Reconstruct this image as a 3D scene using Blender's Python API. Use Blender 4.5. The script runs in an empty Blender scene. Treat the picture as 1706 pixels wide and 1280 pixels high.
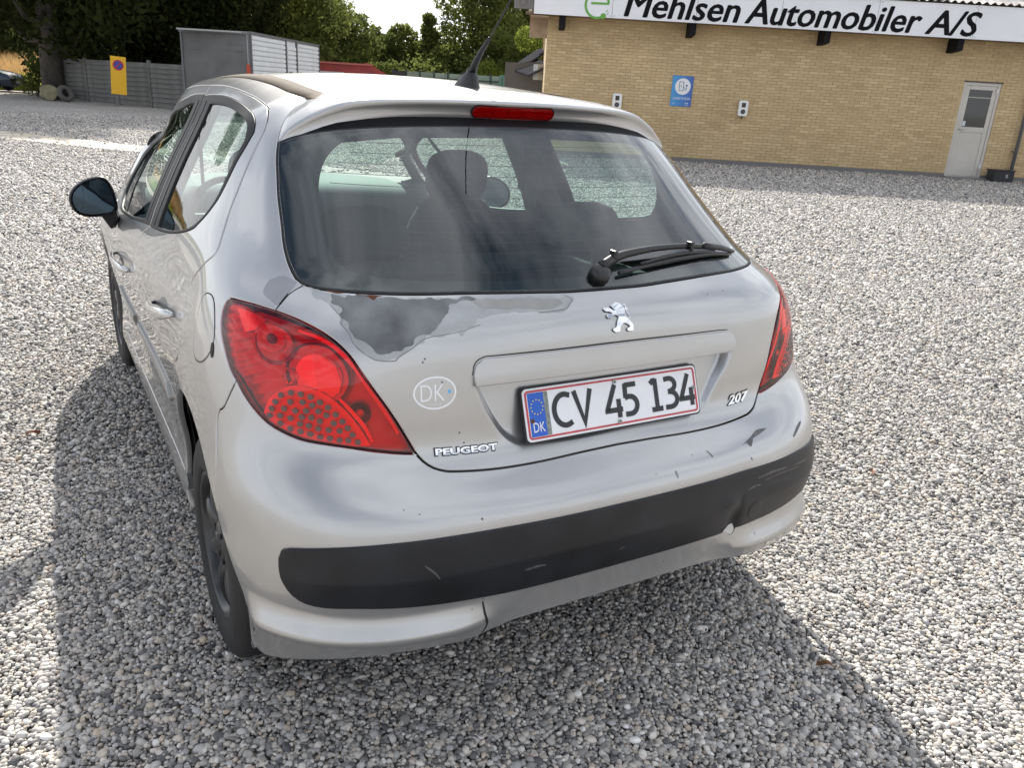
import bpy, bmesh, math, random
import numpy as np
from mathutils import Vector, Matrix, geometry
CLOUD=(3.3,1.7,0.4)
random.seed(7); rng=np.random.default_rng(7)
SC=bpy.context.scene; COL=SC.collection
# ---------------- camera ----------------
CAMP=np.array([-1.13616,-1.31039,1.474846]); YAW,PIT,ROL,FPX=.5355182,.3465920,.0591692,1365.479
def cam_axes():
    cy,sy=math.cos(YAW),math.sin(YAW); cp,sp=math.cos(PIT),math.sin(PIT)
    fwd=np.array([sy*cp,cy*cp,-sp]); right=np.array([cy,-sy,0.]); up=np.cross(right,fwd)
    c,s=math.cos(ROL),math.sin(ROL)
    return c*right+s*up, -s*right+c*up, fwd
_r,_u,_f=cam_axes()
cam=bpy.data.cameras.new('camera'); camo=bpy.data.objects.new('camera',cam); COL.objects.link(camo)
camo.matrix_world=Matrix(((_r[0],_u[0],-_f[0],CAMP[0]),(_r[1],_u[1],-_f[1],CAMP[1]),(_r[2],_u[2],-_f[2],CAMP[2]),(0,0,0,1)))
cam.sensor_width=36; cam.lens=FPX/1706*36; cam.clip_start=.05; cam.clip_end=3000
SC.camera=camo
# ---------------- sky, sun, exposure ----------------
SUN_EL,SUN_AZ=math.radians(35.5),math.radians(18.5)   # azimuth from +y towards +x
W=bpy.data.worlds.new('World'); SC.world=W; W.use_nodes=True
nt=W.node_tree; nt.nodes.clear()
N=nt.nodes.new; Lk=nt.links.new
out=N('ShaderNodeOutputWorld'); bg=N('ShaderNodeBackground'); bg.inputs['Strength'].default_value=.068
sky=N('ShaderNodeTexSky'); sky.sky_type='NISHITA'; sky.sun_disc=False; sky.sun_elevation=SUN_EL; sky.sun_rotation=SUN_AZ
sky.dust_density=2.0; sky.air_density=1.0
tc=N('ShaderNodeTexCoord'); sep=N('ShaderNodeSeparateXYZ'); Lk(tc.outputs['Generated'],sep.inputs[0])
# cloud layer: project the direction onto a flat deck
zc=N('ShaderNodeMath'); zc.operation='MAXIMUM'; Lk(sep.outputs['Z'],zc.inputs[0]); zc.inputs[1].default_value=0.0
za=N('ShaderNodeMath'); za.operation='ADD'; Lk(zc.outputs[0],za.inputs[0]); za.inputs[1].default_value=.16
dx=N('ShaderNodeMath'); dx.operation='DIVIDE'; Lk(sep.outputs['X'],dx.inputs[0]); Lk(za.outputs[0],dx.inputs[1])
dy=N('ShaderNodeMath'); dy.operation='DIVIDE'; Lk(sep.outputs['Y'],dy.inputs[0]); Lk(za.outputs[0],dy.inputs[1])
cx=N('ShaderNodeCombineXYZ'); Lk(dx.outputs[0],cx.inputs[0]); Lk(dy.outputs[0],cx.inputs[1])
cx0=cx; cx=N('ShaderNodeVectorMath'); cx.operation='ADD'; Lk(cx0.outputs[0],cx.inputs[0]); cx.inputs[1].default_value=CLOUD
n1=N('ShaderNodeTexNoise'); n1.inputs['Scale'].default_value=1.9; n1.inputs['Detail'].default_value=9; n1.inputs['Roughness'].default_value=.58; n1.inputs['Distortion'].default_value=.25
Lk(cx.outputs[0],n1.inputs['Vector'])
rp=N('ShaderNodeValToRGB'); rp.color_ramp.elements[0].position=.41; rp.color_ramp.elements[1].position=.56
Lk(n1.outputs['Fac'],rp.inputs[0])
# haze: towards the horizon everything whitens
hz=N('ShaderNodeMapRange'); Lk(zc.outputs[0],hz.inputs['Value']); hz.inputs['From Min'].default_value=0.0; hz.inputs['From Max'].default_value=.66; hz.inputs['To Min'].default_value=.92; hz.inputs['To Max'].default_value=0
mx0=N('ShaderNodeMath'); mx0.operation='MAXIMUM'; Lk(rp.outputs[0],mx0.inputs[0]); Lk(hz.outputs[0],mx0.inputs[1])
n2=N('ShaderNodeTexNoise'); n2.inputs['Scale'].default_value=2.3; n2.inputs['Detail'].default_value=6; Lk(cx.outputs[0],n2.inputs['Vector'])
rc=N('ShaderNodeValToRGB'); rc.color_ramp.elements[0].position=.32; rc.color_ramp.elements[0].color=(5.8,6.3,7.2,1); rc.color_ramp.elements[1].position=.66; rc.color_ramp.elements[1].color=(15.0,15.5,16.4,1)
Lk(n2.outputs['Fac'],rc.inputs[0])
mix=N('ShaderNodeMixRGB'); Lk(mx0.outputs[0],mix.inputs['Fac']); Lk(sky.outputs[0],mix.inputs[1]); mh=N('ShaderNodeMixRGB'); Lk(hz.outputs[0],mh.inputs['Fac']); Lk(rc.outputs[0],mh.inputs[1]); mh.inputs[2].default_value=(12.5,12.8,13.3,1); Lk(mh.outputs[0],mix.inputs[2])
Lk(mix.outputs[0],bg.inputs['Color']); Lk(bg.outputs[0],out.inputs[0])
sd=Vector((math.sin(SUN_AZ)*math.cos(SUN_EL),math.cos(SUN_AZ)*math.cos(SUN_EL),math.sin(SUN_EL)))
sl=bpy.data.lights.new('sun','SUN'); sl.energy=5.0; sl.angle=math.radians(.5); sl.color=(1,.955,.88)
so=bpy.data.objects.new('sun',sl); COL.objects.link(so); so.rotation_euler=sd.to_track_quat('Z','Y').to_euler(); so.location=sd*50
vs=SC.view_settings; vs.view_transform='Standard'; vs.look='None'; vs.gamma=1; vs.exposure=.84; vs.use_curve_mapping=False
SC.render.engine='CYCLES'; SC.cycles.max_bounces=8; SC.cycles.transparent_max_bounces=16; SC.cycles.caustics_reflective=False; SC.cycles.caustics_refractive=False
SC.cycles.use_denoising=True

# ---------------- material helpers ----------------
_M={}
def mat(name,col=(.5,.5,.5),rough=.6,metal=0.,coat=0.,spec=.5,emit=None,bump=None,var=None,alpha=None,trans=0,coatr=.03):
    if name in _M: return _M[name]
    m=bpy.data.materials.new(name); m.use_nodes=True; t=m.node_tree; b=t.nodes['Principled BSDF']
    b.inputs['Base Color'].default_value=(*col,1); b.inputs['Roughness'].default_value=rough; b.inputs['Metallic'].default_value=metal
    b.inputs['Coat Weight'].default_value=coat; b.inputs['Coat Roughness'].default_value=coatr; b.inputs['Specular IOR Level'].default_value=spec
    if trans: b.inputs['Transmission Weight'].default_value=trans
    tcn=t.nodes.new('ShaderNodeTexCoord')
    if var:   # (scale, amount, detail): colour variation
        no=t.nodes.new('ShaderNodeTexNoise'); no.inputs['Scale'].default_value=var[0]; no.inputs['Detail'].default_value=var[2] if len(var)>2 else 5
        t.links.new(tcn.outputs['Object'],no.inputs['Vector'])
        r=t.nodes.new('ShaderNodeValToRGB'); a=var[1]
        r.color_ramp.elements[0].color=(*[max(0,c*(1-a)) for c in col],1); r.color_ramp.elements[1].color=(*[min(1,c*(1+a)) for c in col],1)
        r.color_ramp.elements[0].position=.3; r.color_ramp.elements[1].position=.7
        t.links.new(no.outputs['Fac'],r.inputs[0]); t.links.new(r.outputs[0],b.inputs['Base Color'])
    if bump:  # (scale, strength, distance)
        no=t.nodes.new('ShaderNodeTexNoise'); no.inputs['Scale'].default_value=bump[0]; no.inputs['Detail'].default_value=4
        t.links.new(tcn.outputs['Object'],no.inputs['Vector'])
        bu=t.nodes.new('ShaderNodeBump'); bu.inputs['Strength'].default_value=bump[1]; bu.inputs['Distance'].default_value=bump[2]
        t.links.new(no.outputs['Fac'],bu.inputs['Height']); t.links.new(bu.outputs[0],b.inputs['Normal'])
    _M[name]=m; return m
def glass_mat(name,tint,gloss=1.0,rough=.0,ior=1.5,f0=.0,dirt=0.0):
    if name in _M: return _M[name]
    m=bpy.data.materials.new(name); m.use_nodes=True; t=m.node_tree; t.nodes.clear()
    o=t.nodes.new('ShaderNodeOutputMaterial'); tr=t.nodes.new('ShaderNodeBsdfTransparent'); tr.inputs[0].default_value=(*tint,1)
    g=t.nodes.new('ShaderNodeBsdfGlossy'); g.inputs['Roughness'].default_value=rough; g.inputs[0].default_value=(1,1,1,1)
    fr=t.nodes.new('ShaderNodeFresnel'); fr.inputs[0].default_value=ior
    gg=t.nodes.new('ShaderNodeNewGeometry'); im=t.nodes.new('ShaderNodeMapRange'); im.inputs['To Min'].default_value=ior; im.inputs['To Max'].default_value=1/ior; t.links.new(gg.outputs['Backfacing'],im.inputs['Value']); t.links.new(im.outputs[0],fr.inputs[0])
    ma=t.nodes.new('ShaderNodeMath'); ma.operation='MULTIPLY_ADD'; ma.inputs[1].default_value=gloss; ma.inputs[2].default_value=f0; ma.use_clamp=True
    t.links.new(fr.outputs[0],ma.inputs[0]); mx=t.nodes.new('ShaderNodeMixShader'); t.links.new(ma.outputs[0],mx.inputs[0])
    t.links.new(tr.outputs[0],mx.inputs[1]); t.links.new(g.outputs[0],mx.inputs[2])
    last=mx
    if dirt>0:
        df=t.nodes.new('ShaderNodeBsdfDiffuse'); df.inputs[0].default_value=(.5,.5,.48,1)
        m2=t.nodes.new('ShaderNodeMixShader'); m2.inputs[0].default_value=dirt; t.links.new(mx.outputs[0],m2.inputs[1]); t.links.new(df.outputs[0],m2.inputs[2]); last=m2
    t.links.new(last.outputs[0],o.inputs[0]); _M[name]=m; return m

# ---------------- mesh helpers ----------------
def mesh_obj(name,verts,faces,m=None,parent=None,smooth=False,origin=None,mats=None,midx=None,normals=None):
    me=bpy.data.meshes.new(name); og=np.array(origin if origin is not None else (parent_origin(parent) if parent else (0,0,0)),float)
    v=np.asarray(verts,float).reshape(-1,3)-og
    me.from_pydata([tuple(p) for p in v],[],[tuple(int(i) for i in f) for f in faces])
    if m: me.materials.append(m)
    if mats:
        for q in mats: me.materials.append(q)
        if midx is not None: me.polygons.foreach_set('material_index',list(midx))
    if smooth: me.polygons.foreach_set('use_smooth',[True]*len(me.polygons))
    me.update()
    if normals is not None:
        me.normals_split_custom_set_from_vertices([tuple(n) for n in normals])
    o=bpy.data.objects.new(name,me); COL.objects.link(o)
    if parent: o.parent=parent
    else: o.location=og
    return o
def parent_origin(p):
    x=np.zeros(3)
    while p is not None: x+=np.array(p.location); p=p.parent
    return x
def tag(o,label=None,cat=None,group=None,kind=None):
    if label: o['label']=label
    if cat: o['category']=cat
    if group: o['group']=group
    if kind: o['kind']=kind
    return o
def empty(name,loc,label=None,cat=None,group=None,kind=None):
    o=bpy.data.objects.new(name,None); COL.objects.link(o); o.location=loc; o.empty_display_size=.2
    return tag(o,label,cat,group,kind)
class MB:
    def __init__(s): s.v=[]; s.f=[]; s.mi=[]
    def add(s,v,f,mi=0):
        n=len(s.v); s.v+= [tuple(map(float,p)) for p in v]; s.f+=[tuple(i+n for i in q) for q in f]; s.mi+=[mi]*len(f); return s
    def box(s,c,sz,ax=None,mi=0):
        c=np.array(c,float); h=np.array(sz,float)/2; A=np.eye(3) if ax is None else np.array(ax,float)
        vs=[c+A[0]*h[0]*i+A[1]*h[1]*j+A[2]*h[2]*k for k in(-1,1) for j in(-1,1) for i in(-1,1)]
        return s.add(vs,[(0,2,3,1),(4,5,7,6),(0,1,5,4),(2,6,7,3),(0,4,6,2),(1,3,7,5)],mi)
    def prism(s,poly,ax,ext,mi=0):
        """poly: list of 3D points (planar); ext: extrusion vector"""
        P=[np.array(p,float) for p in poly]; n=len(P); e=np.array(ext,float)
        return s.add(P+[p+e for p in P],[tuple(range(n))[::-1],tuple(range(n,2*n))]+[(i,(i+1)%n,n+(i+1)%n,n+i) for i in range(n)],mi)
    def tube(s,pts,r,seg=8,mi=0,cap=True):
        P=[np.array(p,float) for p in pts]; R=[r]*len(P) if np.isscalar(r) else r; n0=len(s.v); rings=[]
        for i,p in enumerate(P):
            t=P[min(i+1,len(P)-1)]-P[max(i-1,0)]; t/=np.linalg.norm(t)+1e-9
            a=np.cross(t,[0,0,1.]) if abs(t[2])<.9 else np.cross(t,[1.,0,0]); a/=np.linalg.norm(a); b=np.cross(t,a)
            rings.append([p+R[i]*(a*math.cos(k*2*math.pi/seg)+b*math.sin(k*2*math.pi/seg)) for k in range(seg)])
        v=[q for r_ in rings for q in r_]; f=[]
        for i in range(len(P)-1):
            for k in range(seg): f.append((i*seg+k,i*seg+(k+1)%seg,(i+1)*seg+(k+1)%seg,(i+1)*seg+k))
        if cap: f+=[tuple(range(seg))[::-1],tuple(range((len(P)-1)*seg,len(P)*seg))]
        return s.add(v,f,mi)
    def build(s,name,m=None,parent=None,smooth=False,mats=None,origin=None):
        return mesh_obj(name,s.v,s.f,m,parent,smooth,origin=origin,mats=mats,midx=s.mi if mats else None)
def at(px,py,d):
    """world point seen in the photograph at (px,py) at horizontal distance d"""
    r=(px-853)/FPX*_r-(py-640)/FPX*_u+_f; return CAMP+r*(d/math.hypot(r[0],r[1]))
def ground_at(px,py):
    r=(px-853)/FPX*_r-(py-640)/FPX*_u+_f; return CAMP+r*(-CAMP[2]/r[2])
def bevel(o,w=.004,seg=2,ang=40):
    md=o.modifiers.new('bevel','BEVEL'); md.width=w; md.segments=seg; md.limit_method='ANGLE'; md.angle_limit=math.radians(ang); return o
def text_mesh(s,bold=0.,ext=.002,shear=0.,res=3,spacing=1.0):
    cu=bpy.data.curves.new('txt','FONT'); cu.body=s; cu.extrude=ext; cu.offset=bold; cu.shear=shear; cu.resolution_u=res; cu.space_character=spacing
    o=bpy.data.objects.new('txt',cu); COL.objects.link(o)
    dg=bpy.context.evaluated_depsgraph_get(); me=bpy.data.meshes.new_from_object(o.evaluated_get(dg))
    v=np.array([tuple(p.co) for p in me.vertices]); f=[tuple(p.vertices) for p in me.polygons]
    bpy.data.objects.remove(o); bpy.data.curves.remove(cu); bpy.data.meshes.remove(me)
    lo=v.min(0); hi=v.max(0); v[:,:2]=(v[:,:2]-lo[:2])/(hi-lo)[:2]
    return v,f    # x,y in 0..1, z = +-ext
def text_obj(name,s,m,parent,org,xa,ya,na,w,h,bold=0.,ext=.002,shear=0.,spacing=1.0,heavy=0.):
    v,f=text_mesh(s,bold,ext,shear,spacing=spacing)
    if heavy:   # thicken strokes: overlapping copies a hair apart in depth
        n=len(v); V=[];Fz=[]
        for k,(a,b) in enumerate([(0,0),(-1,0),(1,0),(0,-.6),(0,.6),(-.7,-.4),(.7,.4)]): V.append(v+[a*heavy/w*.5,b*heavy/h*.5,ext*.05*k]); Fz+=[tuple(i+n*k for i in q) for q in f]
        v=np.vstack(V); f=Fz
    org,xa,ya,na=[np.array(q,float) for q in (org,xa,ya,na)]
    P=org+v[:,:1]*w*xa+v[:,1:2]*h*ya+(v[:,2:3]+ext)*na
    return mesh_obj(name,P,f,m,parent)
# ---------------- ground ----------------
def gravel_ground():
    m=bpy.data.materials.new('gravel'); m.use_nodes=True; t=m.node_tree; b=t.nodes['Principled BSDF']; n=t.nodes.new; l=t.links.new
    tc=n('ShaderNodeTexCoord')
    v=n('ShaderNodeTexVoronoi'); v.inputs['Scale'].default_value=38; l(tc.outputs['Object'],v.inputs['Vector'])
    v2=n('ShaderNodeTexVoronoi'); v2.inputs['Scale'].default_value=17; l(tc.outputs['Object'],v2.inputs['Vector'])
    bw=n('ShaderNodeRGBToBW'); l(v.outputs['Color'],bw.inputs[0])
    r=n('ShaderNodeValToRGB'); e=r.color_ramp.elements; e[0].position=.15; e[0].color=(.15,.14,.13,1); e[1].position=.85; e[1].color=(.56,.525,.48,1)
    q=r.color_ramp.elements.new(.5); q.color=(.34,.32,.295,1)
    l(bw.outputs[0],r.inputs[0])
    no=n('ShaderNodeTexNoise'); no.inputs['Scale'].default_value=.35; no.inputs['Detail'].default_value=5; l(tc.outputs['Object'],no.inputs['Vector'])
    rn=n('ShaderNodeMapRange'); l(no.outputs['Fac'],rn.inputs[0]); rn.inputs['From Min'].default_value=.35; rn.inputs['From Max'].default_value=.65; rn.inputs['To Min'].default_value=.85; rn.inputs['To Max'].default_value=1.12
    mu=n('ShaderNodeMixRGB'); mu.blend_type='MULTIPLY'; mu.inputs[0].default_value=1; l(r.outputs[0],mu.inputs[1]); l(rn.outputs[0],mu.inputs[2])
    ng_=n('ShaderNodeTexNoise'); ng_.inputs['Scale'].default_value=7; ng_.inputs['Detail'].default_value=9; ng_.inputs['Roughness'].default_value=.75; l(tc.outputs['Object'],ng_.inputs['Vector'])
    r3=n('ShaderNodeMapRange'); l(ng_.outputs['Fac'],r3.inputs[0]); r3.inputs['From Min'].default_value=.36; r3.inputs['From Max'].default_value=.64; r3.inputs['To Min'].default_value=.78; r3.inputs['To Max'].default_value=1.25
    m3=n('ShaderNodeMixRGB'); m3.blend_type='MULTIPLY'; m3.inputs[0].default_value=1; l(mu.outputs[0],m3.inputs[1]); l(r3.outputs[0],m3.inputs[2])
    l(m3.outputs[0],b.inputs['Base Color']); b.inputs['Roughness'].default_value=.85
    bu=n('ShaderNodeBump'); bu.inputs['Strength'].default_value=.9; bu.inputs['Distance'].default_value=.012; bu.invert=True
    l(v.outputs['Distance'],bu.inputs['Height'])
    b2=n('ShaderNodeBump'); b2.inputs['Strength'].default_value=.5; b2.inputs['Distance'].default_value=.02; l(v2.outputs['Distance'],b2.inputs['Height']); b2.invert=True
    l(bu.outputs[0],b2.inputs['Normal']); l(b2.outputs[0],b.inputs['Normal'])
    # one sheet to the horizon, finer near the camera
    xs=np.concatenate([np.linspace(-900,-60,8),np.linspace(-50,50,41),np.linspace(60,900,8)]); ys=xs
    V=[];F=[]; nx=len(xs)
    for j,y in enumerate(ys):
        for i,x in enumerate(xs): V.append((x,y,-.012))
    for j in range(nx-1):
        for i in range(nx-1): F.append((j*nx+i,j*nx+i+1,(j+1)*nx+i+1,(j+1)*nx+i))
    o=mesh_obj('ground',V,F,m); tag(o,kind='structure')
    return m
GM=gravel_ground()
def stones():
    # a few pebble shapes, scattered near the camera as one mass with geometry nodes
    pm=bpy.data.materials.new('pebble'); pm.use_nodes=True; t=pm.node_tree; b=t.nodes['Principled BSDF']; n=t.nodes.new; l=t.links.new
    oi=n('ShaderNodeObjectInfo'); r=n('ShaderNodeValToRGB'); r.color_ramp.interpolation='LINEAR'
    cols=[(0,(.09,.09,.095)),(.14,(.21,.20,.195)),(.34,(.37,.35,.325)),(.52,(.55,.51,.455)),(.68,(.38,.375,.375)),(.82,(.72,.68,.62)),(.93,(.50,.41,.32)),(1,(.82,.80,.77))]
    e=r.color_ramp.elements; e[0].position=0; e[0].color=(*cols[0][1],1); e[1].position=1; e[1].color=(*cols[-1][1],1)
    for p,c in cols[1:-1]: q=e.new(p); q.color=(*c,1)
    l(oi.outputs['Random'],r.inputs[0])
    tc=n('ShaderNodeTexCoord'); no=n('ShaderNodeTexNoise'); no.inputs['Scale'].default_value=.75; no.inputs['Detail'].default_value=7; l(tc.outputs['Object'],no.inputs['Vector'])
    rr=n('ShaderNodeMapRange'); l(no.outputs['Fac'],rr.inputs[0]); rr.inputs['From Min'].default_value=.3; rr.inputs['From Max'].default_value=.7; rr.inputs['To Min'].default_value=.74; rr.inputs['To Max'].default_value=1.12
    mu=n('ShaderNodeMixRGB'); mu.blend_type='MULTIPLY'; mu.inputs[0].default_value=1; l(r.outputs[0],mu.inputs[1]); l(rr.outputs[0],mu.inputs[2]); l(mu.outputs[0],b.inputs['Base Color'])
    b.inputs['Roughness'].default_value=.62; b.inputs['Specular IOR Level'].default_value=.4
    shapes=bpy.data.collections.new('pebble_shapes')
    for k in range(7):
        bm=bmesh.new(); bmesh.ops.create_icosphere(bm,subdivisions=2 if k<4 else 1,radius=1)
        ph=rng.uniform(0,6,(6,)); dirs=rng.normal(size=(6,3)); dirs/=np.linalg.norm(dirs,axis=1)[:,None]
        cuts=rng.uniform(.62,.95,6)
        for v in bm.verts:
            p=np.array(v.co)
            for d,c in zip(dirs,cuts):
                a=p@d
                if a>c: p=p-d*(a-c)*.8
            v.co=Vector(p*np.array([1,rng.uniform(.98,1.02),1])*[1.0,.78,.58])
        me=bpy.data.meshes.new('pebble'); bm.to_mesh(me); bm.free(); me.materials.append(pm)
        me.polygons.foreach_set('use_smooth',[True]*len(me.polygons))
        po=bpy.data.objects.new('pebble_shape',me); shapes.objects.link(po)
    pts=[];sc=[]
    fw=np.array([math.sin(YAW),math.cos(YAW)])
    def zone(r0,r1,sp,size,half,layers=1,z0=0):
        nn=int(r1/sp)+1
        for L in range(layers):
            g=np.stack(np.meshgrid(np.arange(-nn,nn+1)*sp,np.arange(-nn,nn+1)*sp),-1).reshape(-1,2)
            g=g+rng.uniform(-.5,.5,g.shape)*sp+CAMP[:2]
            d=g-CAMP[:2]; rr=np.hypot(d[:,0],d[:,1]); ang=np.arccos(np.clip((d@fw)/np.maximum(rr,1e-6),-1,1))
            k=(rr>=r0)&(rr<r1)&(ang<math.radians(half))&(rng.uniform(0,1,len(g))<np.clip((17.-rr if r1<20 else 30-rr)/8.,0,1)**.8); g=g[k]
            # keep out of the underbody centre, never seen
            k=~((abs(g[:,0])<.55)&(g[:,1]>1.2)&(g[:,1]<3.8)); g=g[k]
            A0_=ground_at(0,217)[:2];A1_=ground_at(230,242)[:2];B0_=ground_at(0,229)[:2];B1_=ground_at(230,253)[:2]
            def sd_(p,q): return (q[0]-p[0])*(g[:,1]-p[1])-(q[1]-p[1])*(g[:,0]-p[0])
            tr_=(sd_(A0_,A1_)*sd_(B0_,B1_)<0)&(g[:,0]<4.5)&(rng.uniform(0,1,len(g))<.93); g=g[~tr_]
            und=.012*np.sin(g[:,0]*1.7+.6)*np.sin(g[:,1]*1.3)
            z=rng.uniform(-.004,.003,len(g))+L*.003+z0
            pts.append(np.column_stack([g,z])); s=size*np.exp(rng.normal(0,.33,len(g))); sc.append(np.clip(s,size*.45,size*2.3))
    zone(0.25,3.3,.0118,.0072,78,2)
    zone(3.3,5.2,.015,.0086,60,1)
    zone(5.2,8.5,.021,.0112,50,1)
    zone(8.5,17,.032,.0165,40,1)
    zone(12,30,.062,.0165,40,1)
    P=np.concatenate(pts); Sx=np.concatenate(sc)
    me=bpy.data.meshes.new('gravel_stones'); me.vertices.add(len(P)); me.vertices.foreach_set('co',P.ravel())
    a=me.attributes.new('size','FLOAT','POINT'); a.data.foreach_set('value',Sx)
    a=me.attributes.new('rot','FLOAT_VECTOR','POINT'); R=np.column_stack([rng.normal(0,.35,len(P)),rng.normal(0,.35,len(P)),rng.uniform(0,6.28,len(P))]); a.data.foreach_set('vector',R.ravel())
    me.update(); o=bpy.data.objects.new('gravel_stones',me); COL.objects.link(o)
    ng=bpy.data.node_groups.new('scatter','GeometryNodeTree'); ng.interface.new_socket('Geometry',in_out='INPUT',socket_type='NodeSocketGeometry'); ng.interface.new_socket('Geometry',in_out='OUTPUT',socket_type='NodeSocketGeometry')
    gn=ng.nodes.new; gl=ng.links.new
    gi=gn('NodeGroupInput'); go=gn('NodeGroupOutput'); ip=gn('GeometryNodeInstanceOnPoints'); ci=gn('GeometryNodeCollectionInfo'); ci.inputs['Collection'].default_value=shapes
    ci.inputs['Separate Children'].default_value=True; ci.inputs['Reset Children'].default_value=True
    m2p=gn('GeometryNodeMeshToPoints'); gl(gi.outputs[0],m2p.inputs[0]); gl(m2p.outputs[0],ip.inputs['Points']); gl(ci.outputs[0],ip.inputs['Instance']); ip.inputs['Pick Instance'].default_value=True
    s=gn('GeometryNodeInputNamedAttribute'); s.data_type='FLOAT'; s.inputs['Name'].default_value='size'
    rt=gn('GeometryNodeInputNamedAttribute'); rt.data_type='FLOAT_VECTOR'; rt.inputs['Name'].default_value='rot'
    e2r=gn('FunctionNodeEulerToRotation'); gl(rt.outputs['Attribute'],e2r.inputs[0]); gl(e2r.outputs[0],ip.inputs['Rotation'])
    gl(s.outputs['Attribute'],ip.inputs['Scale']); gl(ip.outputs[0],go.inputs[0])
    md=o.modifiers.new('scatter','NODES'); md.node_group=ng
    tag(o,'loose grey and beige pebbles covering the yard','gravel',kind='stuff')
    print('pebbles',len(P))
stones()
# pale driven strip across the yard, left
def strip_sheet(name,pts,m,z):
    return tag(mesh_obj(name,[(p[0],p[1],z) for p in pts],[tuple(range(len(pts)))],m),kind='structure')
a=[ground_at(*p) for p in [(0,217),(60,222),(130,230),(230,242)]]; b_=[ground_at(*p) for p in [(230,252),(130,243),(60,236),(0,228)]]
SM=mat('pale_sand',(.46,.42,.35),.95,var=(1.5,.18),bump=(30,.5,.01))
far0=[(a[0][0]-8,a[0][1]+2.2)]; far1=[(b_[-1][0]-8,b_[-1][1]+2.0)]
strip_sheet('sand_track',far0+[(p[0],p[1]) for p in a]+[(a[-1][0]+4,a[-1][1]-1.6),(b_[0][0]+4,b_[0][1]-1.4)]+[(p[0],p[1]) for p in b_]+far1,SM,-.007)
strip_sheet('dirt_road',[(-40,44),(-.5,42.5),(.3,41),(.6,46.5),(-40,52)],mat('dirt',(.40,.35,.27),.95,var=(1,.2)),-.006)

def leaf(px,py,col,label,s=.035,rot=.6):
    p=ground_at(px,py); t=empty('fallen_leaf',(p[0],p[1],.012),label,'leaf'); q=MB(); L=[]
    for k in range(9):
        f=k/8; w=s*.42*math.sin(math.pi*f**.8)**.8+.0005; L.append((f,w))
    V=[];F=[]
    for f,w in L:
        for sg_ in (-1,0,1): x=(f-.5)*2*s; y=sg_*w; V.append((p[0]+x*math.cos(rot)-y*math.sin(rot),p[1]+x*math.sin(rot)+y*math.cos(rot),.014+.010*abs(sg_)*(.4+f)+.006*math.sin(f*5)))
    for i in range(8):
        for j in range(2): F.append((i*3+j,i*3+j+1,(i+1)*3+j+1,(i+1)*3+j))
    q.add(V,F); q.build('leaf_blade',mat('leaf_'+str(px),col,.8,var=(60,.3)),t)
    q=MB(); q.tube([V[1],np.array(V[1])-[s*.5*math.cos(rot),s*.5*math.sin(rot),-.002]],.0012,5); q.build('leaf_stalk',mat('leaf_'+str(px)),t)
leaf(56,728,(.16,.05,.03),'small reddish brown leaf on sunlit gravel left of the car shadow',.030,.4)
leaf(1372,1116,(.15,.075,.03),'curled brown leaf at the edge of the car shadow, bottom right',.022,2.4)
leaf(1452,792,(.22,.12,.06),'pale brown leaf on sunlit gravel right of the bumper',.022,.9)
# ---------------- garage building ----------------
WA=np.array([12.658,14.851,0.]); WD=np.array([.857167,-.515038,0.]); WN=np.array([-.515038,-.857167,0.]); UP=np.array([0,0,1.])
WAX=[WD,WN,UP]
def wpt(s,z,off=0.): return WA+WD*s+WN*off+UP*z
bld=empty('garage_building',wpt(-3.3,0),'long yellow brick garage with white fascia and corrugated roof beside the yard','building')
def brick_mat():
    m=bpy.data.materials.new('yellow_brick'); m.use_nodes=True; t=m.node_tree; b=t.nodes['Principled BSDF']; n=t.nodes.new; l=t.links.new
    g=n('ShaderNodeNewGeometry'); oi=n('ShaderNodeObjectInfo'); ad=n('ShaderNodeMath'); l(g.outputs['Random Per Island'],ad.inputs[0]); l(oi.outputs['Random'],ad.inputs[1])
    fr=n('ShaderNodeMath'); fr.operation='FRACT'; l(ad.outputs[0],fr.inputs[0])
    r=n('ShaderNodeValToRGB'); e=r.color_ramp.elements; e[0].color=(.46,.335,.18,1); e[1].color=(.60,.455,.26,1); q=e.new(.12); q.color=(.50,.365,.195,1); q=e.new(.8); q.color=(.545,.405,.225,1)
    l(fr.outputs[0],r.inputs[0])
    tc=n('ShaderNodeTexCoord'); no=n('ShaderNodeTexNoise'); no.inputs['Scale'].default_value=.7; l(g.outputs['Position'],no.inputs['Vector'])
    mr=n('ShaderNodeMapRange'); l(no.outputs['Fac'],mr.inputs[0]); mr.inputs['To Min'].default_value=.8; mr.inputs['To Max'].default_value=1.2
    mu=n('ShaderNodeMixRGB'); mu.blend_type='MULTIPLY'; mu.inputs[0].default_value=1; l(r.outputs[0],mu.inputs[1]); l(mr.outputs[0],mu.inputs[2])
    l(mu.outputs[0],b.inputs['Base Color']); b.inputs['Roughness'].default_value=.9
    bn=n('ShaderNodeTexNoise'); bn.inputs['Scale'].default_value=60; l(g.outputs['Position'],bn.inputs['Vector']); bu=n('ShaderNodeBump'); bu.inputs['Strength'].default_value=.4; bu.inputs['Distance'].default_value=.004; l(bn.outputs['Fac'],bu.inputs['Height']); l(bu.outputs[0],b.inputs['Normal'])
    return m
BM=brick_mat(); MORT=mat('mortar',(.40,.33,.22),.95,var=(3,.2))
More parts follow.
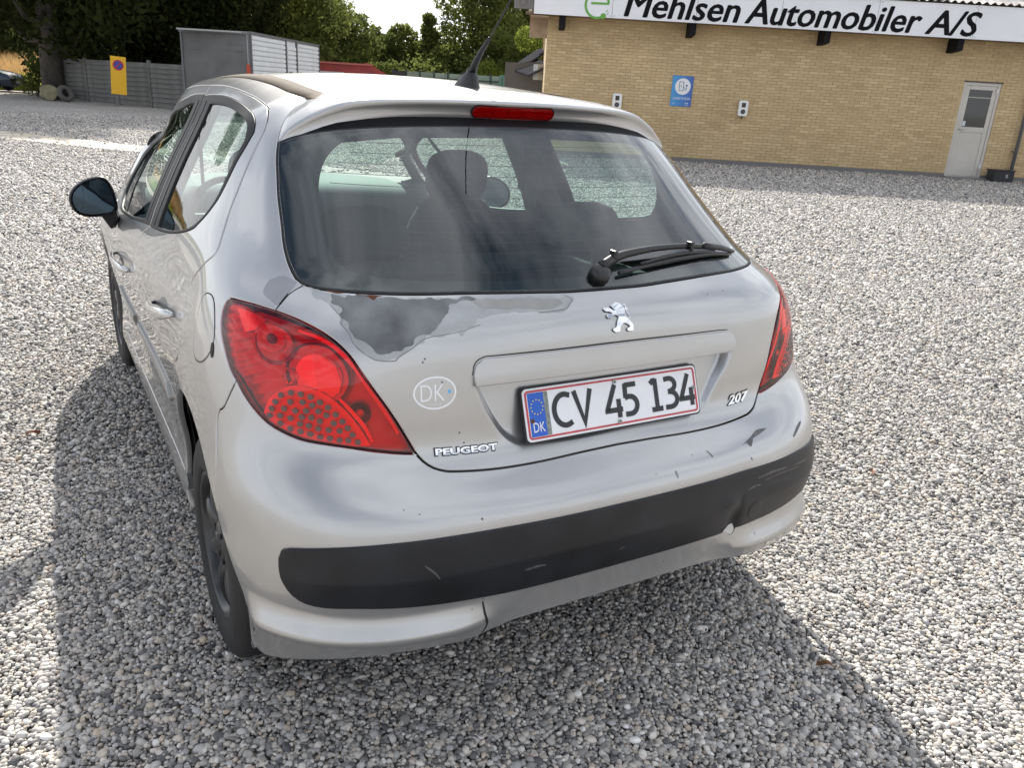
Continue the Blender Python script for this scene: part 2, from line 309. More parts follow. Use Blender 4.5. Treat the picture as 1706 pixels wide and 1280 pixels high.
# mortar core, with an opening for the door
S0,S1,ZT=-3.27,11.0,3.9; DS0,DS1,DZ=6.67,7.56,2.21
mb=MB()
def wbox(s0,s1,z0,z1,o0,o1,mi=0,b=None): (b or mb).box(wpt((s0+s1)/2,(z0+z1)/2,(o0+o1)/2),(s1-s0,o1-o0,z1-z0),WAX,mi)
wbox(S0,DS0,-.1,ZT,-.30,-.010); wbox(DS1,S1,-.1,ZT,-.30,-.010); wbox(DS0,DS1,DZ,ZT,-.30,-.010)
mb.build('wall',MORT,bld)
mb=MB(); wbox(S0,DS0,-.1,.09,-.02,.012); wbox(DS1,S1,-.1,.09,-.02,.012); mb.build('plinth',mat('plinth_grey',(.17,.165,.16),.9),bld)
mb=MB(); 
for z0,z1,s0,s1 in ((-.1,ZT,S0,S0+.3),): mb.box(wpt(S0+.15,1.9,-4.6),(.30,9.0,4.0),WAX)
mb.box(wpt(3.8,1.9,-8.9),(14.2,.3,4.0),WAX); mb.box(wpt(10.85,1.9,-4.5),(.30,8.7,4.0),WAX); mb.build('rear_wall',BM,bld)
bricks=[]; pitch,course=.240,.0667
nc=int((3.86-.10)/course)
for j in range(nc):
    z=.10+course*(j+.5); o=(j%2)*pitch/2
    k=0; s=S0-pitch/2+o
    while s<S1:
        a0=max(s+.006,S0-.004); a1=min(s+pitch-.006,S1); s+=pitch
        segs=[(a0,a1)]
        if z-course/2<DZ and a1>DS0 and a0<DS1:
            segs=[(a0,min(a1,DS0)),(max(a0,DS1),a1)]
        for p,q in segs:
            if q-p>.03: bricks.append((p,q,z))
def bdist(b):
    P=wpt((b[0]+b[1])/2,b[2]); vis=b[2]>(1.5-.155*((b[0]+b[1])/2+3.3)*1.25); full=abs(b[1]-b[0]-.228)<1e-3
    return np.linalg.norm(P-CAMP)+(0 if vis and full and b[2]<3.0 else 100)
bricks.sort(key=bdist)
bme=None
def brick_verts(L,h=.0555,d=.035):
    m_=MB(); m_.box((0,0,0),(L,d,h)); return m_
for i,(p,q,z) in enumerate(bricks[:290]):
    if bme is None:
        o=brick_verts(.228).build('brick',BM,None); bme=o.data
    else:
        o=bpy.data.objects.new('brick',bme); COL.objects.link(o)
    o.parent=bld
    P=wpt((p+q)/2,z,-.0175+random.uniform(-.0012,.0012))-parent_origin(bld)
    o.matrix_local=Matrix(((WD[0],WN[0],0,P[0]),(WD[1],WN[1],0,P[1]),(0,0,1,P[2]),(0,0,0,1)))
mb=MB()
for p,q,z in bricks[290:]:
    mb.box(wpt((p+q)/2,z,-.0175+random.uniform(-.0015,.0015)),(q-p,.035,.0555),WAX)
tag(mb.build('brickwork',BM,bld),kind='stuff')
# fascia boards (panels), overhanging
FW=mat('fascia_white',(.72,.73,.76),.35,var=(1.2,.05)); FO=.62
seams=[-3.62,-1.85,0.05,1.95,4.1,6.3,8.6,11.6]
for a,b in zip(seams[:-1],seams[1:]):
    m_=MB(); m_.box(wpt((a+b)/2,3.435,FO),(b-a-.008,.02,.70),WAX); bevel(m_.build('fascia_panel',FW,bld),.003,1)
m_=MB()
for a in seams[1:-1]:
    for z in (3.13,3.74): m_.box(wpt(a-.05,z,FO+.012),(.018,.006,.018),WAX); m_.box(wpt(a+.05,z,FO+.012),(.018,.006,.018),WAX)
m_.build('fascia_screws',mat('screw_grey',(.3,.3,.32),.5,.6),bld)
TW=mat('soffit_brown',(.19,.14,.10),.8,var=(6,.2))
# soffit boards under the overhang
for k in range(6):
    m_=MB(); m_.box(wpt(3.9,3.12,.04+k*.095),(15.4,.088,.018),WAX); m_.build('soffit_board',TW,bld)
# dark rafter ends / brackets
for s in (-2.95,.03,3.1,6.13,9.15):
    m_=MB(); m_.prism([wpt(s-.07,3.11,.02),wpt(s-.07,3.11,.52),wpt(s-.07,2.84,.52),wpt(s-.07,2.80,.02)],None,WD*.14); bevel(m_.build('rafter_end',mat('black_bracket',(.008,.008,.010),.8,spec=.2),bld),.004,1)
# corrugated roof
def corr(name,s0,s1,o0,z0,o1,z1,m,amp=.026,wl=.177,rows=4):
    ns=int((s1-s0)/wl*8); V=[];F=[]; R=rows+1
    d=np.array([o1-o0,z1-z0]); L=np.hypot(*d); nn=np.array([-d[1],d[0]])/L; nn=nn if nn[1]>0 else -nn
    for r in range(R):
        for t in (0,1) if 0<r<R-1 else (0,):
            f=r/(R-1); 
            for i in range(ns+1):
                s=s0+(s1-s0)*i/ns; h=amp*math.sin(2*math.pi*s/wl)+(.012 if t else 0)-(0.0)
                V.append(wpt(s,z0+d[1]*f+nn[1]*h,o0+d[0]*f+nn[0]*h))
    nr=len(V)//(ns+1)
    for r in range(nr-1):
        for i in range(ns): F.append((r*(ns+1)+i,r*(ns+1)+i+1,(r+1)*(ns+1)+i+1,(r+1)*(ns+1)+i))
    return mesh_obj(name,V,F,m,bld,smooth=True)
RM=mat('roof_cement',(.46,.43,.41),.85,var=(2.2,.35,8),bump=(25,.4,.01))
corr('roof',-3.85,11.7,.70,3.83,-4.3,5.45,RM); corr('roof_back',-3.85,11.7,-4.3,5.45,-9.4,3.83,RM)
m_=MB()
for s in np.arange(-3.2,11,2.15):
    for k in range(5):
        c=wpt(s+random.uniform(-.12,.12),3.88+random.uniform(0,.02),.56+random.uniform(-.12,.04)); r=random.uniform(.05,.11)
        bm=bmesh.new(); bmesh.ops.create_icosphere(bm,subdivisions=2,radius=r)
        vs=[np.array(v.co)*[1.2,1,.5]*(1+random.uniform(-.25,.25))+c for v in bm.verts]; m_.add(vs,[tuple(v.index for v in f.verts) for f in bm.faces]); bm.free()
tag(m_.build('roof_moss',mat('moss_dark',(.05,.048,.035),.95,bump=(60,.8,.01)),bld),kind='stuff')
# gable end, left: brown box soffit and grey barge board
GB=mat('barge_grey',(.17,.16,.155),.7)
m_=MB(); m_.prism([wpt(-3.92,3.27,.56),wpt(-3.92,3.42,.56),wpt(-3.92,5.42,-4.3),wpt(-3.92,5.27,-4.3)],None,WD*.1); m_.box(wpt(-3.85,3.36,.45),(.45,.10,.34),WAX); m_.build('barge_board',GB,bld)
SO=mat('soffit_pine',(.33,.235,.15),.8,var=(5,.2))
m_=MB(); m_.prism([wpt(-3.70,2.62,-.1),wpt(-3.70,3.20,-.1),wpt(-3.70,3.45,-.8),wpt(-3.70,2.75,-.8)],None,WD*.42); m_.build('gable_soffit',SO,bld)
for k in range(6):
    m_=MB(); m_.box(wpt(-3.46,3.05,.52-k*.095),(.42,.07,.02),WAX); m_.build('soffit_lath',SO,bld)
# sign lettering on the fascia
BK=mat('sign_black',(.006,.006,.008),.8,spec=.15)
fo=FO+.0105
LET=[('Mehlsen',-1.57,1.01),('Automobiler',1.16,5.09),('A/S',5.23,6.40)]
for w_s,a_,b_ in LET: text_obj('sign_lettering',w_s,BK,bld,wpt(a_,3.14,fo),WD,UP,WN,b_-a_,.52 if w_s!='A/S' else .50,bold=.0,shear=.22,heavy=.036)
# green plug emblem: an e drawn as a cable
GE=mat('emblem_green',(.10,.33,.035),.4)
c0=np.array([-2.20,3.34]); m_=MB(); pts=[]
for k in range(27):
    a=math.radians(8+ k*(300-8)/26); pts.append(wpt(c0[0]+.26*math.cos(a),c0[1]+.27*math.sin(a),fo+.002))
pts2=[wpt(c0[0]-.14,c0[1]+.03,fo+.002),wpt(c0[0]+.26,c0[1]+.035,fo+.002)]
def ribbon(pts,w,b):
    P=[np.array(p) for p in pts]; V=[];F=[]
    for i,p in enumerate(P):
        t=P[min(i+1,len(P)-1)]-P[max(i-1,0)]; t/=np.linalg.norm(t); q=np.cross(t,WN); V+= [p+q*w/2,p-q*w/2]
    n=len(P); V2=[v+WN*.004 for v in V]
    for i in range(n-1): F.append((2*n+2*i,2*n+2*i+1,2*n+2*i+3,2*n+2*i+2)); F.append((2*i,2*i+2,2*n+2*i+2,2*n+2*i)); F.append((2*i+1,2*n+2*i+1,2*n+2*i+3,2*i+3))
    b.add(V+V2,F)
ribbon(pts,.05,m_); ribbon(pts2,.045,m_)
pc=wpt(c0[0]+.155,c0[1]-.225,fo+.002)
m_.add(*(lambda P:(P,[tuple(range(12))]))([pc+WN*.006+(WD*math.cos(a)+UP*math.sin(a))*.062 for a in np.linspace(0,2*math.pi,13)[:-1]]))
for dd in (-.025,.03): 
    q=pc+WD*(.06-dd*.4)+UP*(.05+dd); ribbon([q,q+WD*.045+UP*.05],.014,m_)
m_.build('sign_emblem',GE,bld)
# door with frame, glazing, panel
DW=mat('door_grey_white',(.52,.49,.44),.45,var=(3,.05)); d_=MB()
def dbox(s0,s1,z0,z1,o0,o1): d_.box(wpt((s0+s1)/2,(z0+z1)/2,(o0+o1)/2),(s1-s0,o1-o0,z1-z0),WAX)
dbox(DS0,DS0+.07,.0,DZ,-.10,-.02); dbox(DS1-.07,DS1,0,DZ,-.10,-.02); dbox(DS0+.07,DS1-.07,DZ-.07,DZ,-.10,-.02); dbox(DS0+.07,DS1-.07,.0,.05,-.10,-.02)
dr=d_.build('door_frame',DW,bld)
d_=MB(); a0,a1,z0,z1=DS0+.075,DS1-.075,.055,DZ-.075
dbox(a0,a0+.10,z0,z1,-.085,-.03); dbox(a1-.10,a1,z0,z1,-.085,-.03); dbox(a0+.10,a1-.10,z1-.09,z1,-.085,-.03); dbox(a0+.10,a1-.10,z0,z0+.17,-.085,-.03); dbox(a0+.10,a1-.10,1.08,1.20,-.085,-.03)
door=bevel(d_.build('door',DW,bld),.004,1)
d_=MB(); dbox(a0+.095,a1-.095,z0+.16,1.085,-.07,-.045); d_.build('door_panel',DW,door)
d_=MB(); dbox(a0+.09,a1-.09,1.19,z1-.08,-.062,-.05); d_.build('door_glass',mat('dark_pane',(.015,.017,.016),.05,spec=.7),door)
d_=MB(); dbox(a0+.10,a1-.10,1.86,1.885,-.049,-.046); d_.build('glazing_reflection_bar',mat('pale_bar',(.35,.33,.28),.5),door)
d_=MB(); dbox(a0+.11,a0+.18,1.22,1.33,-.0495,-.047); d_.build('door_sticker',mat('sticker_pale',(.55,.62,.66),.5),door)
d_=MB(); d_.tube([wpt(a0+.05,1.14,-.03),wpt(a0+.05,1.14,.02),wpt(a0+.16,1.14,.02)],.010); d_.build('door_handle',mat('handle_steel',(.45,.45,.45),.3,.9),door)
d_=MB(); dbox(a1-.02,a1+.03,1.98,2.08,-.03,-.0); dbox(a1-.02,a1+.03,.25,.34,-.03,0); d_.build('door_hinge',mat('hinge_white',(.6,.6,.58),.4),door)
d_=MB(); dbox(DS0-.05,DS1+.05,-.02,.035,-.2,.25); d_.build('door_step',mat('step_stone',(.20,.195,.19),.9),bld)
d_=MB(); dbox(DS0-.02,DS1+.02,DZ,DZ+.02,-.03,.012); d_.build('door_lintel_strip',mat('lintel_dark',(.05,.045,.04),.8),bld)
# downpipe
m_=MB(); m_.tube([wpt(8.22,.02,.10),wpt(8.22,2.9,.10),wpt(8.20,3.05,.3),wpt(8.18,3.12,.55)],.042,12)
for z in (.7,1.9): m_.box(wpt(8.22,z,.06),(.11,.10,.03),WAX)
tag(m_.build('downpipe',mat('zinc_grey',(.20,.21,.22),.5,.3),None,smooth=True,origin=wpt(8.22,0,.1)),'grey downpipe fixed to the brick wall right of the door','downpipe')
# crate at the foot of the pipe
cr=empty('plastic_crate',wpt(7.86,0,.32),'black plastic crate on the gravel beside the door step','crate')
m_=MB(); 
for a,b,c,d in ((-.24,-.21,-.17,.17),(.21,.24,-.17,.17),(-.21,.21,-.17,-.14),(-.21,.21,.14,.17)): m_.box(wpt(7.86+(a+b)/2,.14,.32+(c+d)/2),(b-a,d-c,.26),WAX)
m_.box(wpt(7.86,.02,.32),(.44,.30,.02),WAX); bevel(m_.build('crate_body',mat('crate_black',(.012,.014,.018),.4),cr),.006)
m_=MB(); m_.box(wpt(7.86,.265,.32),(.52,.38,.025),WAX); bevel(m_.build('crate_rim',mat('crate_black'),cr),.006)
text_obj('crate_mark','S',mat('mark_pale',(.5,.55,.6),.5),cr,wpt(7.90,.10,.32+.171),WD,UP,WN,.06,.08,ext=.001)
# chargers
def charger(s,label,z=1.13):
    t=empty('wall_charger',wpt(s,z,0),label,'charger','white charging boxes on the brick wall')
    m_=MB(); n=20; prof=[]
    def rr(w,h,r):
        P=[]
        for cx,cz,a0 in ((w/2-r,h/2-r,0),(-w/2+r,h/2-r,90),(-w/2+r,-h/2+r,180),(w/2-r,-h/2+r,270)):
            for k in range(5): a=math.radians(a0+k*22.5); P.append((cx+r*math.cos(a),cz+r*math.sin(a)))
        return P
    zc_=z+.18; P=rr(.225,.36,.045)
    m_.prism([wpt(s+x,zc_+y,.0) for x,y in P],None,WN*.10); bevel(m_.build('charger_case',mat('case_white',(.75,.75,.73),.3),t),.012,2,60)
    m_=MB(); m_.prism([wpt(s+x+.0,zc_+.075+y,.1005) for x,y in rr(.095,.105,.008)],None,WN*.004); m_.build('display',mat('screen_black',(.01,.01,.012),.1),t)
    m_=MB(); m_.prism([wpt(s+.055*math.cos(a),zc_-.075+.055*math.sin(a),.1005) for a in np.linspace(0,6.283,21)[:-1]],None,WN*.008); so_=m_.build('socket',mat('socket_black',(.015,.015,.018),.4),t)
    m_=MB(); m_.prism([wpt(s+.036*math.cos(a),zc_-.075+.036*math.sin(a),.109) for a in np.linspace(0,6.283,17)[:-1]],None,WN*.003); m_.build('socket_cover',mat('socket_grey',(.06,.06,.065),.4),so_)
    m_=MB(); m_.tube([wpt(s,z-.0,.05),wpt(s,z-.06,.04)],.016); m_.build('cable_gland',mat('gland_black',(.02,.02,.02),.5),t)
charger(-1.50,'white wall charger left of the blue charging sign, half behind the car roof')
charger(1.53,'white wall charger right of the blue charging sign, midway to the door',1.14)
# blue charging sign
sg=empty('charging_sign',wpt(.03,1.28,0),'blue sign plate with white disc and charging post pictogram on the brick wall','sign')
m_=MB(); m_.box(wpt(.03,1.625,.012),(.50,.012,.69),WAX)
bm_=bpy.data.materials.new('sign_blue'); bm_.use_nodes=True; t_=bm_.node_tree; b_n=t_.nodes['Principled BSDF']; tcn=t_.nodes.new('ShaderNodeTexCoord'); gr=t_.nodes.new('ShaderNodeSeparateXYZ'); rpn=t_.nodes.new('ShaderNodeValToRGB')
t_.links.new(tcn.outputs['Generated'],gr.inputs[0]); t_.links.new(gr.outputs['X'],rpn.inputs[0]); t_.links.new(rpn.outputs[0],b_n.inputs['Base Color']); rpn.color_ramp.elements[0].color=(.05,.30,.62,1); rpn.color_ramp.elements[1].color=(.035,.10,.38,1); b_n.inputs['Roughness'].default_value=.35
bevel(m_.build('sign_plate',bm_,sg),.004,1)
SWh=mat('sign_white',(.75,.76,.78),.4)
def disc(s,z,r,off,th,m,name,par,n=28):
    q=MB(); q.prism([wpt(s+r*math.cos(a),z+r*math.sin(a),off) for a in np.linspace(0,2*math.pi,n+1)[:-1]],None,WN*th); return q.build(name,m,par)
disc(.04,1.73,.185,.0185,.002,SWh,'sign_disc',sg)
m_=MB(); NV=mat('pict_navy',(.03,.05,.16),.4)
for s0,s1,z0,z1 in ((-.05,.06,1.63,1.642),(-.05,.06,1.828,1.84),(-.05,-.038,1.642,1.828),(.048,.06,1.642,1.828),(.06,.10,1.70,1.71),(.09,.10,1.65,1.70),(.10,.13,1.65,1.66),(.125,.135,1.66,1.74),(.11,.15,1.74,1.775)): m_.box(wpt((s0+s1)/2,(z0+z1)/2,.0215),(s1-s0,.002,z1-z0),WAX)
m_.build('sign_pictogram',NV,sg)
m_=MB(); m_.prism([wpt(.012,1.775,.0208),wpt(-.012,1.73,.0208),wpt(.003,1.73,.0208),wpt(-.004,1.69,.0208),wpt(.022,1.742,.0208),wpt(.007,1.742,.0208)],None,WN*.002); m_.build('sign_bolt',GE,sg)
text_obj('sign_text','LADESTATION',SWh,sg,wpt(-.16,1.435,.0185),WD,UP,WN,.40,.052,bold=.0,ext=.0008)
for s in (.15,.195): disc(s,1.355,.014,.0185,.001,SWh,'sign_dot',sg,10)
text_obj('sign_text','clever',SWh,sg,wpt(-.165,1.335,.0185),WD,UP,WN,.055,.025,ext=.0006)
text_obj('sign_text','parking',SWh,sg,wpt(.14,1.305,.0185),WD,UP,WN,.08,.018,ext=.0006)
# annex roofs seen past the left corner
an=empty('annex_building',(21,33,0),'low grey roofed annex glimpsed behind the garage corner','building')
GR=mat('felt_roof',(.05,.05,.055),1.,spec=0.,var=(1,.15)); ANW=mat('annex_wall',(.10,.085,.07),.85)
x0=at(918,150,27); 
def slab(p,q,w,th,m,name):
    p=np.array(p);q=np.array(q); u=(q-p)/np.linalg.norm(q-p); wv=np.array([w[0],w[1],w[2]]); b=MB(); b.prism([p,q,q+wv,p+wv],None,(0,0,th)); return b.build(name,m,an)
P1=at(884,105,28); P2=at(925,78,28)
slab(P1,P2,(1.5,3.6,.0),.06,GR,'annex_roof'); 
P3=at(880,128,25); P4=at(925,108,25); slab(P3,P4,(1.5,3.6,.2),.06,GR,'annex_roof')
m_=MB(); p=at(912,140,26.5); m_.box((p[0]+.6,p[1]+1.3,1.1),(1.3,2.6,2.3)); m_.build('annex_wall',ANW,an)
m_=MB(); p=at(899,120,25.3); m_.box((p[0],p[1],p[2]),(.28,.25,.42)); m_.build('annex_lamp_box',mat('box_pale',(.5,.5,.48),.6),an)
# ---------------- fence ----------------
FM=mat('fence_wood',(.14,.14,.13),.85,var=(3,.3)); FP0=np.array([.35,39.4,0]); FP1=np.array([4.25,32.7,0]); fd=(FP1-FP0)/np.linalg.norm(FP1-FP0); fl=np.linalg.norm(FP1-FP0); fnn=np.array([-fd[1],fd[0],0.]); fnn=fnn if fnn@(CAMP-FP0)>0 else -fnn
fen=empty('louvre_fence',FP0,'dark grey slatted wooden fence between the big tree and the grey box body','fence')
nb=4; bl=fl/nb; sme=None
for b in range(nb):
    for k in range(9):
        s0=bl*b+.06; c=FP0+fd*(s0+(bl-.12)/2+random.uniform(-.01,.01))+UP*(.13+k*.172+random.uniform(-.006,.006))
        if sme is None:
            q=MB(); q.box((0,0,0),(bl-.12,.022,.180)); o=bevel(q.build('slat',FM,None),.003,1); o0=o; sme=o.data
        else: o=bpy.data.objects.new('slat',sme); COL.objects.link(o)
        o.parent=fen; tilt=math.radians(14); Mx=np.array([fd,fnn*math.cos(tilt)-UP*math.sin(tilt)*0+UP*math.sin(tilt)*.0,UP]); 
        P=c-FP0; yv=fnn*math.cos(tilt)+UP*math.sin(tilt); zv=UP*math.cos(tilt)-fnn*math.sin(tilt)
        o.matrix_local=Matrix(((fd[0],yv[0],zv[0],P[0]),(fd[1],yv[1],zv[1],P[1]),(fd[2],yv[2],zv[2],P[2]),(0,0,0,1)))
for b in range(nb+1):
    q=MB(); q.box(FP0+fd*bl*b+UP*.83,(.10,.10,1.72),[fd,fnn,UP]); bevel(q.build('post',FM,fen),.005,1)
# yellow no-parking sign
sp_=np.array([2.05,34.3,0]); sn=(CAMP-sp_); sn[2]=0; sn/=np.linalg.norm(sn); sx=np.cross(UP,sn); 
sg2=empty('parking_sign',sp_,'tall yellow plate with no parking roundel on a post before the fence','sign')
YEL=mat('sign_yellow',(.78,.43,.01),.5); ttl=math.radians(-3.5); sx2=sx*math.cos(ttl)+UP*math.sin(ttl); su2=np.cross(sn,sx2)
q=MB(); q.tube([sp_+UP*0,sp_+UP*1.5],.025); q.build('post',mat('post_grey',(.2,.2,.2),.6),sg2)
scn=at(197.5,125.5,35.4)+sn*.05; 
q=MB(); q.box(scn,(.52,.02,1.32),[sx2,sn,su2]); bevel(q.build('sign_plate',YEL,sg2),.004,1)
def disc3(c,r,m,name,par,th): 
    q=MB(); q.prism([c+r*(math.cos(a)*sx2+math.sin(a)*su2) for a in np.linspace(0,2*math.pi,25)[:-1]],None,sn*th); return q.build(name,m,par)
cc=scn+su2*.36+sn*.0105; disc3(cc,.185,mat('sign_red',(.45,.02,.03),.5),'roundel_red',sg2,.003); disc3(cc+sn*.003,.14,mat('sign_bluep',(.04,.05,.30),.5),'roundel_blue',sg2,.003)
q=MB(); q.box(cc+sn*.0075,(.30,.003,.035),[(sx2+su2)/1.4142,sn,(su2-sx2)/1.4142]); q.build('roundel_bar',mat('sign_red'),sg2)
# log and tyre by the tree
lc=ground_at(83,161); lc=at(81.5,151.5,38.6); ln=(CAMP-lc); ln[2]=0; ln/=np.linalg.norm(ln); lx=np.cross(UP,ln); 
lg=empty('cut_log',np.array([lc[0],lc[1],0]),'thick log lying cut face forward at the foot of the big tree','log')
n=24; rr_=[.33*(1+.06*math.sin(3*a)+.03*math.sin(5*a+1)) for a in np.linspace(0,2*math.pi,n+1)[:-1]]
ring=lambda off,sc: [np.array([lc[0],lc[1],.30])+lx*r*sc*math.cos(a)+UP*r*sc*.9*math.sin(a)-ln*off for a,r in zip(np.linspace(0,2*math.pi,n+1)[:-1],rr_)]
q=MB(); q.add(ring(0,1)+ring(1.6,1.02),[(i,(i+1)%n,n+(i+1)%n,n+i) for i in range(n)]+[tuple(range(n,2*n))]); q.build('bark',mat('log_bark',(.09,.07,.05),.95,bump=(12,.9,.03)),lg,smooth=True)
q=MB(); q.add(ring(-.004,.97),[tuple(range(n))[::-1]]); q.build('cut_face',mat('log_face',(.26,.24,.15),.9,var=(6,.25)),lg)
tcn_=at(109,155.5,38.0); tcn_[2]=.30
ty=empty('old_tyre',np.array([tcn_[0],tcn_[1],0]),'worn grey tyre leaning on edge beside the cut log','tyre')
ta=np.array([.45,-.80,.40]); ta/=np.linalg.norm(ta); tb=np.cross(ta,UP); tb/=np.linalg.norm(tb); tcx=np.cross(tb,ta)
q=MB(); nu,nv=28,12; V=[];F=[]
for i in range(nu):
    for j in range(nv):
        a=2*math.pi*i/nu;b=2*math.pi*j/nv; R=.235+.095*math.cos(b); V.append(tcn_+(tb*math.cos(a)+tcx*math.sin(a))*R+ta*.10*math.sin(b))
for i in range(nu):
    for j in range(nv): F.append((i*nv+j,((i+1)%nu)*nv+j,((i+1)%nu)*nv+(j+1)%nv,i*nv+(j+1)%nv))
q.add(V,F); q.build('tyre_body',mat('old_rubber',(.10,.095,.085),.9),ty,smooth=True)
# ---------------- box body ----------------
C1,C2,C3=[at(300,185,33),at(415,190,31.5),at(530,140,40)]
C1=at(300,50,33);C2=at(415,55,31.5);C3=at(530,75,40); H=2.74
for C in (C1,C2,C3): C[2]=0
bx=empty('box_trailer',C2,'grey fronted box body with pale ribbed metal side beyond the car roof','trailer')
fd1=(C2-C1);L1=np.linalg.norm(fd1);fd1/=L1; fd2=(C3-C2);L2=np.linalg.norm(fd2);fd2/=L2; n1_=np.array([fd1[1],-fd1[0],0.]); n1_=n1_ if n1_@(CAMP-C2)>0 else -n1_; n2_=np.array([fd2[1],-fd2[0],0.]); n2_=n2_ if n2_@(CAMP-C2)>0 else -n2_
GF=mat('box_grey',(.125,.125,.122),.7,var=(1.5,.2)); WS=mat('box_white',(.62,.64,.66),.45,.0,var=(2,.06))
q=MB(); q.box((C1+C2)/2+UP*H/2-n1_*.02,(L1,.04,H-.1),[fd1,n1_,UP]); fr_=q.build('front_panel',GF,bx)
q=MB(); 
for s in (.03,L1-.03): q.box(C1+fd1*s+UP*H/2+n1_*.015,(.06,.05,H),[fd1,n1_,UP])
q.box(C1+fd1*L1/2+UP*(H-.03)+n1_*.02,(L1+.06,.08,.07),[fd1,n1_,UP]); q.build('front_trim',mat('trim_grey2',(.14,.145,.15),.6),bx)
q=MB()
for s in (.45,L1-.55): 
    for z in (2.15,2.35): q.box(C1+fd1*s+UP*z+n1_*.012,(.6,.02,.02),[fd1,n1_,UP])
q.build('front_ribs',mat('trim_grey2'),bx)
rows=12
def rib(s0,s1,zt):
    k=0; z=.55
    while z<zt-.05:
        q=MB(); q.prism([C2+fd2*s0+UP*z+n2_*.0,C2+fd2*s0+UP*(z+.155)+n2_*.0,C2+fd2*s0+UP*(z+.12)+n2_*.045,C2+fd2*s0+UP*(z+.03)+n2_*.045],None,fd2*(s1-s0)); q.build('side_panel',WS,bx); z+=.165
rib(.12,L2*.44,H-.1); rib(L2*.47,L2*.60,H-.3); rib(L2*.63,L2-.1,H-.1)
q=MB(); q.box(C2+fd2*L2/2+UP*H/2-n2_*.05,(L2,.08,H-.08),[fd2,n2_,UP]); q.build('side_wall',WS,bx)
q=MB()
for s in (.04,L2*.455,L2*.615,L2-.04): q.box(C2+fd2*s+UP*H/2+n2_*.02,(.09,.07,H-.04),[fd2,n2_,UP])
q.box(C2+fd2*L2/2+UP*(H-.0)+n2_*.01,(L2+.05,.08,.08),[fd2,n2_,UP]); q.build('side_frame',mat('frame_dark',(.10,.10,.105),.6),bx)
q=MB(); q.box(C2+fd2*L2/2-n2_*1.25+UP*(H+.0),(L2,2.5,.05),[fd2,n2_,UP]); q.build('roof',mat('box_roof',(.35,.35,.35),.6),bx)
for s in (L2*.51,L2*.66):
    q=MB(); q.box(C2+fd2*s+UP*1.55+n2_*.06,(.22,.03,.06),[fd2,n2_,UP]); q.build('door_catch',mat('catch_black',(.02,.02,.02),.5),bx)
q=MB(); q.box(C2-fd1*.06+UP*1.35+n1_*.05,(.13,.03,.75),[fd1,n1_,UP]); q.build('red_marker',mat('marker_red',(.45,.05,.02),.5),bx)
# red skip / ramp
RP=[at(532,105,44),at(600,107,44),at(612,104,44),at(645,124,44)]; d0=RP[0];d1=RP[3]
rs=empty('red_skip',np.array([d0[0],d0[1],0]),'dark red steel skip with raised rim behind the box body','skip')
RD=mat('skip_red',(.26,.025,.02),.5,var=(3,.2)); 
def zz(p,z): return np.array([p[0],p[1],z])
q=MB(); hor=(RP[3]-RP[0]); hor[2]=0; hh=hor/np.linalg.norm(hor); bk=np.array([-hh[1],hh[0],0.]); bk=bk if bk[1]>0 else -bk
q.prism([zz(RP[0]-hh*1.5,.3),zz(RP[0]-hh*1.5,RP[0][2]),RP[1],RP[2],RP[3],zz(RP[3],.3)],None,bk*2.2); q.build('skip_body',RD,rs)
q=MB(); q.box((zz(RP[0],RP[0][2])+RP[1])/2-bk*.05+UP*.03,(3.2,.12,.08),[hh,bk,UP]); q.build('skip_rim',mat('rim_red',(.40,.10,.08),.5),rs)
q=MB(); q.box(at(545,120,43.4),(1.6,.08,.09),[hh,bk,UP]); q.build('skip_rail',mat('rail_white',(.5,.5,.5),.5),rs)
# pale green container row
A_=at(655,119,48);B_=at(842,129,46); cd=(B_-A_); cd[2]=0; cl=np.linalg.norm(cd); cd/=cl; cn=np.array([cd[1],-cd[0],0.]); cn=cn if cn@(CAMP-A_)>0 else -cn
cw=empty('steel_hoarding',zz(A_,0),'row of pale green steel panels below the tree line beyond the car roof','hoarding')
PG=mat('panel_green',(.26,.33,.26),.6,var=(2,.15)); FRM=mat('frame_green',(.05,.07,.06),.6); npn=8
for k in range(npn):
    q=MB(); q.box(A_*[1,1,0]+cd*cl*(k+.5)/npn+UP*1.0,(cl/npn-.08,.05,2.0),[cd,cn,UP]); q.build('panel',PG if k>0 else mat('panel_dark',(.05,.06,.065),.6),cw)
    q=MB(); q.box(A_*[1,1,0]+cd*cl*(k)/npn+UP*1.05+cn*.06,(.07,.09,2.1),[cd,cn,UP]); q.build('frame_post',FRM,cw)
    q=MB(); q.box(A_*[1,1,0]+cd*cl*(k+.5)/npn+UP*1.72+cn*.06,(cl/npn-.09,.05,.06),[cd,cn,UP]); q.build('frame_rail',FRM,cw)
E_=at(852,128,45.5); tk=empty('green_tank',zz(E_,0),'mint green container end right of the steel panels','container')
q=MB(); q.box(zz(E_,1.0),(.95,1.4,2.1),[cd,cn,UP]); bevel(q.build('tank_body',mat('mint',(.13,.25,.19),.6),tk),.03,2)
q=MB()
for i in (-.3,0,.3): q.box(zz(E_,1.0)+cd*i+cn*.72,(.05,.05,2.0),[cd,cn,UP])
q.build('tank_rib',mat('mint_dark',(.08,.17,.13),.6),tk)
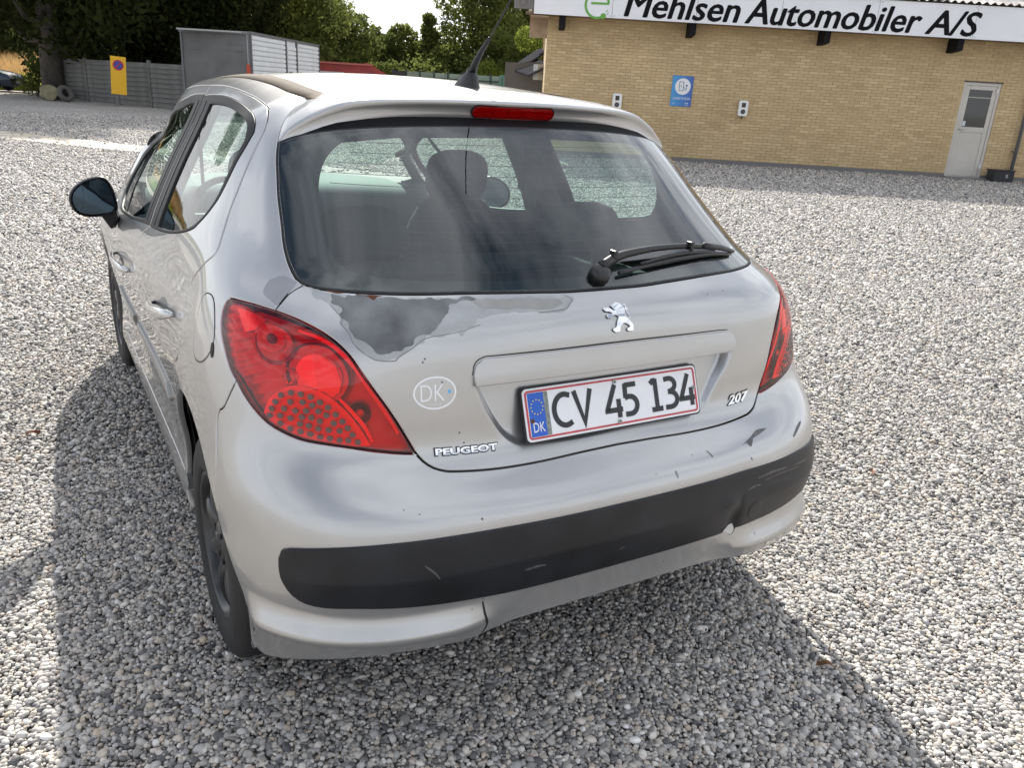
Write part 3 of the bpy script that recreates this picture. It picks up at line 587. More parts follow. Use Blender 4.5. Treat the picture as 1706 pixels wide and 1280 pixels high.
# ---------------- parked car, far left ----------------
def far_car():
    o=at(8,154,47.0); o[2]=0; t=empty('parked_car',o,'dark parked car with sun gleam coloured pale onto its bonnet at the left edge of the yard','car')
    fx=np.array([.93,-.36,0.]); sy=np.array([.36,.93,0.])     # fx: nose direction
    nose=at(31.5,150,47.0); nose[2]=0
    prof=[(0,.30,.80),(-.03,.55,.84),(-.10,.72,.80),(-.5,.83,.74),(-1.15,.93,.70),(-1.75,1.33,.60),(-2.3,1.42,.58),(-3.2,1.40,.56),(-3.85,1.05,.62),(-4.05,.95,.72),(-4.1,.5,.78),(-4.05,.3,.78)]
    V=[];F=[]; n=len(prof)
    for sgn in (-1,1):
        for x,z,w in prof: V.append(nose+fx*x+UP*z+sy*sgn*w)
    for i in range(n-1): F.append((i,i+1,n+i+1,n+i))
    F.append(tuple(range(n))); F.append(tuple(range(n,2*n))[::-1]); F.append((0,n,2*n-1,n-1))
    PAL=mat('far_car_paint',(.03,.045,.07),.25,.3,coat=1.)
    q=MB(); q.add(V,F); bevel(q.build('body',PAL,t,smooth=False),.05,3)
    HB=mat('far_bonnet_gleam',(.75,.77,.78),.25,.2,coat=1.);  # pale sheet: sunlit gleam of the dark bonnet put into its colour
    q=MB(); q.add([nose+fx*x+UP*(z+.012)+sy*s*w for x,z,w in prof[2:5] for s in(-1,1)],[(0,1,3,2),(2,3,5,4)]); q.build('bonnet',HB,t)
    q=MB(); q.add([nose+fx*x+UP*(z+.012)+sy*s*w*.95 for x,z,w in prof[4:6] for s in(-1,1)],[(0,1,3,2)]); q.build('windscreen',mat('far_glass',(.02,.03,.035),.05),t)
    for s in (-1,1):
        q=MB(); q.add([nose+fx*x+UP*z+sy*s*(w+.012) for x,z,w in((-1.25,.96,.71),(-1.8,1.3,.62),(-3.1,1.34,.60),(-3.7,1.02,.68))],[(0,1,2,3)]); q.build('side_window',mat('far_glass'),t)
        q=MB(); q.box(nose+fx*-.06+UP*.66+sy*s*.58,(.16,.34,.12),[fx,sy,UP]); bevel(q.build('headlight',mat('far_lamp',(.6,.62,.65),.1,.3),t),.02,2)
        for x in (-.75,-3.3):
            c=nose+fx*x+UP*.31+sy*s*.74; P=[c+(fx*math.cos(a)+UP*math.sin(a))*.31 for a in np.linspace(0,6.283,21)[:-1]]
            q=MB(); q.prism(P,None,sy*s*.12); w_=q.build('wheel',mat('far_tyre',(.012,.012,.012),.8),t)
            q=MB(); q.prism([c+sy*s*.121+(fx*math.cos(a)+UP*math.sin(a))*.19 for a in np.linspace(0,6.283,17)[:-1]],None,sy*s*.01); q.build('rim',mat('far_rim',(.3,.3,.32),.3,.8),w_)
    q=MB(); q.box(nose+fx*.035+UP*.44,(.015,.52,.12),[fx,sy,UP]); q.build('number_plate',mat('plate_white_far',(.6,.6,.6),.5),t)
    q=MB(); q.box(nose+fx*.015+UP*.58,(.04,.7,.09),[fx,sy,UP]); q.build('grille',mat('far_black',(.01,.01,.01),.5),t)
    q=MB(); q.box(nose+fx*.03+UP*.27,(.10,1.5,.12),[fx,sy,UP]); q.build('front_bumper',mat('far_black'),t)
far_car()
# ---------------- vegetation ----------------
def leaf_mat(name,col,var=.35):
    if name in _M: return _M[name]
    m=bpy.data.materials.new(name); m.use_nodes=True; t=m.node_tree; t.nodes.clear(); n=t.nodes.new; l=t.links.new
    o=n('ShaderNodeOutputMaterial'); d=n('ShaderNodeBsdfDiffuse'); tr=n('ShaderNodeBsdfTranslucent'); mx=n('ShaderNodeMixShader'); mx.inputs[0].default_value=.48
    g=n('ShaderNodeNewGeometry'); no=n('ShaderNodeTexNoise'); no.inputs['Scale'].default_value=.55; no.inputs['Detail'].default_value=3; l(g.outputs['Position'],no.inputs['Vector'])
    ad=n('ShaderNodeMath'); l(no.outputs['Fac'],ad.inputs[0]); m1=n('ShaderNodeMath'); m1.operation='MULTIPLY'; m1.inputs[1].default_value=.35; l(g.outputs['Random Per Island'],m1.inputs[0]); l(m1.outputs[0],ad.inputs[1])
    r=n('ShaderNodeValToRGB'); e=r.color_ramp.elements; e[0].position=.35; e[0].color=(*[c*(1-var) for c in col],1); e[1].position=.95; e[1].color=(min(1,col[0]*1.7),min(1,col[1]*1.45),col[2]*1.1,1); l(ad.outputs[0],r.inputs[0])
    l(r.outputs[0],d.inputs[0]); l(r.outputs[0],tr.inputs[0]); l(d.outputs[0],mx.inputs[1]); l(tr.outputs[0],mx.inputs[2]); l(mx.outputs[0],o.inputs[0]); _M[name]=m; return m
BARK=mat('bark',(.085,.075,.062),.95,var=(4,.35),bump=(14,1.,.04))
def leaves(centers,rad,n,size,flat=.75,seedn=0):
    """leaf quads in many clumps; returns V,F"""
    rg=np.random.default_rng(seedn); centers=np.asarray(centers); rad=np.asarray(rad)
    w=rad**2; k=rg.choice(len(centers),n,p=w/w.sum())
    d=rg.normal(size=(n,3)); d/=np.linalg.norm(d,axis=1)[:,None]; r=rg.uniform(.35,1.08,n)**.6
    P=centers[k]+d*(rad[k]*r)[:,None]*[1,1,flat]
    a=rg.normal(size=(n,3))+d*.4; a/=np.linalg.norm(a,axis=1)[:,None]; b=rg.normal(size=(n,3)); b-=a*(a*b).sum(1)[:,None]; b/=np.linalg.norm(b,axis=1)[:,None]; c=np.cross(a,b)
    s=size*rg.uniform(.6,1.4,n)[:,None]
    V=np.stack([P-b*s,P+c*s*.55,P+b*s,P-c*s*.55],1).reshape(-1,3); F=np.arange(4*n).reshape(-1,4)
    return V,F
def fast_mesh(name,V,F,m,parent,origin=None):
    me=bpy.data.meshes.new(name); og=np.array(origin if origin is not None else (parent_origin(parent) if parent else (0,0,0)),float); V=V-og
    me.vertices.add(len(V)); me.vertices.foreach_set('co',V.ravel()); k=F.shape[1]; me.loops.add(F.size); me.loops.foreach_set('vertex_index',F.ravel().astype(np.int32)); me.polygons.add(len(F)); me.polygons.foreach_set('loop_start',(np.arange(len(F))*k).astype(np.int32)); me.update(calc_edges=True)
    me.materials.append(m); o=bpy.data.objects.new(name,me); COL.objects.link(o)
    if parent: o.parent=parent
    else: o.location=og
    return o
def tree(base,h,w,label,col=(.06,.085,.03),matn='leaf_a',clumps=26,n=9000,ls=.12,low=.12,trunk=.16,seed=1,shape='round',group=None,name='deciduous_tree',trunk_r=None):
    rg=np.random.default_rng(seed); base=np.array(base,float); t=empty(name,base,label,'tree',group)
    C=[];R=[]
    for i in range(clumps):
        f=low+(1-low)*(i+.5)/clumps; 
        if shape=='round': env=math.sin(math.pi*min(1,max(0,(f-low*.5))/(1.02))**.8)**.55
        else: env=(1.03-f)**.75+.08
        a=i*2.4+rg.uniform(-.5,.5); rr=w/2*env*rg.uniform(.25,.85)
        C.append(base+[math.cos(a)*rr,math.sin(a)*rr,h*f*rg.uniform(.93,1.0)]); R.append(w*.5*rg.uniform(.22,.40)*(.55+.6*env))
    # limbs
    q=MB(); tr=trunk_r or h*.022; lean=rg.uniform(-.03,.03,2)*h
    q.tube([base-UP*.1,base+[lean[0]*.2,lean[1]*.2,h*.25],base+[lean[0]*.5,lean[1]*.5,h*.55],base+[lean[0],lean[1],h*.9]],[tr*1.35,tr,tr*.65,tr*.15],10)
    for i in range(min(14,clumps)):
        c=C[int(i*clumps/14)]; z0=min(h*.7,max(h*.12,(c[2]-base[2])*.6)); p=base+[lean[0]*.4,lean[1]*.4,z0]; mid=(p+c)/2+[0,0,-.04*h]; q.tube([p,mid,c],[tr*.45,tr*.28,tr*.08],6,cap=False)
    q.build('trunk',BARK,t,smooth=True)
    V,F=leaves(C,R,n,ls,.8,seed); V2=V[:,2]; V[:,2]=np.maximum(V2,.1)
    fast_mesh('crown',V,F,leaf_mat(matn,col),t); return t
def gp(px,d): p=at(px,140,d); p[2]=0; return p
# big tree left
tb_=gp(88,40.3)
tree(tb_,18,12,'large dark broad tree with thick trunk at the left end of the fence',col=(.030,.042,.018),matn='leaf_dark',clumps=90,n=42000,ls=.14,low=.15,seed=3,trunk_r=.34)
# row behind the fence and along the yard: (px, dist, height, width, label, colour key)
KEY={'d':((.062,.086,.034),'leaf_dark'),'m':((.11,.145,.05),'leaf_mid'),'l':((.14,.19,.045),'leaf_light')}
TR=[(-60,88,15,14,'dark tree cut by the left photo edge, behind the parked car','d','round'),
(30,86,18,19,'broad dark tree behind the grassy bank left of the big trunk','d','round'),
(165,47,19,10,'dark tree rising directly behind the left half of the fence','d','round'),
(232,46,19,10,'dark leafy tree behind the fence above the yellow sign','d','round'),
(300,45,18,10,'dense tree behind the fence end and the box body corner','d','round'),
(372,47,14.5,9,'tree over the grey front of the box body','d','round'),
(440,50,11.5,8,'tree with sunlit edge over the ribbed side of the box body','m','round'),
(505,54,7.4,6,'tree at the left rim of the open sky gap','m','round'),
(572,56,5.6,6,'rounded mid green tree above the red skip, left of the sky gap','m','round'),
(628,58,4.6,3.6,'narrow airy tree with gaps, second right of the skip','m','cone'),
(668,57,4.9,4.0,'spreading tree under the sky gap left of the pointed one','m','round'),
(712,56,5.6,3.2,'pointed conical tree in the middle of the sky gap','m','cone'),
(755,57,4.0,4.6,'low round tree right of the pointed tree','m','round'),
(805,55,9.6,6.5,'tall loose tree behind the aerial whip','m','round'),
(862,60,12,7,'tall tree behind the garage gable','m','round'),
(930,62,10,8,'wide tree mostly hidden by the garage corner','m','round')]
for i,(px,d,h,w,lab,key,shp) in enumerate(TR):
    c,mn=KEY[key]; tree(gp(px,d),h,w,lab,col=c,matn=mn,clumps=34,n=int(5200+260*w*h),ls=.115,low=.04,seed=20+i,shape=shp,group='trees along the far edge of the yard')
# light bushes in front
for i,(px,d,h,w,lab) in enumerate([(520,50,2.9,3.4,'light green bush right behind the ribbed box side'),(620,51,2.3,3.0,'pale shrub above the dark steel panel'),(820,49,2.6,3.2,'light green bush behind the steel panels near the aerial'),(885,42,2.7,3.0,'bright green bush against the garage corner'),(892,46,5.6,2.8,'yellow green young tree beside the gable'),(868,50,5.0,3,'dark bush between the tank and the annex'),(560,52,2.8,4,'green bush behind the red skip'),(720,52,2.6,5,'wide bush behind the steel panels')]):
    b=empty('shrub',gp(px,d),lab,'shrub'); rg=np.random.default_rng(80+i); C=[np.array(gp(px,d))+[rg.uniform(-.5,.5)*w*.7,rg.uniform(-.5,.5)*w*.7,h*rg.uniform(.2,.85)] for _ in range(12)]
    V,F=leaves(C,[w*.22]*12,3600,.10,1.0,90+i); V[:,2]=np.maximum(V[:,2],.02); fast_mesh('foliage',V,F,leaf_mat(*(('leaf_light',KEY['l'][0]) if 'light' in lab or 'bright' in lab or 'yellow' in lab else ('leaf_mid',KEY['m'][0]))),b)
    q=MB(); base=gp(px,d)
    for k in range(5): q.tube([base,base+[rg.uniform(-.4,.4),rg.uniform(-.4,.4),h*.6]],[.03,.012],5)
    q.build('stem',BARK,b)
sb=empty('shrub',gp(62,41.5),'leafy shrub on the grass left of the big trunk','shrub'); C=[gp(62,41.5)+[rng.uniform(-.7,.6),rng.uniform(-.5,.5),rng.uniform(.3,1.3)] for _ in range(9)]
V,F=leaves(C,[.34]*9,900,.075,1.,55); fast_mesh('foliage',V,F,leaf_mat('leaf_mid',KEY['m'][0]),sb)
q=MB(); 
for k in range(4): q.tube([gp(62,41.5),gp(62,41.5)+[rng.uniform(-.4,.4),0,.8]],[.02,.01],5)
q.build('stem',BARK,sb)
# grassy bank: terrain + blades
gx=np.linspace(-45,1.2,24); gy=np.linspace(48,84,12); V=[];F=[]
def bank(x,y): return max(-.02,min(1.6,(y-48.0)*.085))
for y in gy:
    for x in gx: V.append((x,y,bank(x,y)))
for j in range(11):
    for i in range(23): F.append((j*24+i,j*24+i+1,(j+1)*24+i+1,(j+1)*24+i))
tag(mesh_obj('grass_bank',V,F,mat('bank_soil',(.10,.11,.04),.95,var=(.6,.3))),kind='structure')
def grass(name,n,x0,x1,y0,y1,h,col,mn,label,sd):
    rg=np.random.default_rng(sd); x=rg.uniform(x0,x1,n); y=rg.uniform(y0,y1,n); z=np.array([bank(a,b) for a,b in zip(x,y)]); hh=h*rg.uniform(.5,1.3,n); a=rg.uniform(0,6.28,n); w=.03; lx=rg.normal(0,.25,n)*hh
    V=np.stack([np.stack([x-np.cos(a)*w,y-np.sin(a)*w,z-.03],1),np.stack([x+np.cos(a)*w,y+np.sin(a)*w,z-.03],1),np.stack([x+lx,y,z+hh],1)],1).reshape(-1,3)
    tag(fast_mesh(name,V,np.arange(3*n).reshape(-1,3),leaf_mat(mn,col),None),label,'grass',kind='stuff')
grass('green_grass',16000,-8,.6,48.0,53.5,.35,(.20,.26,.05),'grass_green','bright green grass at the foot of the bank',5)
grass('dry_grass',26000,-12,2,52,66,.6,(.36,.27,.15),'grass_dry','tall tan dry grass on the bank',6)
# dark undergrowth wall behind the trees so the horizon closes
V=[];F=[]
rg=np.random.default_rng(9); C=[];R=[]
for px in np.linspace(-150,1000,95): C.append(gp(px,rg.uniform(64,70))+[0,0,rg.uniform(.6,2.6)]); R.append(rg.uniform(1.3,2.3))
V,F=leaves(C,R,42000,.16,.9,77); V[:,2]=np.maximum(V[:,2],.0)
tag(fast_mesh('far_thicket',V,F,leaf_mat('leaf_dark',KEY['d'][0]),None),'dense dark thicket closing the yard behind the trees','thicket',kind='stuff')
# ---------------- the car: body surface ----------------
# ---- car body control net (right half, metres; x right, y forward, z up) ----
# rear columns c0..c7 per row: (x,y,z)
REAR=[
 [(0,.10,.19),(.2,.105,.188),(.4,.12,.182),(.55,.15,.17),(.66,.21,.16),(.735,.31,.155),(.765,.46,.155),(.77,.70,.155)],
 [(0,.035,.245),(.2,.04,.243),(.4,.055,.237),(.56,.09,.222),(.69,.165,.21),(.78,.30,.205),(.815,.46,.205),(.82,.70,.21)],
 [(0,.02,.34),(.2,.024,.34),(.4,.04,.335),(.565,.075,.33),(.70,.15,.33),(.79,.29,.33),(.825,.46,.33),(.838,.70,.33)],
 [(0,.0,.46),(.2,.003,.46),(.4,.02,.455),(.57,.06,.45),(.71,.14,.45),(.805,.29,.45),(.842,.46,.45),(.855,.70,.45)],
 [(0,-.005,.57),(.2,-.002,.57),(.4,.015,.565),(.57,.057,.56),(.712,.14,.56),(.81,.29,.56),(.85,.46,.56),(.866,.70,.56)],
 [(0,.018,.645),(.2,.021,.645),(.4,.038,.645),(.57,.083,.645),(.71,.165,.645),(.808,.305,.645),(.849,.47,.64),(.868,.70,.64)],
 [(0,.075,.68),(.2,.078,.68),(.4,.09,.682),(.565,.13,.69),(.70,.20,.695),(.80,.325,.695),(.845,.48,.69),(.868,.70,.68)],
 [(0,.122,.72),(.2,.124,.72),(.4,.13,.725),(.56,.165,.735),(.69,.23,.74),(.793,.35,.745),(.84,.50,.74),(.866,.72,.73)],
 [(0,.130,.80),(.2,.132,.80),(.4,.14,.80),(.56,.175,.81),(.685,.25,.815),(.783,.375,.82),(.832,.53,.82),(.858,.73,.81)],
 [(0,.133,.90),(.2,.135,.90),(.4,.147,.90),(.56,.185,.90),(.68,.27,.905),(.768,.41,.905),(.815,.57,.905),(.838,.75,.90)],
 [(0,.147,.985),(.2,.15,.985),(.4,.167,.985),(.56,.213,.985),(.67,.315,.985),(.748,.455,.985),(.79,.61,.985),(.812,.77,.975)],
 [(0,.20,1.045),(.2,.205,1.045),(.4,.232,1.045),(.56,.305,1.045),(.652,.41,1.046),(.722,.54,1.048),(.763,.67,1.05),(.787,.80,1.045)],
 [(0,.285,1.11),(.2,.29,1.11),(.4,.325,1.11),(.56,.415,1.11),(.657,.535,1.115),(.70,.64,1.12),(.733,.75,1.12),(.755,.87,1.115)],
 [(0,.43,1.22),(.2,.435,1.22),(.4,.475,1.22),(.55,.57,1.22),(.638,.67,1.22),(.672,.755,1.225),(.695,.85,1.23),(.703,.96,1.23)],
 [(0,.585,1.335),(.2,.59,1.335),(.4,.63,1.333),(.53,.715,1.33),(.598,.79,1.33),(.62,.85,1.335),(.635,.92,1.345),(.64,1.0,1.35)],
 [(0,.655,1.385),(.2,.66,1.385),(.38,.70,1.383),(.50,.775,1.38),(.555,.84,1.38),(.58,.885,1.385),(.592,.94,1.392),(.592,1.02,1.40)],
 [(0,.73,1.425),(.2,.735,1.425),(.35,.77,1.42),(.44,.83,1.42),(.485,.875,1.42),(.505,.91,1.425),(.512,.96,1.43),(.512,1.03,1.435)],
]
_w=[0,.6,.9,1,1,1,1,1,1,1.1,1.0,.6,.2,0,0,0,0]
_d={3:(.0,-.01),4:(.012,-.02),5:(.03,-.022),6:(.024,-.012),7:(.006,0)}
for _i,_f in enumerate(_w):
    for _j,(_x,_y) in _d.items():
        x,y,z=REAR[_i][_j]; REAR[_i][_j]=(x+_x*_f,y+_y*_f,z)
SY=[1.0,1.4,1.9,2.4,2.8,3.2,3.6,3.85,3.97,4.02]
def side_cols():
    lo=[ # z, x for SY
     (.155,[.76,.76,.76,.76,.76,.77,.72,.60,.35,.0]),
     (.21,[.825,.825,.825,.825,.825,.825,.77,.64,.38,.0]),
     (.33,[.838,.838,.838,.838,.838,.838,.79,.66,.39,.0]),
     (.45,[.84,.83,.83,.83,.83,.845,.81,.67,.40,.0]),
     (.56,[.855,.845,.845,.845,.845,.86,.82,.68,.40,.0]),
     (.64,[.86,.852,.852,.852,.852,.863,.82,.68,.40,.0]),
     (.68,[.861,.855,.855,.855,.855,.862,.815,.67,.39,.0]),
     (.72,[.861,.858,.858,.858,.856,.858,.81,.66,.38,.0]),
     (.79,[.857,.857,.857,.855,.852,.848,.795,.64,.36,.0]),
     (.87,[.845,.848,.848,.846,.84,.83,.775,.62,.35,.0]),
     (.94,[.823,.828,.828,.826,.822,.805,.74,.58,.33,.0])]
    rows=[]
    for i,(z,xs) in enumerate(lo):
        r=[]
        for j,y in enumerate(SY):
            zz=z
            if i>=8 and j>=1: zz=z-[0,.01,.03,.05,.07,.08,.11,.16,.19,.20][j]*(i-6)/4.
            yy=y
            if j==0: yy=y+[0,0,0,0,0,0,0,0,0,.01,.02][i]
            r.append((xs[j],yy,zz))
        rows.append(r)
    belt=[(.80,1.055,1.03),(.805,1.42,1.00),(.805,1.9,.965),(.803,2.4,.925),(.797,2.8,.90),(.77,3.2,.89),(.68,3.6,.85),(.5,3.85,.79),(.28,3.97,.75),(0,4.02,.74)]
    rail=[(.588,1.165,1.411),(.583,1.475,1.425),(.578,1.9,1.42),(.572,2.35,1.37),(.575,2.75,1.23),(.655,3.1,1.06),(.30,3.5,.93),(.2,3.75,.85),(.1,3.93,.78),(0,4.02,.745)]
    strip=[(.512,1.165,1.446),(.512,1.475,1.457),(.512,1.9,1.45),(.508,2.35,1.395),(.515,2.72,1.255),(.60,3.05,1.08),(.0,3.5,.95),(.0,3.75,.87),(.0,3.93,.79),(0,4.02,.75)]
    def mixp(a,b,t,cv=0):
        return tuple(a[k]+(b[k]-a[k])*(t if k else (t**1.12)) for k in range(3))
    rows.append(belt)
    for t in (.17,.5,.84): rows.append([mixp(a,b,t) for a,b in zip(belt,rail)])
    rows.append(rail); rows.append(strip)
    return rows
NET=np.array([list(a)+list(b) for a,b in zip(REAR,side_cols())],float)  # rows x cols x 3
NR,NC=NET.shape[:2]
def natural_M(t):
    """second derivatives operator for natural cubic spline at knots t"""
    n=len(t); A=np.zeros((n,n)); B=np.zeros((n,n)); h=np.diff(t)
    A[0,0]=A[-1,-1]=1
    for i in range(1,n-1):
        A[i,i-1]=h[i-1]; A[i,i]=2*(h[i-1]+h[i]); A[i,i+1]=h[i]
        B[i,i-1]=6/h[i-1]; B[i,i]=-6/h[i-1]-6/h[i]; B[i,i+1]=6/h[i]
    return np.linalg.solve(A,B)
def basis(t,M,q):
    q=np.asarray(q,float); i=np.clip(np.searchsorted(t,q)-1,0,len(t)-2)
    h=t[i+1]-t[i]; a=(t[i+1]-q)/h; b=1-a
    W=np.zeros((len(q),len(t))); r=np.arange(len(q))
    W[r,i]+=a; W[r,i+1]+=b
    W+=((a**3-a)*h*h/6)[:,None]*M[i]+((b**3-b)*h*h/6)[:,None]*M[i+1]
    return W
UK=np.concatenate([[0],np.cumsum(np.linalg.norm(np.diff(NET[8],axis=0),axis=1))])
VK=np.concatenate([[0],np.cumsum(np.linalg.norm(np.diff(NET[:,5],axis=0),axis=1))])
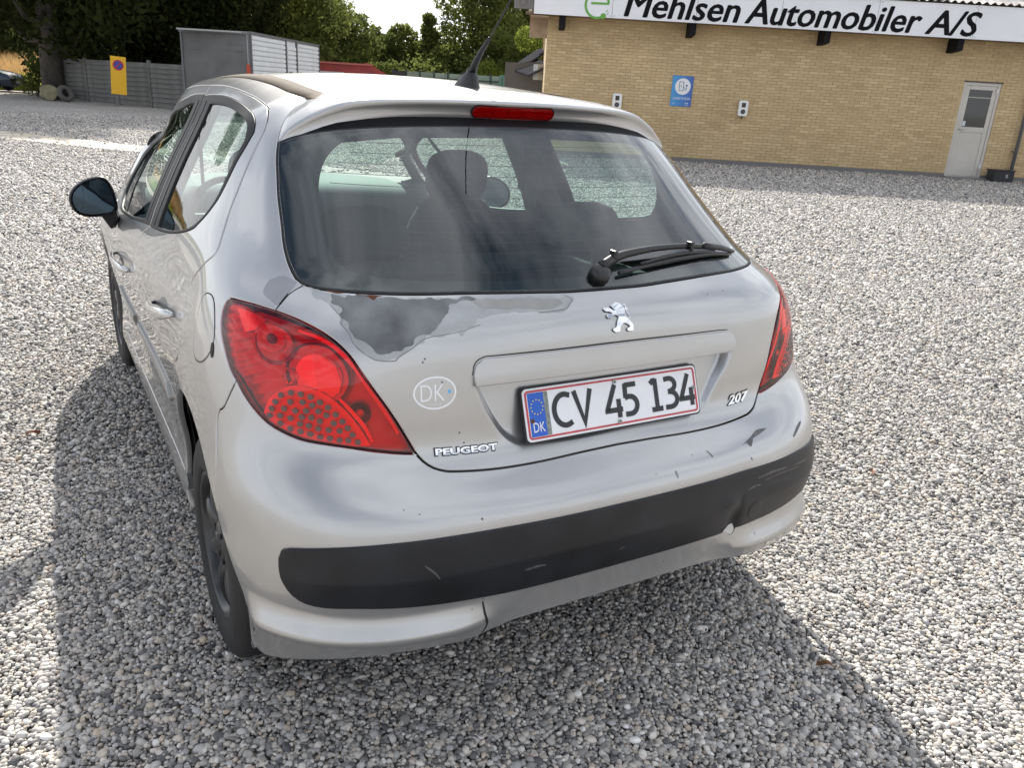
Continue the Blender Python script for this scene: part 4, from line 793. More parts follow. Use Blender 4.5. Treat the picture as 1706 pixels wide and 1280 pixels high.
# symmetric about u=0: mirror columns for clamped derivative
NETM=np.concatenate([NET[:,:0:-1]*[-1,1,1],NET],1); UKM=np.concatenate([-UK[:0:-1],UK])
MU=natural_M(UKM); MV=natural_M(VK)
def S(u,v):
    u=np.atleast_1d(np.asarray(u,float)); v=np.atleast_1d(np.asarray(v,float))
    Wu=basis(UKM,MU,u); Wv=basis(VK,MV,v)
    return np.einsum('ni,nj,ijk->nk',Wv,Wu,NETM)
def SN(u,v,e=1e-3):
    a=S(u+e,v)-S(u-e,v); b=S(u,v+e)-S(u,v-e)
    n=np.cross(a,b); return n/np.linalg.norm(n,axis=1)[:,None]
T={
'lampL':[(0.945,0.939),(0.917,0.943),(0.858,0.947),(0.792,0.943),(0.739,0.931),(0.69,0.911),(0.654,0.887),(0.627,0.857),(0.607,0.824),(0.583,0.787),(0.557,0.748),(0.531,0.704),(0.5,0.645),(0.536,0.647),(0.588,0.653),(0.637,0.661),(0.687,0.667),(0.734,0.672),(0.775,0.683),(0.808,0.696),(0.835,0.714),(0.862,0.736),(0.891,0.766),(0.913,0.788),(0.935,0.821),(0.956,0.852),(0.966,0.882),(0.964,0.911),(0.957,0.927)],
'seamL':[(0.79,0.949),(0.773,0.976),(0.759,0.997),(0.737,1.018),(0.705,1.04)],
'glassL':[(0.703,1.462),(0.702,1.379),(0.706,1.311),(0.705,1.223),(0.72,1.138),(0.726,1.098),(0.722,1.056),(0.706,1.041)],
'glassB':[(-0.706,1.041),(-0.657,1.034),(-0.584,1.037),(-0.468,1.04),(-0.353,1.037),(-0.217,1.035),(-0.107,1.026),(0.013,1.028),(0.195,1.039),(0.36,1.052),(0.488,1.05),(0.57,1.046)],
'glassR':[(0.57,1.046),(0.597,1.161),(0.594,1.297),(0.577,1.379),(0.618,1.441)],
'tgB':[(-0.498,0.646),(-0.487,0.626),(-0.468,0.611),(-0.445,0.604),(-0.42,0.602),(-0.324,0.599),(-0.216,0.599),(-0.101,0.603),(0.022,0.606),(0.157,0.611),(0.263,0.613),(0.364,0.62),(0.442,0.628),(0.491,0.643),(0.51,0.646)],
'tgR':[(0.507,0.648),(0.525,0.699),(0.539,0.779),(0.564,0.856),(0.724,0.907)],
'bumpSeam':[(0.896,0.761),(0.939,0.694),(1.004,0.632)],
'arch':[(1.301,0.617),(1.183,0.631),(1.093,0.62),(1.042,0.584),(1.002,0.544),(0.964,0.482),(0.925,0.407),(0.921,0.324),(0.942,0.221),(0.932,0.12)],
'archF':[(1.301,0.617),(1.493,0.487),(1.708,0.354),(1.693,0.273),(1.604,0.222),(1.488,0.182)],
'bumpBot':[(-0.932,0.12),(-0.879,0.13),(-0.873,0.129),(-0.802,0.155),(-0.694,0.181),(-0.587,0.192),(-0.474,0.185),(-0.392,0.179),(-0.35,0.188),(-0.285,0.198),(-0.166,0.206),(0.116,0.212),(0.194,0.222),(0.306,0.2),(0.379,0.192),(0.49,0.191),(0.608,0.188),(0.697,0.206),(0.698,0.289)],
'strip':[(-0.783,0.443),(-0.772,0.448),(-0.681,0.463),(-0.587,0.471),(-0.488,0.472),(-0.377,0.47),(-0.206,0.468),(-0.087,0.471),(0.04,0.47),(0.178,0.472),(0.335,0.482),(0.454,0.49),(0.559,0.492),(0.659,0.489),(0.697,0.321),(0.57,0.325),(0.465,0.326),(0.3,0.312),(0.214,0.311),(0.116,0.306),(-0.018,0.304),(-0.145,0.302),(-0.184,0.299),(-0.322,0.3),(-0.445,0.31),(-0.536,0.317),(-0.636,0.324),(-0.702,0.321),(-0.737,0.325),(-0.763,0.341),(-0.78,0.371),(-0.787,0.408)],
'crest':[(0.84,0.215),(0.767,0.227),(0.691,0.233),(0.586,0.24),(0.476,0.239),(0.379,0.235),(0.312,0.247),(0.256,0.278)],
'crestR':[(0.242,0.279),(0.345,0.261),(0.459,0.274),(0.596,0.284),(0.649,0.341)],
'doorR':[(2.213,1.549),(1.981,1.559),(1.692,1.562),(1.376,1.564),(1.058,1.562),(0.943,1.553),(0.879,1.523),(0.878,1.47),(0.922,1.406),(0.982,1.312),(1.056,1.21),(1.089,1.126),(1.11,1.061),(1.207,1.008),(1.278,0.964),(1.342,0.919),(1.358,0.885),(1.332,0.836),(1.317,0.787),(1.339,0.731),(1.361,0.712),(1.448,0.651),(1.532,0.58),(1.597,0.512)],
'winRear':[(2.17,1.516),(1.947,1.523),(1.738,1.529),(1.492,1.526),(1.131,1.518),(1.011,1.496),(0.977,1.466),(1.008,1.417),(1.044,1.376),(1.105,1.313),(1.192,1.249),(1.296,1.199),(1.387,1.153),(1.449,1.116),(1.581,1.07),(1.771,1.039),(2.016,1.022),(2.2,1.008)],
'winFront':[(2.292,1.514),(2.611,1.478),(2.926,1.419),(3.469,1.493),(3.43,1.328),(3.357,1.188),(3.218,1.025),(3.091,0.913),(2.747,0.959),(2.255,1.029)],
'quarterbar':[(2.846,1.02),(3.48,1.449)],
'doorsplit':[(2.217,1.012),(2.321,0.931),(2.373,0.851),(2.406,0.789),(2.426,0.742),(2.424,0.659),(2.509,0.555),(2.746,0.397),(2.898,0.335)],
'fuel':[(1.143,0.782),(1.122,0.751),(1.068,0.754),(1.018,0.781),(0.989,0.823),(1.0,0.872),(1.03,0.912),(1.075,0.918),(1.135,0.895),(1.142,0.844)],
'handleR':[(1.861,0.748),(1.841,0.72),(1.629,0.752),(1.478,0.777),(1.492,0.822),(1.728,0.797)],
'handleF':[(3.09,0.577),(3.108,0.529),(2.596,0.649),(2.517,0.682),(2.527,0.747),(2.789,0.686)],
'sillU':[(2.876,0.269),(2.463,0.299),(1.989,0.303),(1.718,0.215)],
'sillL':[(3.282,0.152),(2.936,0.12),(2.283,0.184),(1.715,0.205)],
'sillB':[(3.102,0.124),(2.749,0.124),(2.365,0.124),(2.012,0.124),(1.726,0.14),(1.498,0.176)],
'mould':[(2.206,0.466),(1.724,0.486),(1.856,0.405),(2.595,0.311),(3.595,0.373),(3.334,0.318),(2.764,0.382)],
'garnish':[(-0.368,0.784),(-0.371,0.808),(-0.365,0.83),(-0.346,0.842),(-0.311,0.842),(-0.154,0.844),(0.083,0.843),(0.354,0.837),(0.374,0.826),(0.384,0.806),(0.381,0.784)],
'garnishB':[(-0.368,0.784),(-0.249,0.787),(-0.036,0.788),(0.153,0.786),(0.381,0.784)],
'recess':[(-0.366,0.782),(-0.35,0.747),(-0.328,0.708),(-0.301,0.669),(-0.271,0.644),(-0.234,0.636),(-0.087,0.631),(0.103,0.639),(0.276,0.644),(0.314,0.673),(0.344,0.72),(0.368,0.753),(0.381,0.782)],
'plate':[(-0.257,0.765),(0.242,0.764),(0.277,0.646),(-0.234,0.645)],
'paint':[(0.691,1.039),(0.688,1.022),(0.683,1.004),(0.65,0.987),(0.631,0.95),(0.634,0.932),(0.621,0.908),(0.617,0.889),(0.6,0.869),(0.585,0.859),(0.572,0.853),(0.536,0.852),(0.528,0.86),(0.496,0.88),(0.469,0.9),(0.423,0.908),(0.39,0.914),(0.346,0.93)],
'paintIn':[(0.65,0.999),(0.629,0.975),(0.631,0.95),(0.619,0.921),(0.605,0.902),(0.585,0.881),(0.561,0.864),(0.52,0.874),(0.49,0.899),(0.461,0.911),(0.439,0.932),(0.405,0.979),(0.388,1.009),(0.343,1.019)],
'paintR':[(-0.404,0.892),(-0.383,0.91),(-0.35,0.943),(-0.303,0.961),(-0.247,0.963),(-0.171,0.951),(-0.131,0.958),(-0.103,0.996),(-0.12,1.016)],
'dk':[(0.502,0.782),(0.456,0.809),(0.407,0.78),(0.457,0.749)],
'peugeot':[(-0.458,0.653),(-0.455,0.64),(-0.31,0.657),(-0.316,0.639)],
'207':[(0.374,0.663),(0.378,0.64),(0.445,0.644),(0.458,0.667)],
'lion':[(-0.035,0.95),(0.005,0.968),(0.043,0.888),(0.044,0.87),(-0.017,0.874),(-0.015,0.889)],
'hole':[(0.3,0.312),(0.332,0.319),(0.345,0.321),(0.341,0.287)],
'crack':[(-0.388,0.296),(-0.381,0.263),(-0.374,0.228),(-0.389,0.192)],
'scr1':[(0.358,0.538),(0.399,0.549),(0.434,0.56),(0.476,0.556),(0.443,0.551),(0.407,0.545),(0.382,0.531),(0.378,0.538)],
'scr2':[(0.566,0.515),(0.594,0.524),(0.625,0.531),(0.603,0.518)],
'towcap':[(0.402,0.352),(0.378,0.358),(0.427,0.346),(0.394,0.377),(0.412,0.327)],
'stripLine':[(-0.768,0.382),(-0.652,0.395),(-0.556,0.391),(-0.451,0.388),(-0.333,0.384),(-0.198,0.376),(-0.159,0.378),(-0.035,0.379),(0.146,0.376),(0.271,0.384)]}
def nv(L): return [(a,b+.0405) for a,b in L]     # offset between drafting rows and final rows
def crom(P,ds=.012,closed=False):
    """smooth curve through uv points, resampled"""
    P=np.array(P,float)
    if len(P)<3:
        n=max(2,int(np.linalg.norm(P[1]-P[0])/ds)+1); return P[0]+(P[1]-P[0])*np.linspace(0,1,n)[:,None]
    E_=np.vstack([2*P[0]-P[1],P,2*P[-1]-P[-2]]); out=[]
    for i in range(1,len(E_)-2):
        p0,p1,p2,p3=E_[i-1:i+3]; n=max(1,int(np.linalg.norm(p2-p1)/ds)); 
        for k in range(n):
            t=k/n; out.append(.5*((2*p1)+(p2-p0)*t+(2*p0-5*p1+4*p2-p3)*t*t+(3*p1-p0-3*p2+p3)*t**3))
    out.append(P[-1]); return np.array(out)
def outline(*segs,ds=.012):
    """join segments; each segment smooth by itself, corners between"""
    pts=[]
    for s in segs:
        c=crom(s,ds); 
        if pts and np.linalg.norm(pts[-1]-c[0])<1e-6: c=c[1:]
        pts+=list(c)
    if np.linalg.norm(pts[0]-pts[-1])<1e-6: pts=pts[:-1]
    return np.array(pts)
def pip(P,poly):
    x,y=P[:,0],P[:,1]; ins=np.zeros(len(P),bool); n=len(poly)
    for i in range(n):
        x0,y0=poly[i]; x1,y1=poly[(i+1)%n]
        if y0==y1: continue
        c=((y0>y)!=(y1>y))&(x<(x1-x0)*(y-y0)/(y1-y0)+x0); ins^=c
    return ins
def segdist(P,poly):
    d=np.full(len(P),1e9); Q=np.roll(poly,-1,0)
    for a,b in zip(poly,Q):
        ab=b-a; t=np.clip(((P-a)@ab)/max(ab@ab,1e-12),0,1); d=np.minimum(d,np.linalg.norm(P-(a+t[:,None]*ab),axis=1))
    return d
def area(p): x,y=p[:,0],p[:,1]; return .5*np.sum(x*np.roll(y,-1)-np.roll(x,-1)*y)
def SD(uv,D):
    u,v=uv[:,0],uv[:,1]; P=S(u,v)
    if D is None: return P
    return P+SN(u,v)*D(uv)[:,None]
def SDN(uv,D,e=1.2e-3):
    if D is None: return SN(uv[:,0],uv[:,1])
    du=np.array([e,0]);dv=np.array([0,e]); n=np.cross(SD(uv+du,D)-SD(uv-du,D),SD(uv+dv,D)-SD(uv-dv,D)); return n/np.maximum(np.linalg.norm(n,axis=1),1e-12)[:,None]
def inset(poly,d,sign):
    t=np.roll(poly,-1,0)-np.roll(poly,1,0); e=1e-3
    Su=(S(poly[:,0]+e,poly[:,1])-S(poly[:,0]-e,poly[:,1]))/(2*e); Sv=(S(poly[:,0],poly[:,1]+e)-S(poly[:,0],poly[:,1]-e))/(2*e)
    a=(Su*Su).sum(1);b=(Su*Sv).sum(1);c=(Sv*Sv).sum(1); det=np.maximum(a*c-b*b,1e-6)
    p=np.stack([-t[:,1],t[:,0]],1)*sign
    w=np.stack([(c*p[:,0]-b*p[:,1])/det,(-b*p[:,0]+a*p[:,1])/det],1)
    nrm=np.sqrt(a*w[:,0]**2+2*b*w[:,0]*w[:,1]+c*w[:,1]**2); w/=np.maximum(nrm,1e-9)[:,None]
    w3=Su*w[:,:1]+Sv*w[:,1:]
    return poly+w*d, w3
def cdt(loops,interior):
    pts=[];edges=[]
    for L in loops:
        n0=len(pts); pts+=[Vector((float(p[0]),float(p[1]))) for p in L]; edges+=[(n0+i,n0+(i+1)%len(L)) for i in range(len(L))]
    pts+=[Vector((float(p[0]),float(p[1]))) for p in interior]
    r=geometry.delaunay_2d_cdt(pts,edges,[],0,1e-7,True)
    V=np.array([tuple(v) for v in r[0]]); F=[tuple(f) for f in r[2]]; orig=r[3]
    return V,F,orig,len(pts)
def panel(name,poly,m,parent,D=None,gap=.0018,sp=.03,depth=.014,holes=(),side=1,rnd=True,noring=False,hgap=None,spu=None,cons=()):
    poly=np.array(poly,float); 
    if area(poly)<0: poly=poly[::-1]
    H=[]
    for h in holes:
        h=np.array(h,float); H.append(h if area(h)<0 else h[::-1])
    loops0=[poly]+H; g=gap+(.0028 if rnd else 0)
    L2=[inset(p,g,1)[0] for p in loops0]
    lo=poly.min(0);hi=poly.max(0); su=spu or sp
    gu=np.arange(lo[0]+su/2,hi[0],su); gv=np.arange(lo[1]+sp/2,hi[1],sp)
    G=np.stack(np.meshgrid(gu,gv),-1).reshape(-1,2); G[:, 0]+=(np.round((G[:,1]-lo[1])/sp)%2)*su*.5*0
    k=pip(G,L2[0])
    for h in L2[1:]: k&=~pip(G,h)
    G=G[k]; mn=min(sp,su)*.45
    for L in L2:
        if len(G): G=G[segdist(G,L)>mn]
    CL=[]
    for q in cons:
        q=np.array(q,float); q=q[pip(q,L2[0])]
        if len(G): G=G[segdist(G,q)>mn*.8]
        CL.append(q)
    V,F,orig,npt=cdt(L2+CL,G)
    cen=np.array([V[list(f)].mean(0) for f in F]); k=pip(cen,L2[0])
    for h in L2[1:]: k&=~pip(cen,h)
    F=[f for f,kk in zip(F,k) if kk and abs(area(V[list(f)]))>1e-9]
    P=list(SD(V,D)); Nn=list(SDN(V,D))
    mp={}
    for i,o in enumerate(orig):
        for j in o: mp[j]=i
    FF=list(F)
    if not noring:
        off=0
        for L0 in loops0:
            n=len(L0); idx=[mp.get(off+i) for i in range(n)]; off+=n
            p1,w3=inset(L0,gap+.0008,1); p0,w0=inset(L0,gap,1)
            N1=SN(p1[:,0],p1[:,1]); 
            def ring(p,dz,nrm):
                q=SD(p,D)-SN(p[:,0],p[:,1])*dz; b=len(P); P.extend(q); Nn.extend(nrm/np.linalg.norm(nrm,axis=1)[:,None]); return [b+i for i in range(n)]
            r1=ring(p1,.0008,N1-w3*.9) if rnd else None
            r0=ring(p0,.003,-w3+.15*N1); rs=ring(p0,depth,-w3)
            seq=[idx]+([r1] if rnd else [])+[r0,rs]
            for a,b in zip(seq[:-1],seq[1:]):
                for i in range(n):
                    j=(i+1)%n
                    if a[i] is None or a[j] is None: continue
                    FF.append((a[i],b[i],b[j],a[j]))
    P=np.array(P);Nn=np.array(Nn)
    # orientation check
    f=FF[0]; c=np.cross(P[f[1]]-P[f[0]],P[f[2]]-P[f[0]])
    if c@Nn[f[0]]<0: FF=[q if len(q)==4 and i>=len(F) else q[::-1] for i,q in enumerate(FF)]
    if side<0: P=P*[-1,1,1]; Nn=Nn*[-1,1,1]; FF=[q[::-1] for q in FF]
    # drop degenerate
    FF=[q for q in FF if len(set(q))==len(q)]
    return mesh_obj(name,P,FF,m,parent,smooth=True,normals=Nn)
def liner(poly,m,parent,side=1,d=.03,holes=(),sp=.06,name='inner_trim'):
    return panel(name,poly,m,parent,D=lambda uv:np.full(len(uv),-d),gap=-.004,sp=sp,holes=holes,side=side,rnd=False,noring=True)
sst=lambda x,a,b: (lambda t:t*t*(3-2*t))(np.clip((x-a)/(b-a),0,1))
# ---- materials ----
def paint():
    m=bpy.data.materials.new('silver_paint'); m.use_nodes=True; t=m.node_tree; b=t.nodes['Principled BSDF']; n=t.nodes.new; l=t.links.new
    tc=n('ShaderNodeTexCoord'); no=n('ShaderNodeTexNoise'); no.inputs['Scale'].default_value=2.5; no.inputs['Detail'].default_value=6; l(tc.outputs['Object'],no.inputs['Vector'])
    r=n('ShaderNodeValToRGB'); r.color_ramp.elements[0].position=.3; r.color_ramp.elements[1].position=.7; r.color_ramp.elements[0].color=(.40,.405,.41,1); r.color_ramp.elements[1].color=(.47,.47,.468,1); l(no.outputs['Fac'],r.inputs[0]); l(r.outputs[0],b.inputs['Base Color'])
    b.inputs['Metallic'].default_value=.78; b.inputs['Coat Weight'].default_value=1.0; b.inputs['Coat Roughness'].default_value=.03
    rr=n('ShaderNodeMapRange'); rr.inputs['To Min'].default_value=.31; rr.inputs['To Max'].default_value=.42; n3=n('ShaderNodeTexNoise'); n3.inputs['Scale'].default_value=9; n3.inputs['Detail'].default_value=8; l(tc.outputs['Object'],n3.inputs['Vector']); l(n3.outputs['Fac'],rr.inputs[0]); l(rr.outputs[0],b.inputs['Roughness'])
    # flake and slight orange peel
    n2=n('ShaderNodeTexNoise'); n2.inputs['Scale'].default_value=900; l(tc.outputs['Object'],n2.inputs['Vector']); bu=n('ShaderNodeBump'); bu.inputs['Strength'].default_value=.06; bu.inputs['Distance'].default_value=.0006; l(n2.outputs['Fac'],bu.inputs['Height']); l(bu.outputs[0],b.inputs['Normal'])
    return m
PAINT=paint()
BPL=mat('black_plastic',(.0085,.0095,.0125),.42,spec=.38,var=(9,.55,9),bump=(700,.12,.0006)); RUB=mat('rubber_black',(.010,.010,.011),.55,spec=.35)
GRIM=mat('seal_black',(.008,.008,.009),.6); TRIM=mat('interior_grey',(.085,.09,.095),.8); DARK=mat('interior_dark',(.028,.030,.034),.75); PALE=mat('pillar_trim',(.30,.31,.30),.7)
GL_R=glass_mat('rear_glass',(.58,.71,.67),gloss=1.4,f0=.015); GL_S=glass_mat('side_glass',(.68,.80,.76),gloss=.85,f0=.0)
CHR=mat('chrome',(.75,.76,.78),.08,1.0)
car=empty('parked_silver_hatchback',(0,2.0,0),'silver five-door hatchback with peeling lacquer on its tailgate, parked on the gravel in front','car')
# ---- displacement fields ----
def D_bump(uv):
    u=np.abs(uv[:,0]); v=uv[:,1]
    a=sst(u,.27,.46)*(1-sst(u,.84,.93)); vc=.238+.035*(1-sst(u,.26,.42))
    up=np.where(v>vc,1-sst(v,vc-.012,vc+.060),1-.7*np.clip((vc-v)/.11,0,1))
    # rub strip bed: slight recess is hidden by the strip
    d=.034*a*up
    # dents near the right end and scuffs
    d-= .006*np.exp(-(((uv[:,0]-.34)/.05)**2+((v-.40)/.05)**2)); d+=.004*np.exp(-(((uv[:,0]-.47)/.08)**2+((v-.44)/.03)**2))
    d-= .003*np.exp(-(((uv[:,0]+.36)/.03)**2+((v-.26)/.03)**2))
    return d
RECP=outline([(a,b) for a,b in T['recess']],[T['recess'][-1],(T['recess'][-1][0]-.005,T['recess'][-1][1]+.03)],[(.375,.813),(-.362,.813)],[(-.362,.813),T['recess'][0]])
def D_tg(uv):
    ins=pip(uv,RECP); d=segdist(uv,RECP); dep=.005+.027*sst(uv[:,1],.60,.80)
    x=np.where(ins,sst(d,.0,.020),0.)
    return -dep*x
# ---- rear bumper ----
arcR=[(-p[0],p[1]) for p in T['arch']]
def yz2uv(y,z,u0):
    """surface parameters on the flank from side-view coordinates"""
    u=np.array([u0]);v=np.array([.5])
    for _ in range(40):
        P=S(u,v)[0]; e=1e-4; Pu=(S(u+e,v)[0]-P)/e; Pv=(S(u,v+e)[0]-P)/e
        J=np.array([[Pu[1],Pv[1]],[Pu[2],Pv[2]]]); st=np.linalg.solve(J,np.array([y-P[1],z-P[2]])); u=u+np.clip(st[0],-.08,.08); v=np.clip(v+np.clip(st[1],-.08,.08),0,1.64)
    return float(u[0]),float(v[0])
def arch_pts(cy,cz,ry,rz,a0,a1,n=22):
    out=[];u=None
    for a in np.linspace(math.radians(a0),math.radians(a1),n):
        y=cy+ry*math.cos(a); z=cz+rz*math.sin(a)
        out.append(yz2uv(y,z,out[-1][0] if out else (np.interp(y,[.3,.7,1.0,4.0],[.93,1.266,1.537,4.7])) ))
    return out
RA=arch_pts(.690,.325,.382,.392,196,-17,26)     # rear arch, rear foot -> over -> front foot
FA=arch_pts(3.215,.315,.375,.382,197,-17,26)
lamp=T['lampL']; iseam=22          # lamp point where the bumper/quarter seam meets
jA=min(range(len(RA)),key=lambda i: abs(RA[i][0]-1.0) if i<13 else 9)
RAb=RA[:jA+1]; RAq=RA[jA:]
seamB=[lamp[iseam],(.935,.700),(.970,.655),RA[jA]]
bb=[(RA[0][0]-.005,.128),(.86,.140),(.78,.168),(.69,.192),(.59,.205),(.50,.205),(.42,.199),(.36,.199),(.28,.202),(.17,.207),(.0,.211)]
tgB=T['tgB']; 
def sym(L): return [(-a,b) for a,b in L[::-1]]
topR=[(.505,.652),(.487,.628),(.468,.613),(.445,.605),(.42,.602),(.324,.598),(.216,.598),(.101,.602),(0,.604)]
lampbot=[(p[0],p[1]) for p in lamp[12:iseam+1]]
half=[bb[::-1],[bb[0],RAb[0]],RAb,seamB[::-1],lampbot[::-1],[lampbot[0],topR[0]],topR]
R_=outline(*half); L_=R_[::-1]*[-1,1]
bump=np.vstack([R_,L_[1:-1]])
bo=panel('rear_bumper',bump,PAINT,car,D=D_bump,sp=.016,depth=.02)
# rub strip, one crease along it
st=[(.0,.470),(.20,.470),(.37,.472),(.48,.473),(.587,.471),(.681,.463),(.765,.449),(.781,.443)]
sb_=[(.787,.425),(.787,.408),(.780,.372),(.763,.341),(.737,.325),(.702,.321),(.636,.323),(.536,.316),(.445,.309),(.322,.302),(.15,.302),(0,.303)]
Rr=outline(st,[st[-1],sb_[0]],sb_); strip=np.vstack([Rr,(Rr[::-1]*[-1,1])[1:-1]])
def D_strip(uv):
    v=uv[:,1]; c=.386; u=uv[:,0]
    d=D_bump(uv)*0+.004+.0105*np.where(v>c,1-(v-c)/.09,1-.55*(c-v)/.08)
    d=d-.010*np.exp(-(((u-.33)/.02)**2+((v-.33)/.05)**2))+.006*np.exp(-(((u-.30)/.03)**2+((v-.40)/.02)**2))-.005*np.exp(-(((u-.50)/.07)**2+((v-.425)/.012)**2))
    return d
panel('rub_strip',strip,BPL,bo,D=D_strip,sp=.012,gap=.0008,depth=.01)
# towing cap on the strip
ang=np.linspace(0,2*math.pi,25)[:-1]
cap=np.array([(.402+.026*math.cos(a),.353+.027*math.sin(a)) for a in ang]); panel('towing_eye_cap',cap,BPL,bo,D=lambda uv:D_strip(uv)+.0016,sp=.01,gap=.001,depth=.003)
# torn corner of the strip: bright tongue with dark crack
FLAT=lambda d:(lambda uv:D_strip(uv)+d)
panel('torn_flap',outline([(.300,.309),(.318,.316),(.338,.320)],[(.338,.320),(.348,.300),(.344,.284)],[(.344,.284),(.328,.294),(.300,.309)],ds=.006),mat('bare_plastic',(.55,.55,.53),.5),bo,D=FLAT(.0012),sp=.01,gap=0,depth=.002,rnd=False)
panel('strip_crack',outline([(.290,.318),(.318,.324),(.337,.333),(.345,.360),(.343,.405),(.352,.408)],[(.352,.408),(.356,.360),(.352,.310),(.348,.285),(.338,.283)],[(.338,.283),(.344,.300),(.339,.318),(.320,.317),(.290,.312),(.290,.318)],ds=.006),GRIM,bo,D=FLAT(.0007),sp=.01,gap=0,depth=.002,rnd=False)
def thin(name,pts,w,m,par,D,side=1):
    c=crom(pts,.006); t=np.gradient(c,axis=0); t/=np.linalg.norm(t,axis=1)[:,None]+1e-9; q=np.stack([-t[:,1],t[:,0]],1); ww=(w*np.sin(np.linspace(.25,math.pi-.25,len(c)))**.5)[:,None]/2
    poly=np.vstack([c+q*ww,(c-q*ww)[::-1]]); return panel(name,poly,m,par,D=D,sp=.02,gap=0,depth=.0015,rnd=False,side=side)
thin('bumper_crack',[(-a,b) for a,b in T['crack']] if T['crack'][0][0]>0 else T['crack'],.0055,GRIM,bo,lambda uv:D_bump(uv)+.0004)
SCR=mat('scuff_grey',(.10,.10,.105),.6,var=(60,.4)); 
panel('bumper_scuff',outline([(.358,.539),(.399,.550),(.434,.561),(.476,.557)],[(.476,.557),(.443,.551),(.407,.546)],[(.407,.546),(.385,.528),(.378,.539),(.358,.539)],ds=.006),SCR,bo,D=lambda uv:D_bump(uv)+.0004,sp=.01,gap=0,depth=.001,rnd=False)
thin('bumper_scuff',[(.566,.512),(.594,.524),(.628,.534)],.009,SCR,bo,lambda uv:D_bump(uv)+.0004)
thin('bumper_scuff',[(.235,.548),(.245,.530)],.004,SCR,bo,lambda uv:D_bump(uv)+.0004)
thin('bumper_scuff',[(.375,.502),(.379,.494)],.006,SCR,bo,lambda uv:D_bump(uv)+.0004)
thin('bumper_scuff',[(.115,.520),(.118,.500)],.006,mat('scuff_soft',(.22,.22,.22),.6),bo,lambda uv:D_bump(uv)+.0004)
for i in range(26):
    u=rng.uniform(-.75,.7); v=rng.choice([rng.uniform(.255,.30),rng.uniform(.49,.58)]); r=rng.uniform(.0012,.003)
    if i<9: panel('stone_chip',np.array([(u+r*math.cos(a)*rng.uniform(.6,1.3),v+r*math.sin(a)) for a in ang[::4]]),SCR,bo,D=lambda uv:D_bump(uv)+.0004,sp=.02,gap=0,depth=.0008,rnd=False)
SCF=mat('strip_scuff',(.075,.075,.078),.55,var=(90,.5))
for L_s,w_s in (([(.40,.442),(.46,.447),(.52,.444)],.006),([(.43,.430),(.50,.433),(.58,.428)],.004),([(.56,.440),(.60,.436),(.66,.432)],.005),([(.36,.418),(.39,.424),(.41,.421)],.005),([(-.52,.42),(-.50,.40),(-.49,.385)],.004),([(-.30,.36),(-.27,.363),(-.25,.361)],.006),([(-.05,.352),(-.035,.356)],.004)): thin('strip_scuff',L_s,w_s,SCF,bo,FLAT(.0003))
# ---- tailgate ----
lin=[(p[0],p[1]) for p in lamp[3:13]]            # lamp inner edge, top -> inner tip
linR=[(.79,.944),(.70,.926),(.655,.903),(.578,.857),(.545,.785),(.527,.705),(.506,.652)]
seam=[(p[0],p[1]) for p in T['seamL']]; gb=T['glassB']
gbR=[(0,1.028),(.107,1.029),(.195,1.036),(.34,1.044),(.468,1.041),(.584,1.038),(.657,1.035),(.706,1.042)]
tgR=outline(topR[::-1],[topR[0],lin[-1]],linR[::-1],[linR[0],seam[0]],seam,[seam[-1],gbR[-1]],gbR[::-1])
tgL=outline(topR[::-1],[topR[0],lin[-1]],lin[::-1],[lin[0],seam[0]],seam,[seam[-1],gbR[-1]],gbR[::-1])[::-1]*[-1,1]
tg=np.vstack([tgR,tgL[1:-1]])
_sg=1 if area(RECP)>0 else -1
tgo=panel('tailgate',tg,PAINT,car,D=D_tg,sp=.012,depth=.02,gap=.0024,cons=[inset(RECP,.0004,_sg)[0],inset(RECP,.007,_sg)[0],inset(RECP,.014,_sg)[0],inset(RECP,.0215,_sg)[0]])
# garnish above the plate
gar=outline([T['garnish'][i] for i in (0,1,2,3,4)],[T['garnish'][i] for i in (4,5,6,7)],[T['garnish'][i] for i in (7,8,9,10)],[T['garnish'][10],T['garnish'][0]])
panel('plate_garnish',gar,PAINT,tgo,D=lambda uv:.0035+.0045*(1-sst(uv[:,1],.785,.845)),sp=.016,gap=.0012,depth=.026)
thin('garnish_gap',[(-.372,.808),(-.366,.832),(-.346,.8445),(-.311,.8455),(-.154,.8465),(.083,.8465),(.30,.8425),(.354,.8395)],.004,GRIM,tgo,lambda uv:D_tg(uv)*0+.0006)
# peeled lacquer: primer ring with darker bare metal inside
def jag(poly,amp,sd,ds=.006):
    c=outline(*poly,ds=ds); rg=np.random.default_rng(sd); n=len(c); k=rg.normal(size=n); 
    sm=sum(np.roll(k,i)*w for i,w in zip(range(-3,4),(.1,.3,.7,1,.7,.3,.1)))/1.6
    nn=np.roll(c,-1,0)-np.roll(c,1,0); nn/=np.linalg.norm(nn,axis=1)[:,None]+1e-9; return c+np.stack([-nn[:,1],nn[:,0]],1)*(sm*amp)[:,None]
top=1.030
pL=[(-a,b) if a>0 else (a,b) for a,b in T['paint']]; pR=T['paintR'] if T['paintR'][0][0]<0 else [(-a,b) for a,b in T['paintR']]
outer=[(-.690,1.034)]+[(a,b) for a,b in pL[1:]]+[(-.40,.905)]
PRM=mat('primer_grey',(.34,.35,.355),.42,.35,var=(18,.12,9),coat=.15); BARE=mat('bare_metal_dark',(.145,.15,.155),.45,.45,var=(13,.42,12),bump=(300,.25,.0004))
pr=jag([outer,[outer[-1]]+[(a,b) for a,b in pR[1:]]+[(-.112,1.012)],[(-.112,1.012),(-.20,1.020),(-.35,1.026),(-.5,1.028),(-.60,1.026),(-.690,1.034)]],.0032,4,ds=.004)
